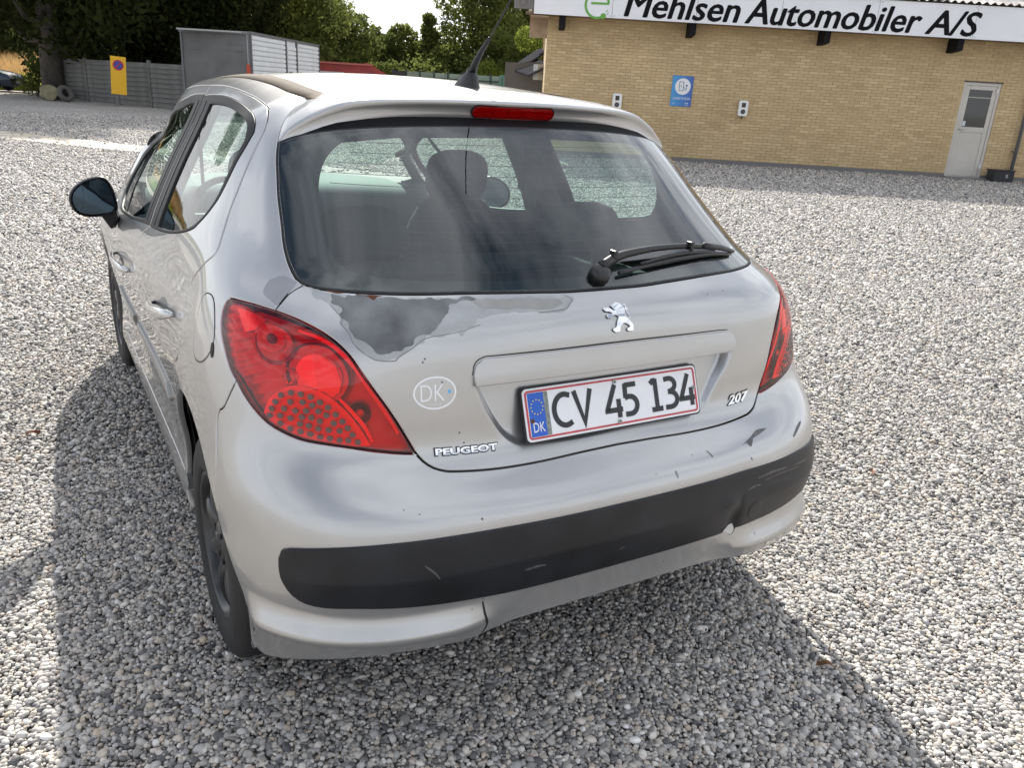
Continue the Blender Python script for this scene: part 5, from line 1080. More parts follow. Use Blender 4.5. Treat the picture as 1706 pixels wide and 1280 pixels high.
panel('peeled_primer',pr,PRM,tgo,D=lambda uv:D_tg(uv)+.00045,sp=.014,gap=0,depth=.0004,rnd=False)
pin=[(-a,b) if a>0 else (a,b) for a,b in T['paintIn']]
bi=jag([pin,[pin[-1],(-.348,1.023)],[(-.348,1.023),(-.50,1.026),(-.635,1.024)],[(-.635,1.024),pin[0]]],.0036,6,ds=.004)
panel('bare_metal_patch',bi,BARE,tgo,D=lambda uv:D_tg(uv)+.0008,sp=.014,gap=0,depth=.0004,rnd=False)
p3=jag([[(-.33,.985),(-.25,.975),(-.17,.965),(-.135,.985)],[(-.135,.985),(-.15,1.005),(-.25,1.012),(-.34,1.015),(-.33,.985)]],.002,9)
panel('bare_metal_patch',p3,mat('primer_tan',(.28,.28,.265),.45,.25,var=(20,.12)),tgo,D=lambda uv:D_tg(uv)+.0008,sp=.014,gap=0,depth=.0004,rnd=False)
EDG=mat('lacquer_edge',(.20,.205,.21),.5)
thin('lacquer_edge',[(a,b-.001) for a,b in pL[3:]],.0022,EDG,tgo,lambda uv:D_tg(uv)+.001); thin('lacquer_edge',[(-.20,.955),(-.135,.960),(-.118,.975),(-.104,.997),(-.116,1.010)],.004,EDG,tgo,lambda uv:D_tg(uv)+.001)
RUST=mat('rust',(.13,.042,.015),.9,var=(80,.5))
panel('rust_spot',jag([[(-.575,1.031),(-.553,1.026),(-.543,1.014),(-.535,1.025),(-.52,1.031)],[(-.52,1.031),(-.575,1.031)]],.001,12),RUST,tgo,D=lambda uv:D_tg(uv)+.0012,sp=.01,gap=0,depth=.0004,rnd=False)
panel('rust_spot',jag([[(-.645,1.033),(-.62,1.027),(-.600,1.033)],[(-.600,1.033),(-.645,1.033)]],.0006,13),RUST,tgo,D=lambda uv:D_tg(uv)+.0012,sp=.01,gap=0,depth=.0004,rnd=False)
for u,v in ((-.48,.845),(-.475,.852),(-.525,.700),(-.40,.690),(.30,.962),(.36,.967),(-.44,.80),(-.39,.665)):
    panel('stone_chip',np.array([(u+.0022*math.cos(a),v+.0026*math.sin(a)) for a in ang[::4]]),SCR,tgo,D=lambda uv:D_tg(uv)+.0004,sp=.02,gap=0,depth=.0006,rnd=False)
sh_0=mat('emblem_shadow_dark',(.03,.03,.035),.4)
# lion emblem, chrome, over an offset dark copy painted as its shadow
LION=[(-.0128,.9561),(-.0076,.9609),(.0041,.9671),(.0141,.963),(.0206,.9531),(.0246,.9446),(.0239,.9344),(.0215,.9248),(.022,.9154),(.0291,.9078),(.0363,.8983),(.0419,.8905),(.0425,.8814),(.0433,.8735),(.0371,.8718),(.0279,.8723),(.0234,.8756),(.0251,.8813),(.0292,.8828),(.0324,.8844),(.0286,.8899),(.0178,.8962),(.0127,.8957),(.0093,.8899),(.005,.8854),(.0041,.8739),(-.0014,.873),(-.0085,.8724),(-.0163,.878),(-.0151,.8846),(-.008,.8858),(-.0048,.8905),(-.0027,.9027),(.003,.9165),(-.0039,.9231),(-.0122,.9217),(-.0155,.9198),(-.0173,.9143),(-.0222,.9148),(-.0272,.9143),(-.03,.9215),(-.0281,.9272),(-.019,.9279),(-.0121,.9277),(-.0145,.931),(-.0214,.9362),(-.0283,.9364),(-.0331,.9415),(-.035,.9482),(-.0317,.9517),(-.024,.9508),(-.0153,.9457),(-.007,.9382),(-.0029,.939),(-.0059,.9432),(-.0086,.9488),(-.0098,.9523)]
TAIL=[(.0214,.9544),(.0274,.9598),(.0314,.9558),(.0313,.945),(.0336,.9395),(.0359,.9361),(.0349,.9336),(.031,.9367),(.0287,.9402),(.0304,.9286),(.0339,.9198),(.0365,.9137),(.0353,.9082),(.0312,.9076),(.0247,.9128),(.0214,.9178),(.022,.9248),(.0244,.9174),(.0296,.9116),(.0326,.9113),(.0335,.914),(.0302,.922),(.0263,.9341),(.0255,.9419),(.0271,.9509),(.0262,.9551),(.0229,.9521)]
def emblem(name,poly,m,par,h):
    poly=np.array(poly); 
    if area(poly)<0: poly=poly[::-1]
    c=poly.mean(0); V,F,o_,_=cdt([poly],[]); F=[f for f in F if pip(V[list(f)].mean(0)[None],poly)[0]]
    d=segdist(V,poly); P=SD(V,None)+SN(V[:,0],V[:,1])*h; n=len(V); B=SD(V,None)-SN(V[:,0],V[:,1])*.001
    mp={}
    for i,o in enumerate(o_):
        for j in o: mp[j]=i
    FF=[tuple(f) for f in F]; k=len(poly)
    FF+=[(mp[i],n+mp[i],n+mp[(i+1)%k],mp[(i+1)%k]) for i in range(k)]
    return bevel(mesh_obj(name,np.vstack([P,B]),FF,m,par),.0008,2,30)
emblem('emblem_shadow',[(a-.0012,b-.0016) for a,b in LION],sh_0,tgo,.0016); em=emblem('lion_emblem',LION,CHR,tgo,.0045); emblem('emblem_tail',TAIL,CHR,em,.004)
def shadowed(poly,s): c=np.mean(poly,0); return [((a-c[0])*s+c[0],(b-c[1])*s+c[1]) for a,b in poly]
# lettering laid on the tailgate
def surf_text(name,s,u0,u1,v0,v1,m,par,h=.0025,bold=.03,slope=0.,D=None,curve=0,shear=0):
    v,f=text_mesh(s,bold,.5,shear); uu=u0+(u1-u0)*v[:,0]; vv=v0+(v1-v0)*v[:,1]+slope*(v[:,0]-.5)
    uv=np.stack([uu,vv],1); zz_=(v[:,2]+.5); P=SD(uv,D)+SN(uu,vv)*(zz_*h-.0005)[:,None]; return mesh_obj(name,P,f,m,par)
CHRT=mat('chrome_letter',(.80,.81,.82),.15,1.0)
sh_=mat('letter_base',(.05,.05,.055),.4)
surf_text('maker_lettering_base','PEUGEOT',-.461,-.309,.636,.658,sh_,tgo,h=.0012,bold=.09); surf_text('maker_lettering','PEUGEOT',-.458,-.312,.639,.6555,CHRT,tgo,h=.004,bold=.035)
surf_text('model_lettering_base','207',.373,.457,.638,.672,sh_,tgo,h=.0012,bold=.08,shear=.3); surf_text('model_lettering','207',.376,.455,.641,.669,CHRT,tgo,h=.004,bold=.03,shear=.3)
# DK sticker: ring, letters, blue dot
STK=mat('sticker_white',(.80,.82,.84),.4); cx_,cy_=-.456,.7795
def ell(rx,ry,n=48): return np.array([(cx_+rx*math.cos(a),cy_+ry*math.sin(a)) for a in np.linspace(0,2*math.pi,n+1)[:-1]])
skb=panel('oval_sticker',ell(.0475,.0345),mat('sticker_clear',(.50,.505,.50),.35,.5,coat=.5),tgo,D=lambda uv:np.full(len(uv),.0003),sp=.02,gap=0,depth=.0002,rnd=False)
panel('sticker_ring',ell(.0470,.0340),STK,skb,D=lambda uv:np.full(len(uv),.0006),sp=.01,gap=0,depth=.0002,rnd=False,holes=[ell(.0435,.0305)])
surf_text('sticker_letters','DK',cx_-.031,cx_+.021,cy_-.0165,cy_+.0175,STK,skb,h=.0014,bold=-.012)
surf_text('sticker_address','www.fdm.dk',cx_-.013,cx_+.014,cy_-.0255,cy_-.021,STK,skb,h=.0012,bold=0)
panel('sticker_dot',np.array([(cx_+.032+.0035*math.cos(a),cy_+.001+.0042*math.sin(a)) for a in ang[::2]]),mat('dot_blue',(.12,.45,.80),.4),skb,D=lambda uv:np.full(len(uv),.0008),sp=.01,gap=0,depth=.0002,rnd=False)
# ---- number plate (flat, tilted) ----
pc_=np.array([.007,.1290,.788]); pt=.380; px_=np.array([1.,0,0.]); py_=np.array([0,math.sin(pt),math.cos(pt)]); pn=np.array([0,-math.cos(pt),math.sin(pt)])
pl=empty('number_plate',pc_); pl.parent=car; pl.location=Vector(pc_)-Vector((0,2,0))
def rrect(w,h,r,n=6):
    P=[]
    for cx,cz,a0 in ((w/2-r,h/2-r,0),(-w/2+r,h/2-r,90),(-w/2+r,-h/2+r,180),(w/2-r,-h/2+r,270)):
        for k in range(n+1): a=math.radians(a0+k*90/n); P.append((cx+r*math.cos(a),cz+r*math.sin(a)))
    return P
def pprism(name,poly,m,off,th,par=None):
    q=MB(); q.prism([pc_+px_*x+py_*y+pn*off for x,y in poly],None,pn*th); return q.build(name,m,par or pl)
PWh=mat('plate_white',(.76,.765,.79),.35,var=(30,.03)); PRd=mat('plate_red',(.48,.04,.045),.4,var=(40,.2)); PBk=mat('plate_black',(.014,.014,.018),.4)
pprism('plate_holder',rrect(.512,.128,.012),GRIM,-.006,.005)
pprism('plate_base',rrect(.504,.120,.011),PWh,-.001,.0025)
def frame_ring(name,w,h,r,t,m,off,th):
    A=rrect(w,h,r); B=rrect(w-2*t,h-2*t,max(r-t,.002)); n=len(A); V=[pc_+px_*x+py_*y+pn*(off+th) for x,y in A]+[pc_+px_*x+py_*y+pn*(off+th) for x,y in B]+[pc_+px_*x+py_*y+pn*off for x,y in A]+[pc_+px_*x+py_*y+pn*off for x,y in B]
    F=[(i,(i+1)%n,n+(i+1)%n,n+i) for i in range(n)]+[(2*n+i,i,(i+1)%n,2*n+(i+1)%n) for i in range(n)][::1]+[(n+i,3*n+i,3*n+(i+1)%n,n+(i+1)%n) for i in range(n)]
    return mesh_obj(name,V,F,m,pl)
frame_ring('plate_border',.494,.110,.009,.0042,PRd,.0015,.0012)
pprism('euro_band',[(-.240,-.0495),(-.1985,-.0495),(-.1985,.0495),(-.240,.0495)],mat('euro_blue',(.01,.10,.50),.35),.0015,.0008)
pprism('band_edge',[(-.1985,-.0495),(-.187,-.0495),(-.187,.0495),(-.1985,.0495)],mat('foil_grey',(.20,.22,.20),.4,.3,var=(120,.4)),.0015,.0006)
for k in range(12):
    a=k*math.pi/6; x0,y0=-.2185+.0155*math.cos(a),.017+.0165*math.sin(a); P=[]
    for j in range(10): r=.0023 if j%2==0 else .001; b=math.pi/2+j*math.pi/5; P.append((x0+r*math.cos(b),y0+r*math.sin(b)))
    pprism('euro_star',P,mat('star_yellow',(.85,.65,.08),.4),.0024,.0005)
def ptext(s,x0,x1,y0,y1,m,h=.0012,bold=.03,off=.0015):
    v,f=text_mesh(s,bold,.5); P=pc_+px_*(x0+(x1-x0)*v[:,:1])+py_*(y0+(y1-y0)*v[:,1:2])+pn*(off+(v[:,2:3]+.5)*h); return mesh_obj('plate_character',P,f,m,pl)
ptext('DK',-.2335,-.2035,-.0395,-.0175,mat('plate_white'),.001,.0,.0024)
def stroke(paths,x0,x1,y0,y1,w=.0122):
    V=[];F=[]
    for k,P in enumerate(paths):
        P=np.array(P,float); X=np.stack([x0+(x1-x0)*P[:,0],y0+(y1-y0)*P[:,1]],1); n=len(X); T_=[]
        t=np.gradient(X,axis=0); 
        A=[];B=[]
        for i2 in range(n):
            a=X[i2]-X[i2-1] if i2 else X[1]-X[0]; b=X[i2+1]-X[i2] if i2<n-1 else X[-1]-X[-2]; a/=np.linalg.norm(a); b/=np.linalg.norm(b); m2=a+b; m2/=np.linalg.norm(m2); q_=np.array([-m2[1],m2[0]]); sc=w/2/max(.45,abs(q_@np.array([-a[1],a[0]]))); A.append(X[i2]+q_*sc); B.append(X[i2]-q_*sc)
        base=len(V); off=.0028+.00012*k
        for L3,o3 in ((A,off),(B,off),(A,.0012),(B,.0012)): V+=[pc_+px_*a[0]+py_*a[1]+pn*o3 for a in L3]
        for i2 in range(n-1): F+=[(base+i2,base+n+i2,base+n+i2+1,base+i2+1),(base+i2,base+i2+1,base+2*n+i2+1,base+2*n+i2),(base+n+i2,base+3*n+i2,base+3*n+i2+1,base+n+i2+1)]
        F+=[(base,base+2*n,base+3*n,base+n),(base+n-1,base+2*n-1,base+4*n-1,base+3*n-1)]
    return mesh_obj('plate_character',V,F,PBk,pl)
def arc(cx,cy,rx,ry,a0,a1,n=14): return [(cx+rx*math.cos(math.radians(a)),cy+ry*math.sin(math.radians(a))) for a in np.linspace(a0,a1,n)]
stroke([[(.98,.90)]+arc(.66,.50,.58,.45,68,292,26)+[(1.0,.12)]],-.178,-.128,-.0385,.0405)
stroke([[(.06,1.0),(.50,.03),(.94,1.0)]],-.120,-.068,-.0385,.0405)
F4=[[(.66,1.0),(.10,.26),(.10,.24),(1.0,.24)],[(.80,.56),(.80,.0)]]
stroke(F4,-.0335,.0165,-.0385,.0405); 
stroke([[(.92,.94),(.14,.94)],[(.16,.985),(.13,.55)],[(.10,.56)]+arc(.40,.32,.50,.265,100,-95,20)+[(.04,.06)]],.0225,.0645,-.0385,.0405)
stroke([[(.10,.86),(.30,.94),(.52,.955)],[(.52,1.0),(.52,.05)],[(.06,.055),(.98,.055)]],.102,.138,-.0385,.0405)
stroke([[(.06,.93)]+arc(.38,.745,.46,.20,100,-75,16)+[(.30,.535)],[(.30,.53)]+arc(.40,.29,.52,.235,85,-100,18)+[(.02,.06)]],.146,.188,-.0385,.0405)
stroke(F4,.193,.241,-.0385,.0405)
for x,y,m_ in ((.0005,.0475,mat('rivet_grey',(.35,.35,.34),.5,.5)),(.003,-.0475,mat('rivet_grey')),(.2395,.004,mat('rivet_grey')),(-.2345,-.0135,mat('rivet_rust',(.12,.05,.03),.7))):
    r=pprism('rivet',[(x+.0052*math.cos(a),y+.0052*math.sin(a)) for a in ang],m_,.0025,.002); pprism('rivet_hole',[(x+.002*math.cos(a),y+.002*math.sin(a)) for a in ang[::3]],GRIM,.0046,.0004,r)
# ---- rear window ----
gtop=[(.703,1.4625),(.62,1.488),(.50,1.512),(.35,1.528),(.18,1.537),(0,1.540)]
gside=[(.706,1.042),(.722,1.057),(.726,1.098),(.720,1.138),(.705,1.223),(.706,1.311),(.702,1.379),(.703,1.4625)]
gR=outline(gbR,gside,gtop,ds=.014); GLP=np.vstack([gR,(gR[::-1]*[-1,1])[1:-1]])
glo=panel('rear_window',GLP,GL_R,car,D=lambda uv:np.full(len(uv),.0012),sp=.05,gap=.0035,depth=.006)
FRI=[(-.285,1.520),(-.378,1.514),(-.439,1.502),(-.485,1.480),(-.53,1.436),(-.561,1.379),(-.581,1.312),(-.59,1.24),(-.588,1.174),(-.575,1.134),(-.544,1.112),(-.477,1.101),(-.307,1.093),(0,1.090)]
fh=outline([(-a,b) for a,b in FRI[::-1]]+[(.15,1.524),(0,1.525)],ds=.014); FH=np.vstack([fh,(fh[::-1]*[-1,1])[1:-1]])
panel('glass_black_border',GLP,mat('frit_black',(.004,.0045,.006),.25),glo,D=lambda uv:np.full(len(uv),-.0035),sp=.05,gap=.003,depth=.004,holes=[FH],rnd=False)
panel('window_seal',GLP,RUB,glo,D=lambda uv:np.full(len(uv),.0004),sp=.05,gap=-.0005,depth=.012,holes=[inset(GLP,.0062,1 if area(GLP)>0 else -1)[0]],rnd=False)
HW=mat('heater_wire',(.04,.035,.03),.6)
for k in range(13):
    v=1.118+k*.030; uu=np.interp(v,[1.09,1.13,1.2,1.3,1.4,1.5],[.50,.56,.575,.56,.53,.40]); q=MB(); us=np.linspace(-uu,uu,25); P=S(us,np.full(25,v))+SN(us,np.full(25,v))*-.001; q.tube(P,.0007,4,cap=False); q.build('heater_wire',HW,glo)
hp=outline([(.704,1.45),(.45,1.500),(.2,1.522),(0,1.527)],ds=.02); hp=np.vstack([outline([(.72,1.46),(.725,1.55),(.728,1.632)],[(.728,1.632),(.4,1.634),(0,1.634)],ds=.03)[::-1],]); HPp=np.vstack([[(0,1.51)],[(.35,1.50)],[(.60,1.465)],[(.71,1.44)],[(.722,1.52)],[(.724,1.632)],[(0,1.634)]]); HPp=np.vstack([HPp,(HPp[1:-1][::-1]*[-1,1])])
panel('hatch_header',HPp,mat('header_black',(.004,.004,.005),.7,spec=.2),glo,D=lambda uv:np.full(len(uv),-.0045-.004*(uv[:,1]>1.56)),sp=.04,gap=0,depth=.002,rnd=False)
# ---- spoiler ----
cr_=[(0,.665,1.438),(.069,.666,1.438),(.166,.673,1.437),(.259,.685,1.435),(.346,.702,1.431),(.429,.721,1.422),(.477,.735,1.408),(.517,.747,1.389),(.539,.754,1.376),(.557,.760,1.363),(.578,.767,1.347),(.601,.774,1.319)]
lo_=[(0,.690,1.391),(.07,.691,1.3915),(.15,.695,1.3915),(.235,.702,1.389),(.325,.714,1.382),(.392,.725,1.373),(.45,.736,1.361),(.495,.746,1.348),(.525,.752,1.338),(.551,.759,1.330),(.576,.765,1.323),(.603,.773,1.3165)]
sp1=S(np.array([.703,.705,.708,.712,.716,.722,.73]),np.array([1.462,1.490,1.515,1.540,1.566,1.60,1.6396]))
se_c=[(0,.985,1.4715),(.08,.984,1.471),(.17,.978,1.468),(.26,.965,1.462),(.35,.942,1.452),(.41,.915,1.443),(.455,.888,1.433)]
se_=se_c+[tuple(p) for p in sp1[[6,5,3,1,0]]]
def rs(L,n): 
    A=np.array(L); d=np.r_[0,np.cumsum(np.linalg.norm(np.diff(A,axis=0),axis=1))]; M_=natural_M(d); q=np.linspace(0,d[-1],n); 
    return basis(d,M_,q)@A
n_=12; tpar=np.arange(12)
def rsi(L,n): A=np.array(L); t=np.arange(len(A),dtype=float); return basis(t,natural_M(t),np.linspace(0,len(A)-1,n))@A
NS=70; A0=rsi(se_,NS);A1=rsi(cr_,NS);A2=rsi(lo_,NS)
rows=[]
w_=lambda a,b,t:a*(1-t)+b*t
tt=np.linspace(0,1,NS)[:,None]; fade=np.clip((1-tt)*3,0,1)
hump=np.array([0,0,1.])
for t in (0,.2,.4,.6,.8,.93): rows.append(w_(A0,A1,t)+hump*.007*math.sin(math.pi*t)*fade)
edge=(A2-A1)/np.maximum(np.linalg.norm(A2-A1,axis=1)[:,None],1e-6); 
rows.append(A1+np.array([0,-.0015,.000])*fade+edge*.002)
rows.append(w_(A1,A2,.12)+np.array([0,-.004,0])*fade); 
for t in (.3,.5,.7,.9): rows.append(w_(A1,A2,t)+np.array([0,-.004+.006*math.sin(math.pi*t),0])*fade)
rows.append(A2); rows.append(A2+np.array([0,.006,.001])*fade); rows.append(A2+np.array([0,.05,.010])*fade)
rows[0]=rows[0]+np.array([0,0,0.0005])
R0=[r for r in rows]; full=[np.vstack([(r[::-1]*[-1,1,1])[:-1],r]) for r in R0]; nw=len(full[0]); V=np.vstack(full); F=[(i*nw+j,i*nw+j+1,(i+1)*nw+j+1,(i+1)*nw+j) for i in range(len(full)-1) for j in range(nw-1)]
F=[f[::-1] for f in F]
spo=mesh_obj('roof_spoiler',V,F,PAINT,car,smooth=True)
q=MB(); sk=[w_(A2,A2,0)+np.array([0,.004,.001]),A2+np.array([0,.03,-.004])*fade+np.array([0,.002,0])]; f2=[np.vstack([(r[::-1]*[-1,1,1])[:-1],r]) for r in sk]; V=np.vstack(f2); mesh_obj('spoiler_seal',V,[(j,nw+j,nw+j+1,j+1) for j in range(nw-1)],RUB,spo)
# third brake light in the spoiler face
bl_=empty('high_brake_light',(0,.68,1.41)); bl_.parent=car; bl_.location=(0,.68-2,1.41)
fm=(np.array(cr_[0])+np.array(lo_[0]))/2; fu=np.array(cr_[0])-np.array(lo_[0]); fu/=np.linalg.norm(fu); fn_=np.cross([1,0,0],fu); fn_=fn_ if fn_[1]<0 else -fn_
def bpr(name,w,h,off,th,m,par,cx=0):
    r=h/2*.98; P=[]
    for x,y in rrect(w,h,r,8):
        X=x+cx; yb=.085*(X/.6)**2; zb=-.0045*(X/.12)**2*.25; P.append(fm+np.array([X,yb,zb])+fu*y+fn_*off)
    q=MB(); q.prism(P,None,fn_*th); return q.build(name,m,par)
LR=glass_mat('red_lens',(1.0,.05,.055),gloss=.9,f0=.01)
bpr('light_bezel',.252,.037,-.002,.005,GRIM,bl_)
bpr('light_reflector',.244,.030,.0032,.0008,mat('brake_red_dark',(.30,.008,.012),.25,.1,coat=1.),bl_)
for k in range(5): bpr('led_reflector',.036,.020,.0042,.001,mat('brake_red_cell',(.50,.02,.02),.15,.5,coat=1.),bl_,cx=-.088+k*.044)
bpr('light_lens',.246,.032,.0065,.0015,LR,bl_)
# ---- roof, strips, windscreen ----
def rowpt(y):  # rail strip edge by y
    us=np.linspace(.73,3.75,200); P=S(us,np.full(200,1.6396)); i=np.argsort(P[:,1]); return np.array([np.interp(y,P[i,1],P[i,k]) for k in range(3)])
ys=np.linspace(.80,2.42,30); V=[];xs=np.linspace(-1,1,31)
def roofpt(y,s,xe=.965):
    e=rowpt(y); X=(e[0]-.050)*s; cr=.027*(1-abs(s)**2.2); return np.array([X,y,e[2]+.0085+cr])
seamx=lambda x: np.interp(abs(x),[p[0] for p in se_c]+[.50],[p[1] for p in se_c]+[.86])
V=[]
for i,t in enumerate(np.linspace(0,1,34)):
    for s in xs:
        x=.495*s; y0=seamx(x)-.004; y1=2.40+.10*(1-s*s); y=y0+(y1-y0)*t; V.append(roofpt(y,s)*[1,0,1]+[0,y,0])
rf=mesh_obj('roof',V,[(i*31+j,i*31+j+1,(i+1)*31+j+1,(i+1)*31+j) for i in range(33) for j in range(30)],PAINT,car,smooth=True)
BRN=mat('roof_moulding',(.10,.078,.058),.85,spec=.15)
for sd in (-1,1):
    V=[];F=[]; yy=np.linspace(.845,3.02,40)
    for y in yy:
        e=rowpt(y); w=.054*min(1,max(.25,(3.1-y)/.8)); V+= [np.array([e[0]-.0015,y,e[2]-.012])*[sd,1,1],np.array([e[0]-.0025,y,e[2]+.0015])*[sd,1,1],np.array([e[0]-w/2,y,e[2]+.0085])*[sd,1,1],np.array([e[0]-w,y,e[2]+.0135])*[sd,1,1],np.array([e[0]-w-.001,y,e[2]-.012])*[sd,1,1]]
    for i in range(39):
        for j in range(4): F.append((i*5+j,i*5+j+1,(i+1)*5+j+1,(i+1)*5+j))
    F.append((0,1,2,3,4)); mesh_obj('roof_moulding',V,F,BRN,car,smooth=True)
V=[]
for i,t in enumerate(np.linspace(0,1,20)):
    for s in xs:
        y0=2.40+.10*(1-s*s); e0=rowpt(2.40); top_=roofpt(2.40,s)*[1,0,1]+[0,y0,0]; yb=3.08+.20*(1-s*s); bot=np.array([.60*s*1.02,yb,1.07-.045*(1-s*s)-.02])
        p=top_*(1-t)+bot*t; ye=2.40+(3.08-2.40)*t; e=rowpt(ye); p[0]=e[0]*.97*s; p[2]+=.05*math.sin(math.pi*t)*(.6+.4*(1-s*s)); V.append(p)
mesh_obj('windscreen',V,[(i*31+j,i*31+j+1,(i+1)*31+j+1,(i+1)*31+j) for i in range(19) for j in range(30)],GL_S,car,smooth=True)
q=MB(); 
V=[]
for i,t in enumerate(np.linspace(0,1,12)):
    for s in xs: V.append(roofpt(.80+1.55*t,s)*[1,1,1]-[0,0,.03])
mesh_obj('headliner',V,[(i*31+j,i*31+j+1,(i+1)*31+j+1,(i+1)*31+j) for i in range(11) for j in range(30)],mat('headliner_grey',(.28,.28,.27),.9),car,smooth=True)
# aerial
ae=empty('roof_aerial',(0,.97,1.47)); ae.parent=car; ae.location=(0,.97-2,1.47)
AB=mat('aerial_black',(.012,.012,.014),.4)
q=MB(); n=16; 
for k,(sx_,sy0,sy1,z) in enumerate([(.031,-.050,.068,1.465),(.030,-.049,.066,1.474),(.025,-.046,.050,1.484),(.021,-.045,.030,1.498),(.014,-.036,.004,1.510),(.011,-.032,-.008,1.522)]):
    for a in np.linspace(0,2*math.pi,n+1)[:-1]: q.v.append((sx_*math.cos(a),.955+(sy0+sy1)/2+(sy1-sy0)/2*math.sin(a),z))
for k in range(5):
    for i in range(n): q.f.append((k*n+i,k*n+(i+1)%n,(k+1)*n+(i+1)%n,(k+1)*n+i))
q.mi=[0]*len(q.f); bevel(q.build('aerial_base',AB,ae,smooth=True),.001,1)
q=MB(); q.tube([np.array(p) for p in ((0,.935,1.505),(0,.913,1.535),(0,.880,1.565),(0,.852,1.585),(0,.833,1.599))],[.0125,.0100,.0078,.0062,.0048],12); q.build('aerial_root',AB,ae,smooth=True)
q=MB(); q.tube([np.array([0,.833-.102*t,1.599+.085*t]) for t in np.linspace(0,3.0,12)],.0022,8); q.build('aerial_whip',AB,ae,smooth=True)
# ---- side body: quarter panel, roof rail and sill in one pressing, both sides ----
DR=T['doorR']; dTop=DR[5:11]     # not used directly; door outline as list below
door_rear_edge=[(.985,1.556),(.905,1.528),(.876,1.500),(.878,1.47),(.92,1.407),(.98,1.313),(1.055,1.21),(1.089,1.126),(1.11,1.062),(1.200,1.010),(1.275,.965),(1.338,.920),(1.357,.885),(1.335,.836),(1.318,.787),(1.335,.732),(1.362,.700),(1.435,.655)]+arch_pts(.690,.325,.408,.420,50,-9,12)
DRB=door_rear_edge[-1]
door_top=[(2.20,1.552),(1.98,1.559),(1.69,1.562),(1.376,1.564),(1.10,1.562),(.985,1.556)]
split=[(2.20,1.552),(2.20,1.35),(2.205,1.10),(2.217,1.012),(2.321,.931),(2.374,.852),(2.406,.789),(2.428,.70),(2.455,.60),(2.50,.50),(2.555,.38),(2.60,.215)]
fd_front=[(3.655,1.552),(3.60,1.30),(3.52,1.10),(3.46,1.0),(3.38,.90),(3.30,.75),(3.25,.55),(3.22,.40),(3.21,.215)]
SILLV=.215
lampTopQ=[(p[0],p[1]) for p in lamp[3::-1]]+[(p[0],p[1]) for p in lamp[:iseam-1:-1]]  # seam junction -> over the top -> down the outer side to bumper seam
gsideUp=gside
quarter=outline([seam[-1]]+[],) if False else None
Q1=outline(seam[::-1],[seam[0],(lamp[3][0],lamp[3][1])],lampTopQ,seamB,RAq,[RAq[-1],(1.62,.085)],[(1.62,.085),(3.26,.085)],[(3.26,.085),(3.22,.10),(3.21,SILLV)],[(3.21,SILLV),(2.6,SILLV),(DRB[0]+.02,SILLV),DRB],door_rear_edge[::-1],[(.985,1.556)]+door_top[::-1][1:],[(2.20,1.552),(2.9,1.552),(3.655,1.552)],[(3.655,1.552),(3.70,1.60),(3.70,1.6396)],[(3.70,1.6396),(2.0,1.6396),(.73,1.6396)],[(.73,1.6396),(.722,1.60),(.712,1.540),(.703,1.462)],gside[::-1],[gside[0],seam[-1]],ds=.014)
FUEL=outline([(1.143,.783),(1.122,.752),(1.068,.755),(1.018,.782),(.989,.823),(1.0,.873),(1.03,.913),(1.075,.919),(1.120,.900),(1.142,.845),(1.143,.783)])
def D_side(uv):
    u,v=uv[:,0],uv[:,1]
    return np.zeros(len(uv))
WR=outline([(2.192,1.515),(1.947,1.523),(1.738,1.528),(1.492,1.526),(1.131,1.518)],[(1.131,1.518),(1.05,1.507),(1.0,1.490),(.977,1.466)],[(.977,1.466),(1.008,1.416),(1.044,1.376),(1.105,1.313),(1.192,1.249),(1.296,1.199),(1.387,1.153),(1.449,1.115),(1.581,1.070),(1.771,1.039),(2.016,1.022),(2.192,1.012)],[(2.192,1.012),(2.192,1.515)])
WRg=outline([(2.02,1.494),(1.95,1.498),(1.74,1.503),(1.50,1.500),(1.20,1.494)],[(1.20,1.494),(1.10,1.482),(1.055,1.462),(1.035,1.435)],[(1.035,1.435),(1.065,1.390),(1.10,1.350),(1.16,1.295),(1.24,1.238),(1.34,1.188),(1.43,1.143),(1.50,1.108),(1.62,1.070),(1.80,1.048),(2.02,1.038)],[(2.02,1.038),(2.02,1.494)])
WF=outline([(2.208,1.518),(2.45,1.516),(2.61,1.505),(2.80,1.500),(3.0,1.500),(3.25,1.498),(3.44,1.482)],[(3.44,1.482),(3.48,1.44),(3.47,1.38),(3.44,1.29),(3.38,1.16),(3.28,1.04),(3.18,.975),(3.05,.945)],[(3.05,.945),(2.747,.960),(2.5,.99),(2.220,1.018)],[(2.220,1.018),(2.208,1.518)])
WFg=outline([(2.35,1.492),(2.45,1.490),(2.61,1.476),(2.8,1.472),(3.0,1.471),(3.22,1.470),(3.38,1.456)],[(3.38,1.456),(3.42,1.40),(3.39,1.29),(3.33,1.17),(3.24,1.06),(3.15,1.0),(3.04,.972)],[(3.04,.972),(2.747,.985),(2.5,1.015),(2.35,1.035)],[(2.35,1.035),(2.35,1.492)])
RD_=outline(door_top,door_rear_edge,[DRB,(DRB[0]+.02,.215),(2.60,.215)],split[::-1])
FDp=outline([(3.655,1.552),(2.9,1.552),(2.20,1.552)],split,[(2.60,.215),(3.21,.215)],fd_front[::-1])
HW_=lambda L,s=1: L
FARC=[p for p in FA]
fend=outline([(3.38,.92),(3.75,1.0),(4.05,1.02),(4.25,1.02)],[(4.25,1.02),(4.30,.9),(4.22,.70)],[(4.22,.70),FARC[-1]],FARC[::-1],[FARC[0],(3.23,.10)],[(3.23,.10),(3.22,.215)],fd_front[::-1][0:6]+[(3.38,.92)]) if False else None
def mouldD(uv): return .007*np.ones(len(uv))
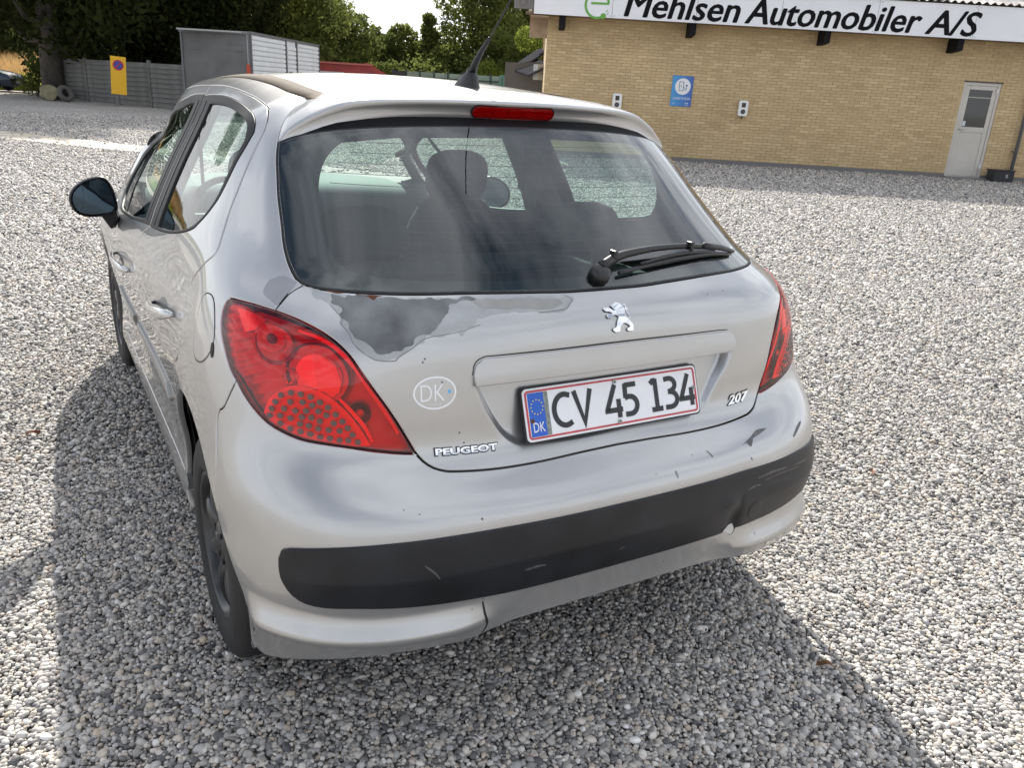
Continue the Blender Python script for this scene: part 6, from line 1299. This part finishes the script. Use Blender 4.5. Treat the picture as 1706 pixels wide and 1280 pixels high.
for sd in (-1,1):
    sp_s=.03
    qo=panel('side_body',Q1,PAINT,car,sp=.022,side=sd,depth=.016,gap=.0020)
    if sd<0:
        panel('fuel_flap_gap',FUEL,GRIM,qo,D=lambda uv:np.full(len(uv),.0004),sp=.04,gap=-.0012,depth=.0003,rnd=False,side=sd)
        fo_=panel('fuel_flap',FUEL,PAINT,qo,D=lambda uv:np.full(len(uv),.0012),sp=.02,gap=.0012,depth=.001,side=sd)
        panel('finger_notch',np.array([(.993+.007*math.cos(a),.803+.017*math.sin(a)) for a in ang[::2]]),GRIM,fo_,D=lambda uv:np.full(len(uv),.0018),sp=.04,gap=0,depth=.0003,rnd=False,side=sd)
    # old repair mark on the shoulder next to the hatch seam
    if sd<0: panel('repair_patch',jag([[(.80,.965),(.828,.985),(.820,1.020),(.790,1.047),(.757,1.058)],[(.757,1.058),(.722,1.045)],[(.722,1.045),(.742,1.020),(.765,.992),(.785,.960),(.80,.965)]],.001,21),mat('filler_grey',(.27,.28,.30),.5,.3,var=(14,.1)),qo,D=lambda uv:np.full(len(uv),.0004),sp=.02,gap=0,depth=.0003,rnd=False,side=sd)
    for nm,P_,Wn,Wg,hv in (('rear_door',RD_,WR,WRg,None),('front_door',FDp,WF,WFg,None)):
        hin=inset(Wn,-.003,1 if area(Wn)>0 else -1)[0]
        d=panel(nm,P_,PAINT,car,sp=.03,spu=.04,side=sd,depth=.016,holes=[Wn])
        panel('window_trim',Wn,RUB,d,D=lambda uv:np.full(len(uv),.0015),sp=.05,gap=-.001,depth=.01,holes=[Wg],side=sd)
        g=panel('door_window',Wg,GL_S,d,D=lambda uv:np.full(len(uv),-.004),sp=.08,gap=-.003,depth=.001,side=sd,rnd=False,noring=True)
        if nm=='front_door':
            thin('quarter_light_bar',[(2.96,.975),(3.02,1.10),(3.10,1.30),(3.17,1.485)],.034,RUB,g,lambda uv:np.full(len(uv),-.001),side=sd)
            pts=[(2.30,1.03),(2.28,1.25),(2.27,1.50)]
        else: pts=[(2.10,1.03),(2.10,1.25),(2.10,1.50)]
        thin('pillar_rib',pts,.012,mat('pillar_gloss',(.02,.02,.021),.3),d,lambda uv:np.full(len(uv),.0035),side=sd)
        # grip handle
        if nm=='rear_door': hc,hu,hl=(1.655,.772),(1.845,.742),(1.475,.790)
        else: hc,hu,hl=(2.80,.672),(3.05,.645),(2.53,.695)
        us=np.linspace(hu[0],hl[0],13); vs_=np.linspace(hu[1],hl[1],13); P=S(us,vs_); Nn=SN(us,vs_); bow=np.sin(np.linspace(0,math.pi,13))**.5
        Vh=[];Fh=[]; hgt=.017
        for i in range(13):
            e=S(us[i],vs_[i]+.002)[0]-P[i]; upv=e/np.linalg.norm(e); k=(.45+.55*min(1,bow[i]*1.4)); ofs=Nn[i]*(.006+.026*bow[i])
            for a in np.linspace(0,2*math.pi,9)[:-1]: Vh.append(P[i]+ofs+upv*hgt*k*math.cos(a)+Nn[i]*.010*math.sin(a))
        for i in range(12):
            for j in range(8): Fh.append((i*8+j,i*8+(j+1)%8,(i+1)*8+(j+1)%8,(i+1)*8+j))
        Fh+=[tuple(range(8))[::-1],tuple(range(96,104))]
        if sd>0: Vh=[v*[-1,1,1] for v in Vh]; Vh=[v*[-1,1,1] for v in Vh]
        else: Vh=[v*[-1,1,1] for v in Vh]; Fh=[f[::-1] for f in Fh]
        mesh_obj('door_handle',Vh,Fh,mat('handle_silver',(.55,.555,.56),.25,.6,coat=1.),d,smooth=True)
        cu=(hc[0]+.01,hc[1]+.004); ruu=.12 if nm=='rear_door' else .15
        panel('handle_bowl_shade',np.array([(cu[0]+ruu*.55*math.cos(a),cu[1]+.033*math.sin(a)) for a in ang]),mat('bowl_shadow',(.26,.265,.27),.4,.7),d,D=lambda uv,cu=cu,ruu=ruu:.0005-.0*uv[:,0],sp=.04,gap=0,depth=.0003,rnd=False,side=sd)  # flat oval coloured darker for the shade in the bowl behind the handle
        # body moulding along the door
        if nm=='rear_door': mo=outline([(1.735,.470),(2.48,.455)],[(2.48,.455),(2.525,.395)],[(2.525,.395),(1.74,.400)],[(1.74,.400),(1.70,.425),(1.735,.470)])
        else: mo=outline([(2.60,.452),(3.19,.432)],[(3.19,.432),(3.195,.375)],[(3.195,.375),(2.64,.393)],[(2.64,.393),(2.60,.452)])
        panel('door_moulding',mo,mat('moulding_grey',(.36,.36,.35),.45,.35),d,D=lambda uv:.012*np.clip(1-np.abs(uv[:,1]-.43)/.05,.2,1)**.5,sp=.02,spu=.06,gap=.001,depth=.012,side=sd)
        # liner
        liner(P_,TRIM,d,side=sd,d=.035,holes=[inset(Wn,.004,1 if area(Wn)>0 else -1)[0]],sp=.09,name='door_card')
    liner(Q1,TRIM,qo,side=sd,d=.028,sp=.08,name='inner_trim')
    pale=outline([(.735,1.10),(.72,1.2),(.72,1.35),(.715,1.45)],[(.715,1.45),(.86,1.47)],[(.86,1.47),(.88,1.38),(.95,1.25),(1.03,1.13),(1.0,1.06),(.80,1.06),(.735,1.10)])
    liner(pale,PALE,qo,side=sd,d=.036,sp=.05,name='pillar_trim')
    # ---- tail lamp ----
    LAMP=outline([(p[0],p[1]) for p in lamp[0:3]],[(p[0],p[1]) for p in (lamp[2:13] if sd<0 else lamp[2:4])]+([] if sd<0 else linR[1:]),[(p[0],p[1]) for p in lamp[12:]]+[(p[0],p[1]) for p in lamp[:1]]) if sd<0 else outline([(p[0],p[1]) for p in lamp[0:4]]+linR[1:-1]+[(lamp[12][0],lamp[12][1])],[(p[0],p[1]) for p in lamp[12:]]+[(p[0],p[1]) for p in lamp[:1]])
    lmpo=panel('tail_lamp',LAMP,LR,car,D=lambda uv:np.full(len(uv),.0022),sp=.025,gap=.0018,depth=.006,side=sd)
    panel('lamp_seal',LAMP,GRIM,lmpo,D=lambda uv:np.full(len(uv),-.0015),sp=.05,gap=.0006,depth=.004,side=sd,rnd=False,holes=[inset(LAMP,.0032,1 if area(LAMP)>0 else -1)[0]])
    REF=mat('reflector_red',(.50,.035,.04),.30,.45,coat=.4); REFS=mat('reflector_silver',(.80,.55,.55),.22,.8); RDK=mat('reflector_dark',(.085,.006,.010),.30,.3); RPL=mat('lamp_panel_red',(.95,.14,.15),.4,.1); HOL=mat('lamp_hole_grey',(.12,.070,.062),.3,.2)
    ribs=lambda uv:-.023+.013*sst(uv[:,0],.87,.93)-.0022*np.sin((uv[:,1]*1.0+uv[:,0]*.45)*260)*sst(uv[:,0],.80,.86)-.006*sst(uv[:,0],.60,.50)
    panel('lamp_reflector',LAMP,REF,lmpo,D=ribs,sp=.006,gap=.002,depth=.03,side=sd,rnd=False)
    def cir(cu,cv,r,n=36,ax=1.,ay=1.): return np.array([(cu+r*ax*math.cos(a),cv+r*ay*math.sin(a)) for a in np.linspace(0,2*math.pi,n+1)[:-1]])
    def bowl(name,cu,cv,r0,r1,d0,d1,m,fl=0,ax=1.,rot=0):
        nr,ns=7,48; V=[];F=[]
        for i in range(nr):
            f=i/(nr-1); r=r0+(r1-r0)*f; dd=d0+(d1-d0)*math.sin(f*math.pi/2)
            for k in range(ns):
                a=2*math.pi*k/ns; rr=r; d2=dd+(fl*(.5-(k%4)/3.) if 0<i<nr-1 else 0)
                V.append((cu+rr*ax*math.cos(a),cv+rr*math.sin(a),d2))
        V=np.array(V); P=S(V[:,0],V[:,1])+SN(V[:,0],V[:,1])*V[:,2:3]
        for i in range(nr-1):
            for k in range(ns): F.append((i*ns+k,i*ns+(k+1)%ns,(i+1)*ns+(k+1)%ns,(i+1)*ns+k))
        F.append(tuple(range((nr-1)*ns,nr*ns)))
        if sd<0: P=P*[-1,1,1]; F=[f[::-1] for f in F]
        return mesh_obj(name,P,F,m,lmpo,smooth=True)
    bowl('indicator_ring',.797,.866,.047,.043,-.006,-.012,REF,ax=1.15); bowl('indicator_outer',.799,.868,.043,.033,-.010,-.019,RDK,ax=1.15)
    bowl('indicator_bowl',.806,.876,.032,.013,-.013,-.022,REFS,fl=.004,ax=1.15); bowl('bulb_cap',.806,.876,.0125,.004,-.014,-.008,RDK,ax=1.15)
    bowl('brake_ring',.700,.812,.076,.070,-.007,-.014,REF); bowl('brake_dark_band',.700,.812,.070,.050,-.012,-.019,RDK); bowl('brake_bowl',.698,.806,.050,.018,-.013,-.0185,REFS); 
    panel('brake_lens_block',np.array([(.655,.775),(.700,.775),(.706,.835),(.690,.855),(.660,.835),(.650,.80)]),RPL,lmpo,D=lambda uv:np.full(len(uv),-.009),sp=.03,gap=0,depth=.004,side=sd)
    bowl('fog_bowl',.614,.734,.024,.009,-.009,-.018,RDK); bowl('fog_bulb',.614,.734,.009,.003,-.012,-.008,REF)
    bowl('side_bowl',.760,.800,.018,.006,-.010,-.018,REFS,fl=.003)
    panel('upper_reflector',np.array([(.925,.925),(.88,.930),(.82,.920),(.845,.890),(.885,.872)]),REFS,lmpo,D=lambda uv:-.010-.10*np.abs(uv[:,0]-.87)*0,sp=.03,gap=0,depth=.004,side=sd,rnd=False)
    thin('light_bar',[(.735,.905),(.69,.893),(.655,.873),(.62,.835),(.592,.79),(.567,.75),(.545,.71),(.535,.690)],.011,RPL,lmpo,lambda uv:np.full(len(uv),-.007),side=sd)
    thin('light_bar',[(.655,.765),(.628,.735),(.605,.705),(.59,.672)],.009,RPL,lmpo,lambda uv:np.full(len(uv),-.005),side=sd)
    CP=outline([(.823,.713),(.811,.742),(.779,.770),(.75,.782),(.709,.779),(.676,.766),(.644,.740),(.619,.709),(.592,.663)],[(.592,.663),(.637,.661),(.687,.668),(.734,.674),(.775,.685),(.808,.697),(.823,.713)])
    cpl=panel('perforated_panel',CP,RPL,lmpo,D=lambda uv:np.full(len(uv),-.0075),sp=.02,gap=0,depth=.004,side=sd)
    for (a,b) in [(.753,.767),(.732,.767),(.712,.764),(.693,.755),(.677,.746),(.662,.732),(.649,.718),(.639,.704),(.63,.69),(.62,.674),(.775,.759),(.755,.748),(.729,.751),(.709,.747),(.697,.736),(.681,.729),(.667,.713),(.656,.697),(.657,.677),(.639,.677),(.788,.743),(.769,.732),(.745,.731),(.722,.734),(.712,.721),(.695,.715),(.678,.698),(.676,.68),(.797,.727),(.778,.716),(.756,.714),(.732,.72),(.718,.703),(.699,.699),(.696,.682),(.802,.712),(.778,.7),(.757,.692),(.736,.705),(.736,.689),(.716,.686)]:
        panel('panel_hole',cir(a,b,.0062,14,ax=1.05),HOL,cpl,D=lambda uv:np.full(len(uv),.0026),sp=.03,gap=0,depth=.001,side=sd,rnd=False)
# ---- dark shell just inside the panels: closes the seams ----
_RAo=[p for p in RA if p[1]>.2]; _FAo=[p for p in FARC if p[1]>.2]
fullT=outline([(.0,.23),(.86,.20),_RAo[0]],_RAo,[_RAo[-1],(1.60,.17)],[(1.60,.17),(3.15,.17)],[(3.15,.17),_FAo[0]],_FAo,[_FAo[-1],(4.3,.20),(5.07,.22)],[(5.07,.22),(5.07,.95)],[(5.07,.95),(4.1,.99),(3.5,.96)],[(3.5,.96),(2.2,.98),(1.7,1.01),(1.35,1.10),(1.1,1.16),(.96,1.05),(.70,1.03),(0,1.02)],[(0,1.02),(0,.23)],ds=.04)
for sd in (-1,1): liner(np.vstack([fullT,[(0,.19)]]) if False else fullT,DARK,car,side=sd,d=.052,sp=.09,name='inner_shell')
# ---- front: wings, bonnet, bumper, headlamps (seen only from elsewhere) ----
for sd in (-1,1):
    wing=outline([(3.47,1.01),(3.75,1.01),(4.10,1.015)],[(4.10,1.015),(4.22,.93),(4.24,.72)],[(4.24,.72),FARC[-1]],FARC[::-1],[FARC[0],(3.235,.10)],[(3.235,.10),(3.22,.215)],[p for p in fd_front[::-1]][0:6]+[(3.47,1.01)])
    panel('front_wing',wing,PAINT,car,sp=.05,side=sd)
    hl=outline([(4.13,1.005),(4.35,.99),(4.60,.94)],[(4.60,.94),(4.56,.84),(4.42,.77),(4.25,.74)],[(4.25,.74),(4.24,.90),(4.13,1.005)])
    panel('headlamp',hl,mat('headlamp_glass',(.55,.57,.58),.05,.5,coat=1.),car,sp=.05,side=sd)
fb=outline([(5.07,.11),(4.6,.10),(FARC[-1][0]+.01,.11)],FARC[::-1][0:9],[FARC[-9],(4.24,.73)],[(4.26,.73),(4.43,.76),(4.58,.84),(4.66,.93)],[(4.66,.93),(5.07,.90)],[(5.07,.90),(5.07,.11)])
for sd in (-1,1): panel('front_bumper',fb,PAINT,car,sp=.06,side=sd)
V=[];nb_=15
bon=[(3.46,1.01),(3.75,1.015),(4.10,1.02),(4.35,1.0),(4.62,.95),(5.07,.92)]
edge_=S(np.array([b[0] for b in bon]),np.array([b[1] for b in bon]))
E2=rsi(edge_[:5],16)
for e in E2:
    for s in np.linspace(-1,1,nb_):
        t=(e[1]-E2[0][1])/(E2[-1][1]-E2[0][1]); V.append((e[0]*s,e[1]+(.10+.10*t)*(1-s*s)*(1 if t>.1 else 1.3),e[2]+(.075-.03*t)*(1-s**2)))
mesh_obj('bonnet',V,[(i*nb_+j,i*nb_+j+1,(i+1)*nb_+j+1,(i+1)*nb_+j) for i in range(15) for j in range(nb_-1)],PAINT,car,smooth=True)
# underbody
q=MB(); q.box((0,2.0,.24),(1.10,3.4,.12)); q.box((0,1.95,.23),(1.56,1.7,.10)); q.box((0,.38,.33),(1.2,.45,.12)); q.box((0,3.75,.30),(1.1,.5,.12)); q.box((0,.70,.62),(1.1,1.0,.04)); q.build('underbody',DARK,car)
# wheel wells
def well(y,sd):
    q=MB(); V=[];F=[]; n=20
    for x in (.50,.815):
        for k in range(n+1): a=math.radians(2+176*k/n); V.append((x*sd,y+.405*math.cos(a),.315+.405*math.sin(a)))
    for k in range(n): F.append((k,k+1,n+1+k+1,n+1+k))
    F.append(tuple(range(n+1))); q.add(V,F); q.build('wheel_well',GRIM,car)
for y in (.69,3.215):
    for sd in (-1,1): well(y,sd)
# ---- wheels ----
TYR=mat('tyre_rubber',(.018,.018,.019),.75,var=(8,.25),bump=(120,.3,.002)); RIM=mat('rim_black',(.030,.031,.034),.34,.35,coat=.3)
def wheel(y,sd,rot):
    c=np.array([.826*sd,y,.297]); w=empty('wheel',c); w.parent=car; w.location=Vector(c)-Vector((0,2,0))
    ax=np.array([sd,0,0.]); fwd=np.array([0,1.,0]); 
    def rev(prof,name,m,seg=64,par=w):
        V=[];F=[]
        for k in range(seg):
            a=2*math.pi*k/seg; d=fwd*math.cos(a)+UP*math.sin(a)
            for (o,r) in prof: V.append(c+ax*o+d*r)
        n=len(prof)
        for k in range(seg):
            for i in range(n-1): F.append((k*n+i,k*n+i+1,((k+1)%seg)*n+i+1,((k+1)%seg)*n+i))
        return mesh_obj(name,V,F,m,par,smooth=True)
    ty=rev([(-.02,.192),(.002,.197),(.010,.204),(.013,.215),(.014,.240),(.012,.262),(.004,.283),(-.006,.296),(-.012,.300),(-.015,.3005),(-.045,.303),(-.046,.296),(-.052,.296),(-.053,.3035),(-.09,.304),(-.091,.297),(-.097,.297),(-.098,.304),(-.14,.3025),(-.141,.296),(-.147,.296),(-.148,.302),(-.172,.299),(-.182,.285),(-.188,.25),(-.18,.2)],'tyre',TYR,72)
    rev([(.004,.1965),(.006,.190),(.001,.184),(-.012,.180),(-.02,.176),(-.13,.165),(-.16,.190)],'rim',RIM)
    rev([(-.10,.17),(-.10,.001)],'brake_backing',mat('brake_dark',(.02,.019,.018),.6),24)
    rev([(-.055,.128),(-.05,.126),(-.05,.06)],'brake_disc',mat('disc_steel',(.16,.15,.14),.35,.9),32)
    ns=7
    for k in range(ns):
        a0=rot+2*math.pi*k/ns; V=[];F=[]; m_=9
        for i in range(m_):
            f=i/(m_-1); r=.045+.140*f; wv=.040*(1-f)**1.5+.017+.010*f*f; a=a0+.10*math.sin(f*math.pi)*.6; d=fwd*math.cos(a)+UP*math.sin(a); t=-fwd*math.sin(a)+UP*math.cos(a); o=-.020+.020*math.sin(f*math.pi*.9)
            for s,oo in ((-1,-.012),(-.55,.0),(.55,.0),(1,-.012)): V.append(c+ax*(o+oo)+d*r+t*wv*s*.75)
            V.append(c+ax*(o-.035)+d*r+t*wv*.6); V.append(c+ax*(o-.035)+d*r-t*wv*.6)
        for i in range(m_-1):
            for j in range(6): F.append((i*6+j,i*6+(j+1)%6,(i+1)*6+(j+1)%6,(i+1)*6+j))
        mesh_obj('spoke',V,F,RIM,w,smooth=True)
    rev([(-.03,.062),(-.012,.060),(-.006,.050),(-.004,.036)],'hub',RIM,32); rev([(-.006,.036),(.0,.033),(.002,.022),(.0025,.001)],'hub_cap',mat('cap_black',(.008,.008,.009),.25),24)
    for k in range(4):
        a=rot+.4+k*math.pi/2; q=MB(); P=c+(fwd*math.cos(a)+UP*math.sin(a))*.050; q.tube([P-ax*.012,P-ax*.004],.008,6); q.build('wheel_bolt',GRIM,w)
wheel(.690,-1,.3);wheel(.690,1,.9);wheel(3.215,-1,1.2);wheel(3.215,1,.2)
# ---- wiper ----
wp=empty('rear_wiper',(0,.22,1.07)); wp.parent=car; wp.location=(0,.22-2,1.07)
WB=mat('wiper_black',(.014,.014,.015),.38)
def on_glass(u,v,h): return S(np.atleast_1d(u),np.atleast_1d(v))+SN(np.atleast_1d(u),np.atleast_1d(v))*h
def gl_tube(name,uvs,h,r,m,seg=8,flat=1.):
    us=crom(uvs,.02); P=on_glass(us[:,0],us[:,1],0)+SN(us[:,0],us[:,1])*np.interp(np.linspace(0,1,len(us)),np.linspace(0,1,len(h)),h)[:,None]; q=MB(); q.tube(P,list(np.interp(np.linspace(0,1,len(us)),np.linspace(0,1,len(r)),r)),seg); return q.build(name,m,wp,smooth=True)
gl_tube('wiper_arm',[(.004,1.100),(.06,1.128),(.16,1.143),(.27,1.146),(.36,1.138)],[.018,.024,.027,.026,.022],[.013,.0105,.0085,.0075,.007],WB)
gl_tube('wiper_arm_tip',[(.355,1.138),(.43,1.122),(.500,1.103)],[.026,.022,.012],[.009,.008,.005],WB)
gl_tube('wiper_blade',[(.05,1.078),(.16,1.100),(.28,1.115),(.39,1.117),(.49,1.101)],[.010,.012,.012,.010,.006],[.005,.006,.0065,.006,.004],WB)
gl_tube('blade_bridge',[(.12,1.100),(.22,1.118),(.30,1.124),(.40,1.118)],[.018,.022,.020,.016],[.004,.005,.005,.004],WB)
pv=on_glass(-.002,1.082,0)[0]; nn_=SN(-.002,1.082)[0]
q=MB(); q.tube([pv-nn_*.004,pv+nn_*.020,pv+nn_*.026],[.027,.024,.014],20); q.build('wiper_pivot_cap',WB,wp,smooth=True)
for u_ in (.045,.30): q=MB(); p_=on_glass(u_,1.128 if u_<.1 else 1.140,.030)[0]; q.box(p_,(.012,.022,.022)); bevel(q.build('wiper_clip',WB,wp),.003,2)
# ---- door mirrors ----
def mirror(sd):
    mo=empty('door_mirror',(-.86*1 if sd<0 else .86,2.45,.9)); mo.parent=car; mo.location=Vector((.86*sd,.45,.9))
    def mp(x,z,y): return np.array([x*(-sd) if False else (x if sd<0 else -x),y,z])
    # outline in a plane facing back, traced: x, z
    O=[(-1.012,.946),(-1.010,.972),(-.990,1.004),(-.950,1.032),(-.905,1.046),(-.880,1.045),(-.862,1.028),(-.849,1.000),(-.840,.960),(-.838,.915),(-.852,.897),(-.895,.889),(-.945,.886),(-.985,.897),(-1.004,.920)]
    A=np.array(O); c=A.mean(0); n=len(A); cl=np.vstack([A,A[:1]]); A=crom(cl,.012)[:-1]; n=len(A)
    V=[];F=[]; prof=[(.93,-.004),(.985,-.002),(1.0,.006),(1.01,.018),(.985,.04),(.90,.065),(.72,.088),(.45,.100),(.15,.105)]
    for s,dy in prof:
        for a in A: V.append(mp(c[0]+(a[0]-c[0])*s,c[1]+(a[1]-c[1])*s,2.44+dy))
    for i in range(len(prof)-1):
        for k in range(n): F.append((i*n+k,i*n+(k+1)%n,(i+1)*n+(k+1)%n,(i+1)*n+k))
    F.append(tuple(range((len(prof)-1)*n,len(prof)*n)))
    if sd>0: F=[f[::-1] for f in F]
    mi=[0]*(4*n)+[1]*(len(F)-4*n)
    h=mesh_obj('mirror_housing',V,F,None,mo,smooth=True,mats=[BPL,PAINT],midx=mi)
    V=[mp(c[0]+(a[0]-c[0])*.93,c[1]+(a[1]-c[1])*.93,2.438) for a in A]; V2=[v+[0,.012,0] for v in V]; 
    mesh_obj('mirror_bezel',V+V2,[(i,(i+1)%n,n+(i+1)%n,n+i) for i in range(n)],BPL,mo)
    V=[]; 
    for s in (.86,.6,.3): V+=[mp(c[0]+(a[0]-c[0])*s*1.0,c[1]+(a[1]-c[1])*s,2.447-.003*(1-s)+ (a[0]-c[0])*s*.10) for a in A]
    F=[(i*n+k,i*n+(k+1)%n,(i+1)*n+(k+1)%n,(i+1)*n+k) for i in range(2) for k in range(n)]+[tuple(range(2*n,3*n))]
    mesh_obj('mirror_glass',V,F,mat('mirror_glass_blue',(.07,.10,.125),.015,1.0),mo,smooth=True)
    V=[mp(*p) for p in ((-.905,.892,2.455),(-.848,.915,2.455),(-.838,.875,2.46),(-.872,.828,2.47),(-.905,.892,2.53),(-.836,.915,2.53),(-.826,.875,2.53),(-.845,.828,2.51))]
    bevel(mesh_obj('mirror_arm',V,[(0,1,2,3),(4,7,6,5),(0,4,5,1),(1,5,6,2),(2,6,7,3),(3,7,4,0)],BPL,mo),.006,2)
for sd in(-1,1): mirror(sd)
# ---- cabin ----
SEAT=mat('seat_cloth',(.075,.08,.088),.9,var=(40,.2),bump=(150,.3,.002)); DASH=mat('dash_grey',(.10,.105,.11),.7,bump=(120,.2,.001)); CARP=mat('carpet',(.02,.02,.022),.95)
def blob(name,c,sz,m,par,rot=0.,pw=3.2,nseg=22,taper=0.):
    """rounded cushion: superellipsoid, rot = lean back in radians"""
    V=[];F=[]; nu_,nv_=nseg,nseg//2
    sg=lambda x,e: math.copysign(abs(x)**e,x); e=2/pw
    for i in range(nv_+1):
        b=-math.pi/2+math.pi*i/nv_
        for k in range(nu_):
            a=2*math.pi*k/nu_; x=sz[0]/2*sg(math.cos(b),e)*sg(math.cos(a),e); y=sz[1]/2*sg(math.cos(b),e)*sg(math.sin(a),e); z=sz[2]/2*sg(math.sin(b),e); x*=1-taper*(z/sz[2]+.5)
            y2=y*math.cos(rot)-z*math.sin(rot); z2=y*math.sin(rot)+z*math.cos(rot); V.append((c[0]+x,c[1]+y2,c[2]+z2))
    for i in range(nv_):
        for k in range(nu_): F.append((i*nu_+k,i*nu_+(k+1)%nu_,(i+1)*nu_+(k+1)%nu_,(i+1)*nu_+k))
    return mesh_obj(name,V,F,m,par,smooth=True)
def fseat(x):
    s=empty('front_seat',(x,2.1,.3)); s.parent=car; s.location=(x,.1,.3)
    blob('seat_cushion',(x,2.22,.50),(.50,.52,.20),SEAT,s); blob('seat_backrest',(x,1.90,.76),(.50,.16,.58),SEAT,s,rot=.22,taper=.22)
    blob('headrest',(x,1.845,1.115),(.275,.10,.215),SEAT,s,rot=.12,pw=3.0)
    q=MB()
    for d in(-.075,.075): q.tube([(x+d,1.85,.92),(x+d,1.85,1.06)],.007,8)
    q.build('headrest_post',mat('post_chrome',(.35,.35,.36),.25,.9),s)
fseat(.41); fseat(-.375)
rb=empty('rear_seat',(0,1.1,.3)); rb.parent=car; rb.location=(0,-.9,.3)
blob('seat_cushion',(0,1.30,.46),(1.25,.50,.20),SEAT,rb); blob('seat_backrest',(0,1.00,.72),(1.26,.14,.52),SEAT,rb,rot=.20)
for x in (-.33,.44): blob('headrest',(x,.955,1.058),(.34,.09,.15),SEAT,rb,rot=.1,pw=3.6,taper=.3)
q=MB(); 
for x in(-.33,.44): q.tube([(x-.06,.96,.9),(x-.06,.96,1.02)],.006,6); q.tube([(x+.06,.96,.9),(x+.06,.96,1.02)],.006,6)
q.build('headrest_post',mat('post_chrome'),rb)
q=MB(); q.box((0,.64,.925),(1.14,.52,.025)); bevel(q.build('parcel_shelf',mat('shelf_dark',(.035,.038,.043),.85),car),.008,2)
q=MB(); q.box((0,.45,.62),(1.2,.03,.45)); q.box((0,1.9,.29),(1.4,3.0,.03)); q.box((0,2.1,.40),(.16,1.3,.22)); q.build('cabin_floor',CARP,car)
# dashboard with hood and steering wheel
da=empty('dashboard',(0,2.9,.6)); da.parent=car; da.location=(0,.9,.6)
V=[];F=[]; pr=[(2.62,.62),(2.60,.74),(2.63,.86),(2.70,.935),(2.80,.965),(2.95,.975),(3.15,.975)]
for x in np.linspace(-.72,.72,25):
    for y,z in pr: V.append((x,y+.10*(1-(x/.72)**2)-.05,z+.012*math.cos(x*3)+(.035 if -.52<x<-.20 and 2.6<y<2.8 else 0)))
for i in range(24):
    for j in range(len(pr)-1): F.append((i*7+j,i*7+j+1,(i+1)*7+j+1,(i+1)*7+j))
mesh_obj('dash_top',V,[f[::-1] for f in F],DASH,da,smooth=True)
sw=np.array([-.37,2.47,.86]); V=[];F=[]; t_=.42
for i in range(40):
    a=2*math.pi*i/40
    for j in range(8): b=2*math.pi*j/8; R=.182+.015*math.cos(b); x=R*math.cos(a); z=R*math.sin(a); y=.015*math.sin(b); V.append(sw+[x,y*math.cos(t_)+z*math.sin(t_),z*math.cos(t_)-y*math.sin(t_)])
for i in range(40):
    for j in range(8): F.append((i*8+j,((i+1)%40)*8+j,((i+1)%40)*8+(j+1)%8,i*8+(j+1)%8))
mesh_obj('steering_wheel',V,F,WB,da,smooth=True); q=MB(); q.box(sw+[0,.02,0],(.34,.03,.05)); q.box(sw+[0,.03,-.05],(.09,.05,.14)); q.tube([sw,sw+[0,.35,-.14]],.035,10); bevel(q.build('steering_spokes',WB,da),.008,2)
im=MB(); im.box((.02,2.50,1.27),(.24,.03,.06)); im.tube([(.02,2.50,1.29),(.02,2.55,1.38)],.008,6); bevel(im.build('rear_view_mirror',WB,car),.01,2)
# belt strap and B-pillar trims inside
for sd in(-1,1):
    b=outline([(2.06,1.03),(2.06,1.54)],[(2.06,1.54),(2.36,1.54)],[(2.36,1.54),(2.40,1.03)],[(2.40,1.03),(2.06,1.03)],ds=.05); liner(b,mat('b_pillar_trim',(.16,.17,.17),.7),car,side=sd,d=.04,sp=.08,name='pillar_trim')
    P=[S(np.array([2.20]),np.array([v]))[0]*[sd,1,1]-np.array([.07*sd,0,0]) for v in (1.45,1.2,1.0)]; q=MB(); 
    for a,b_ in zip(P[:-1],P[1:]): q.box((a+b_)/2,(.004,.045,abs(a[2]-b_[2])+.02))
    q.build('seat_belt',GRIM,car)
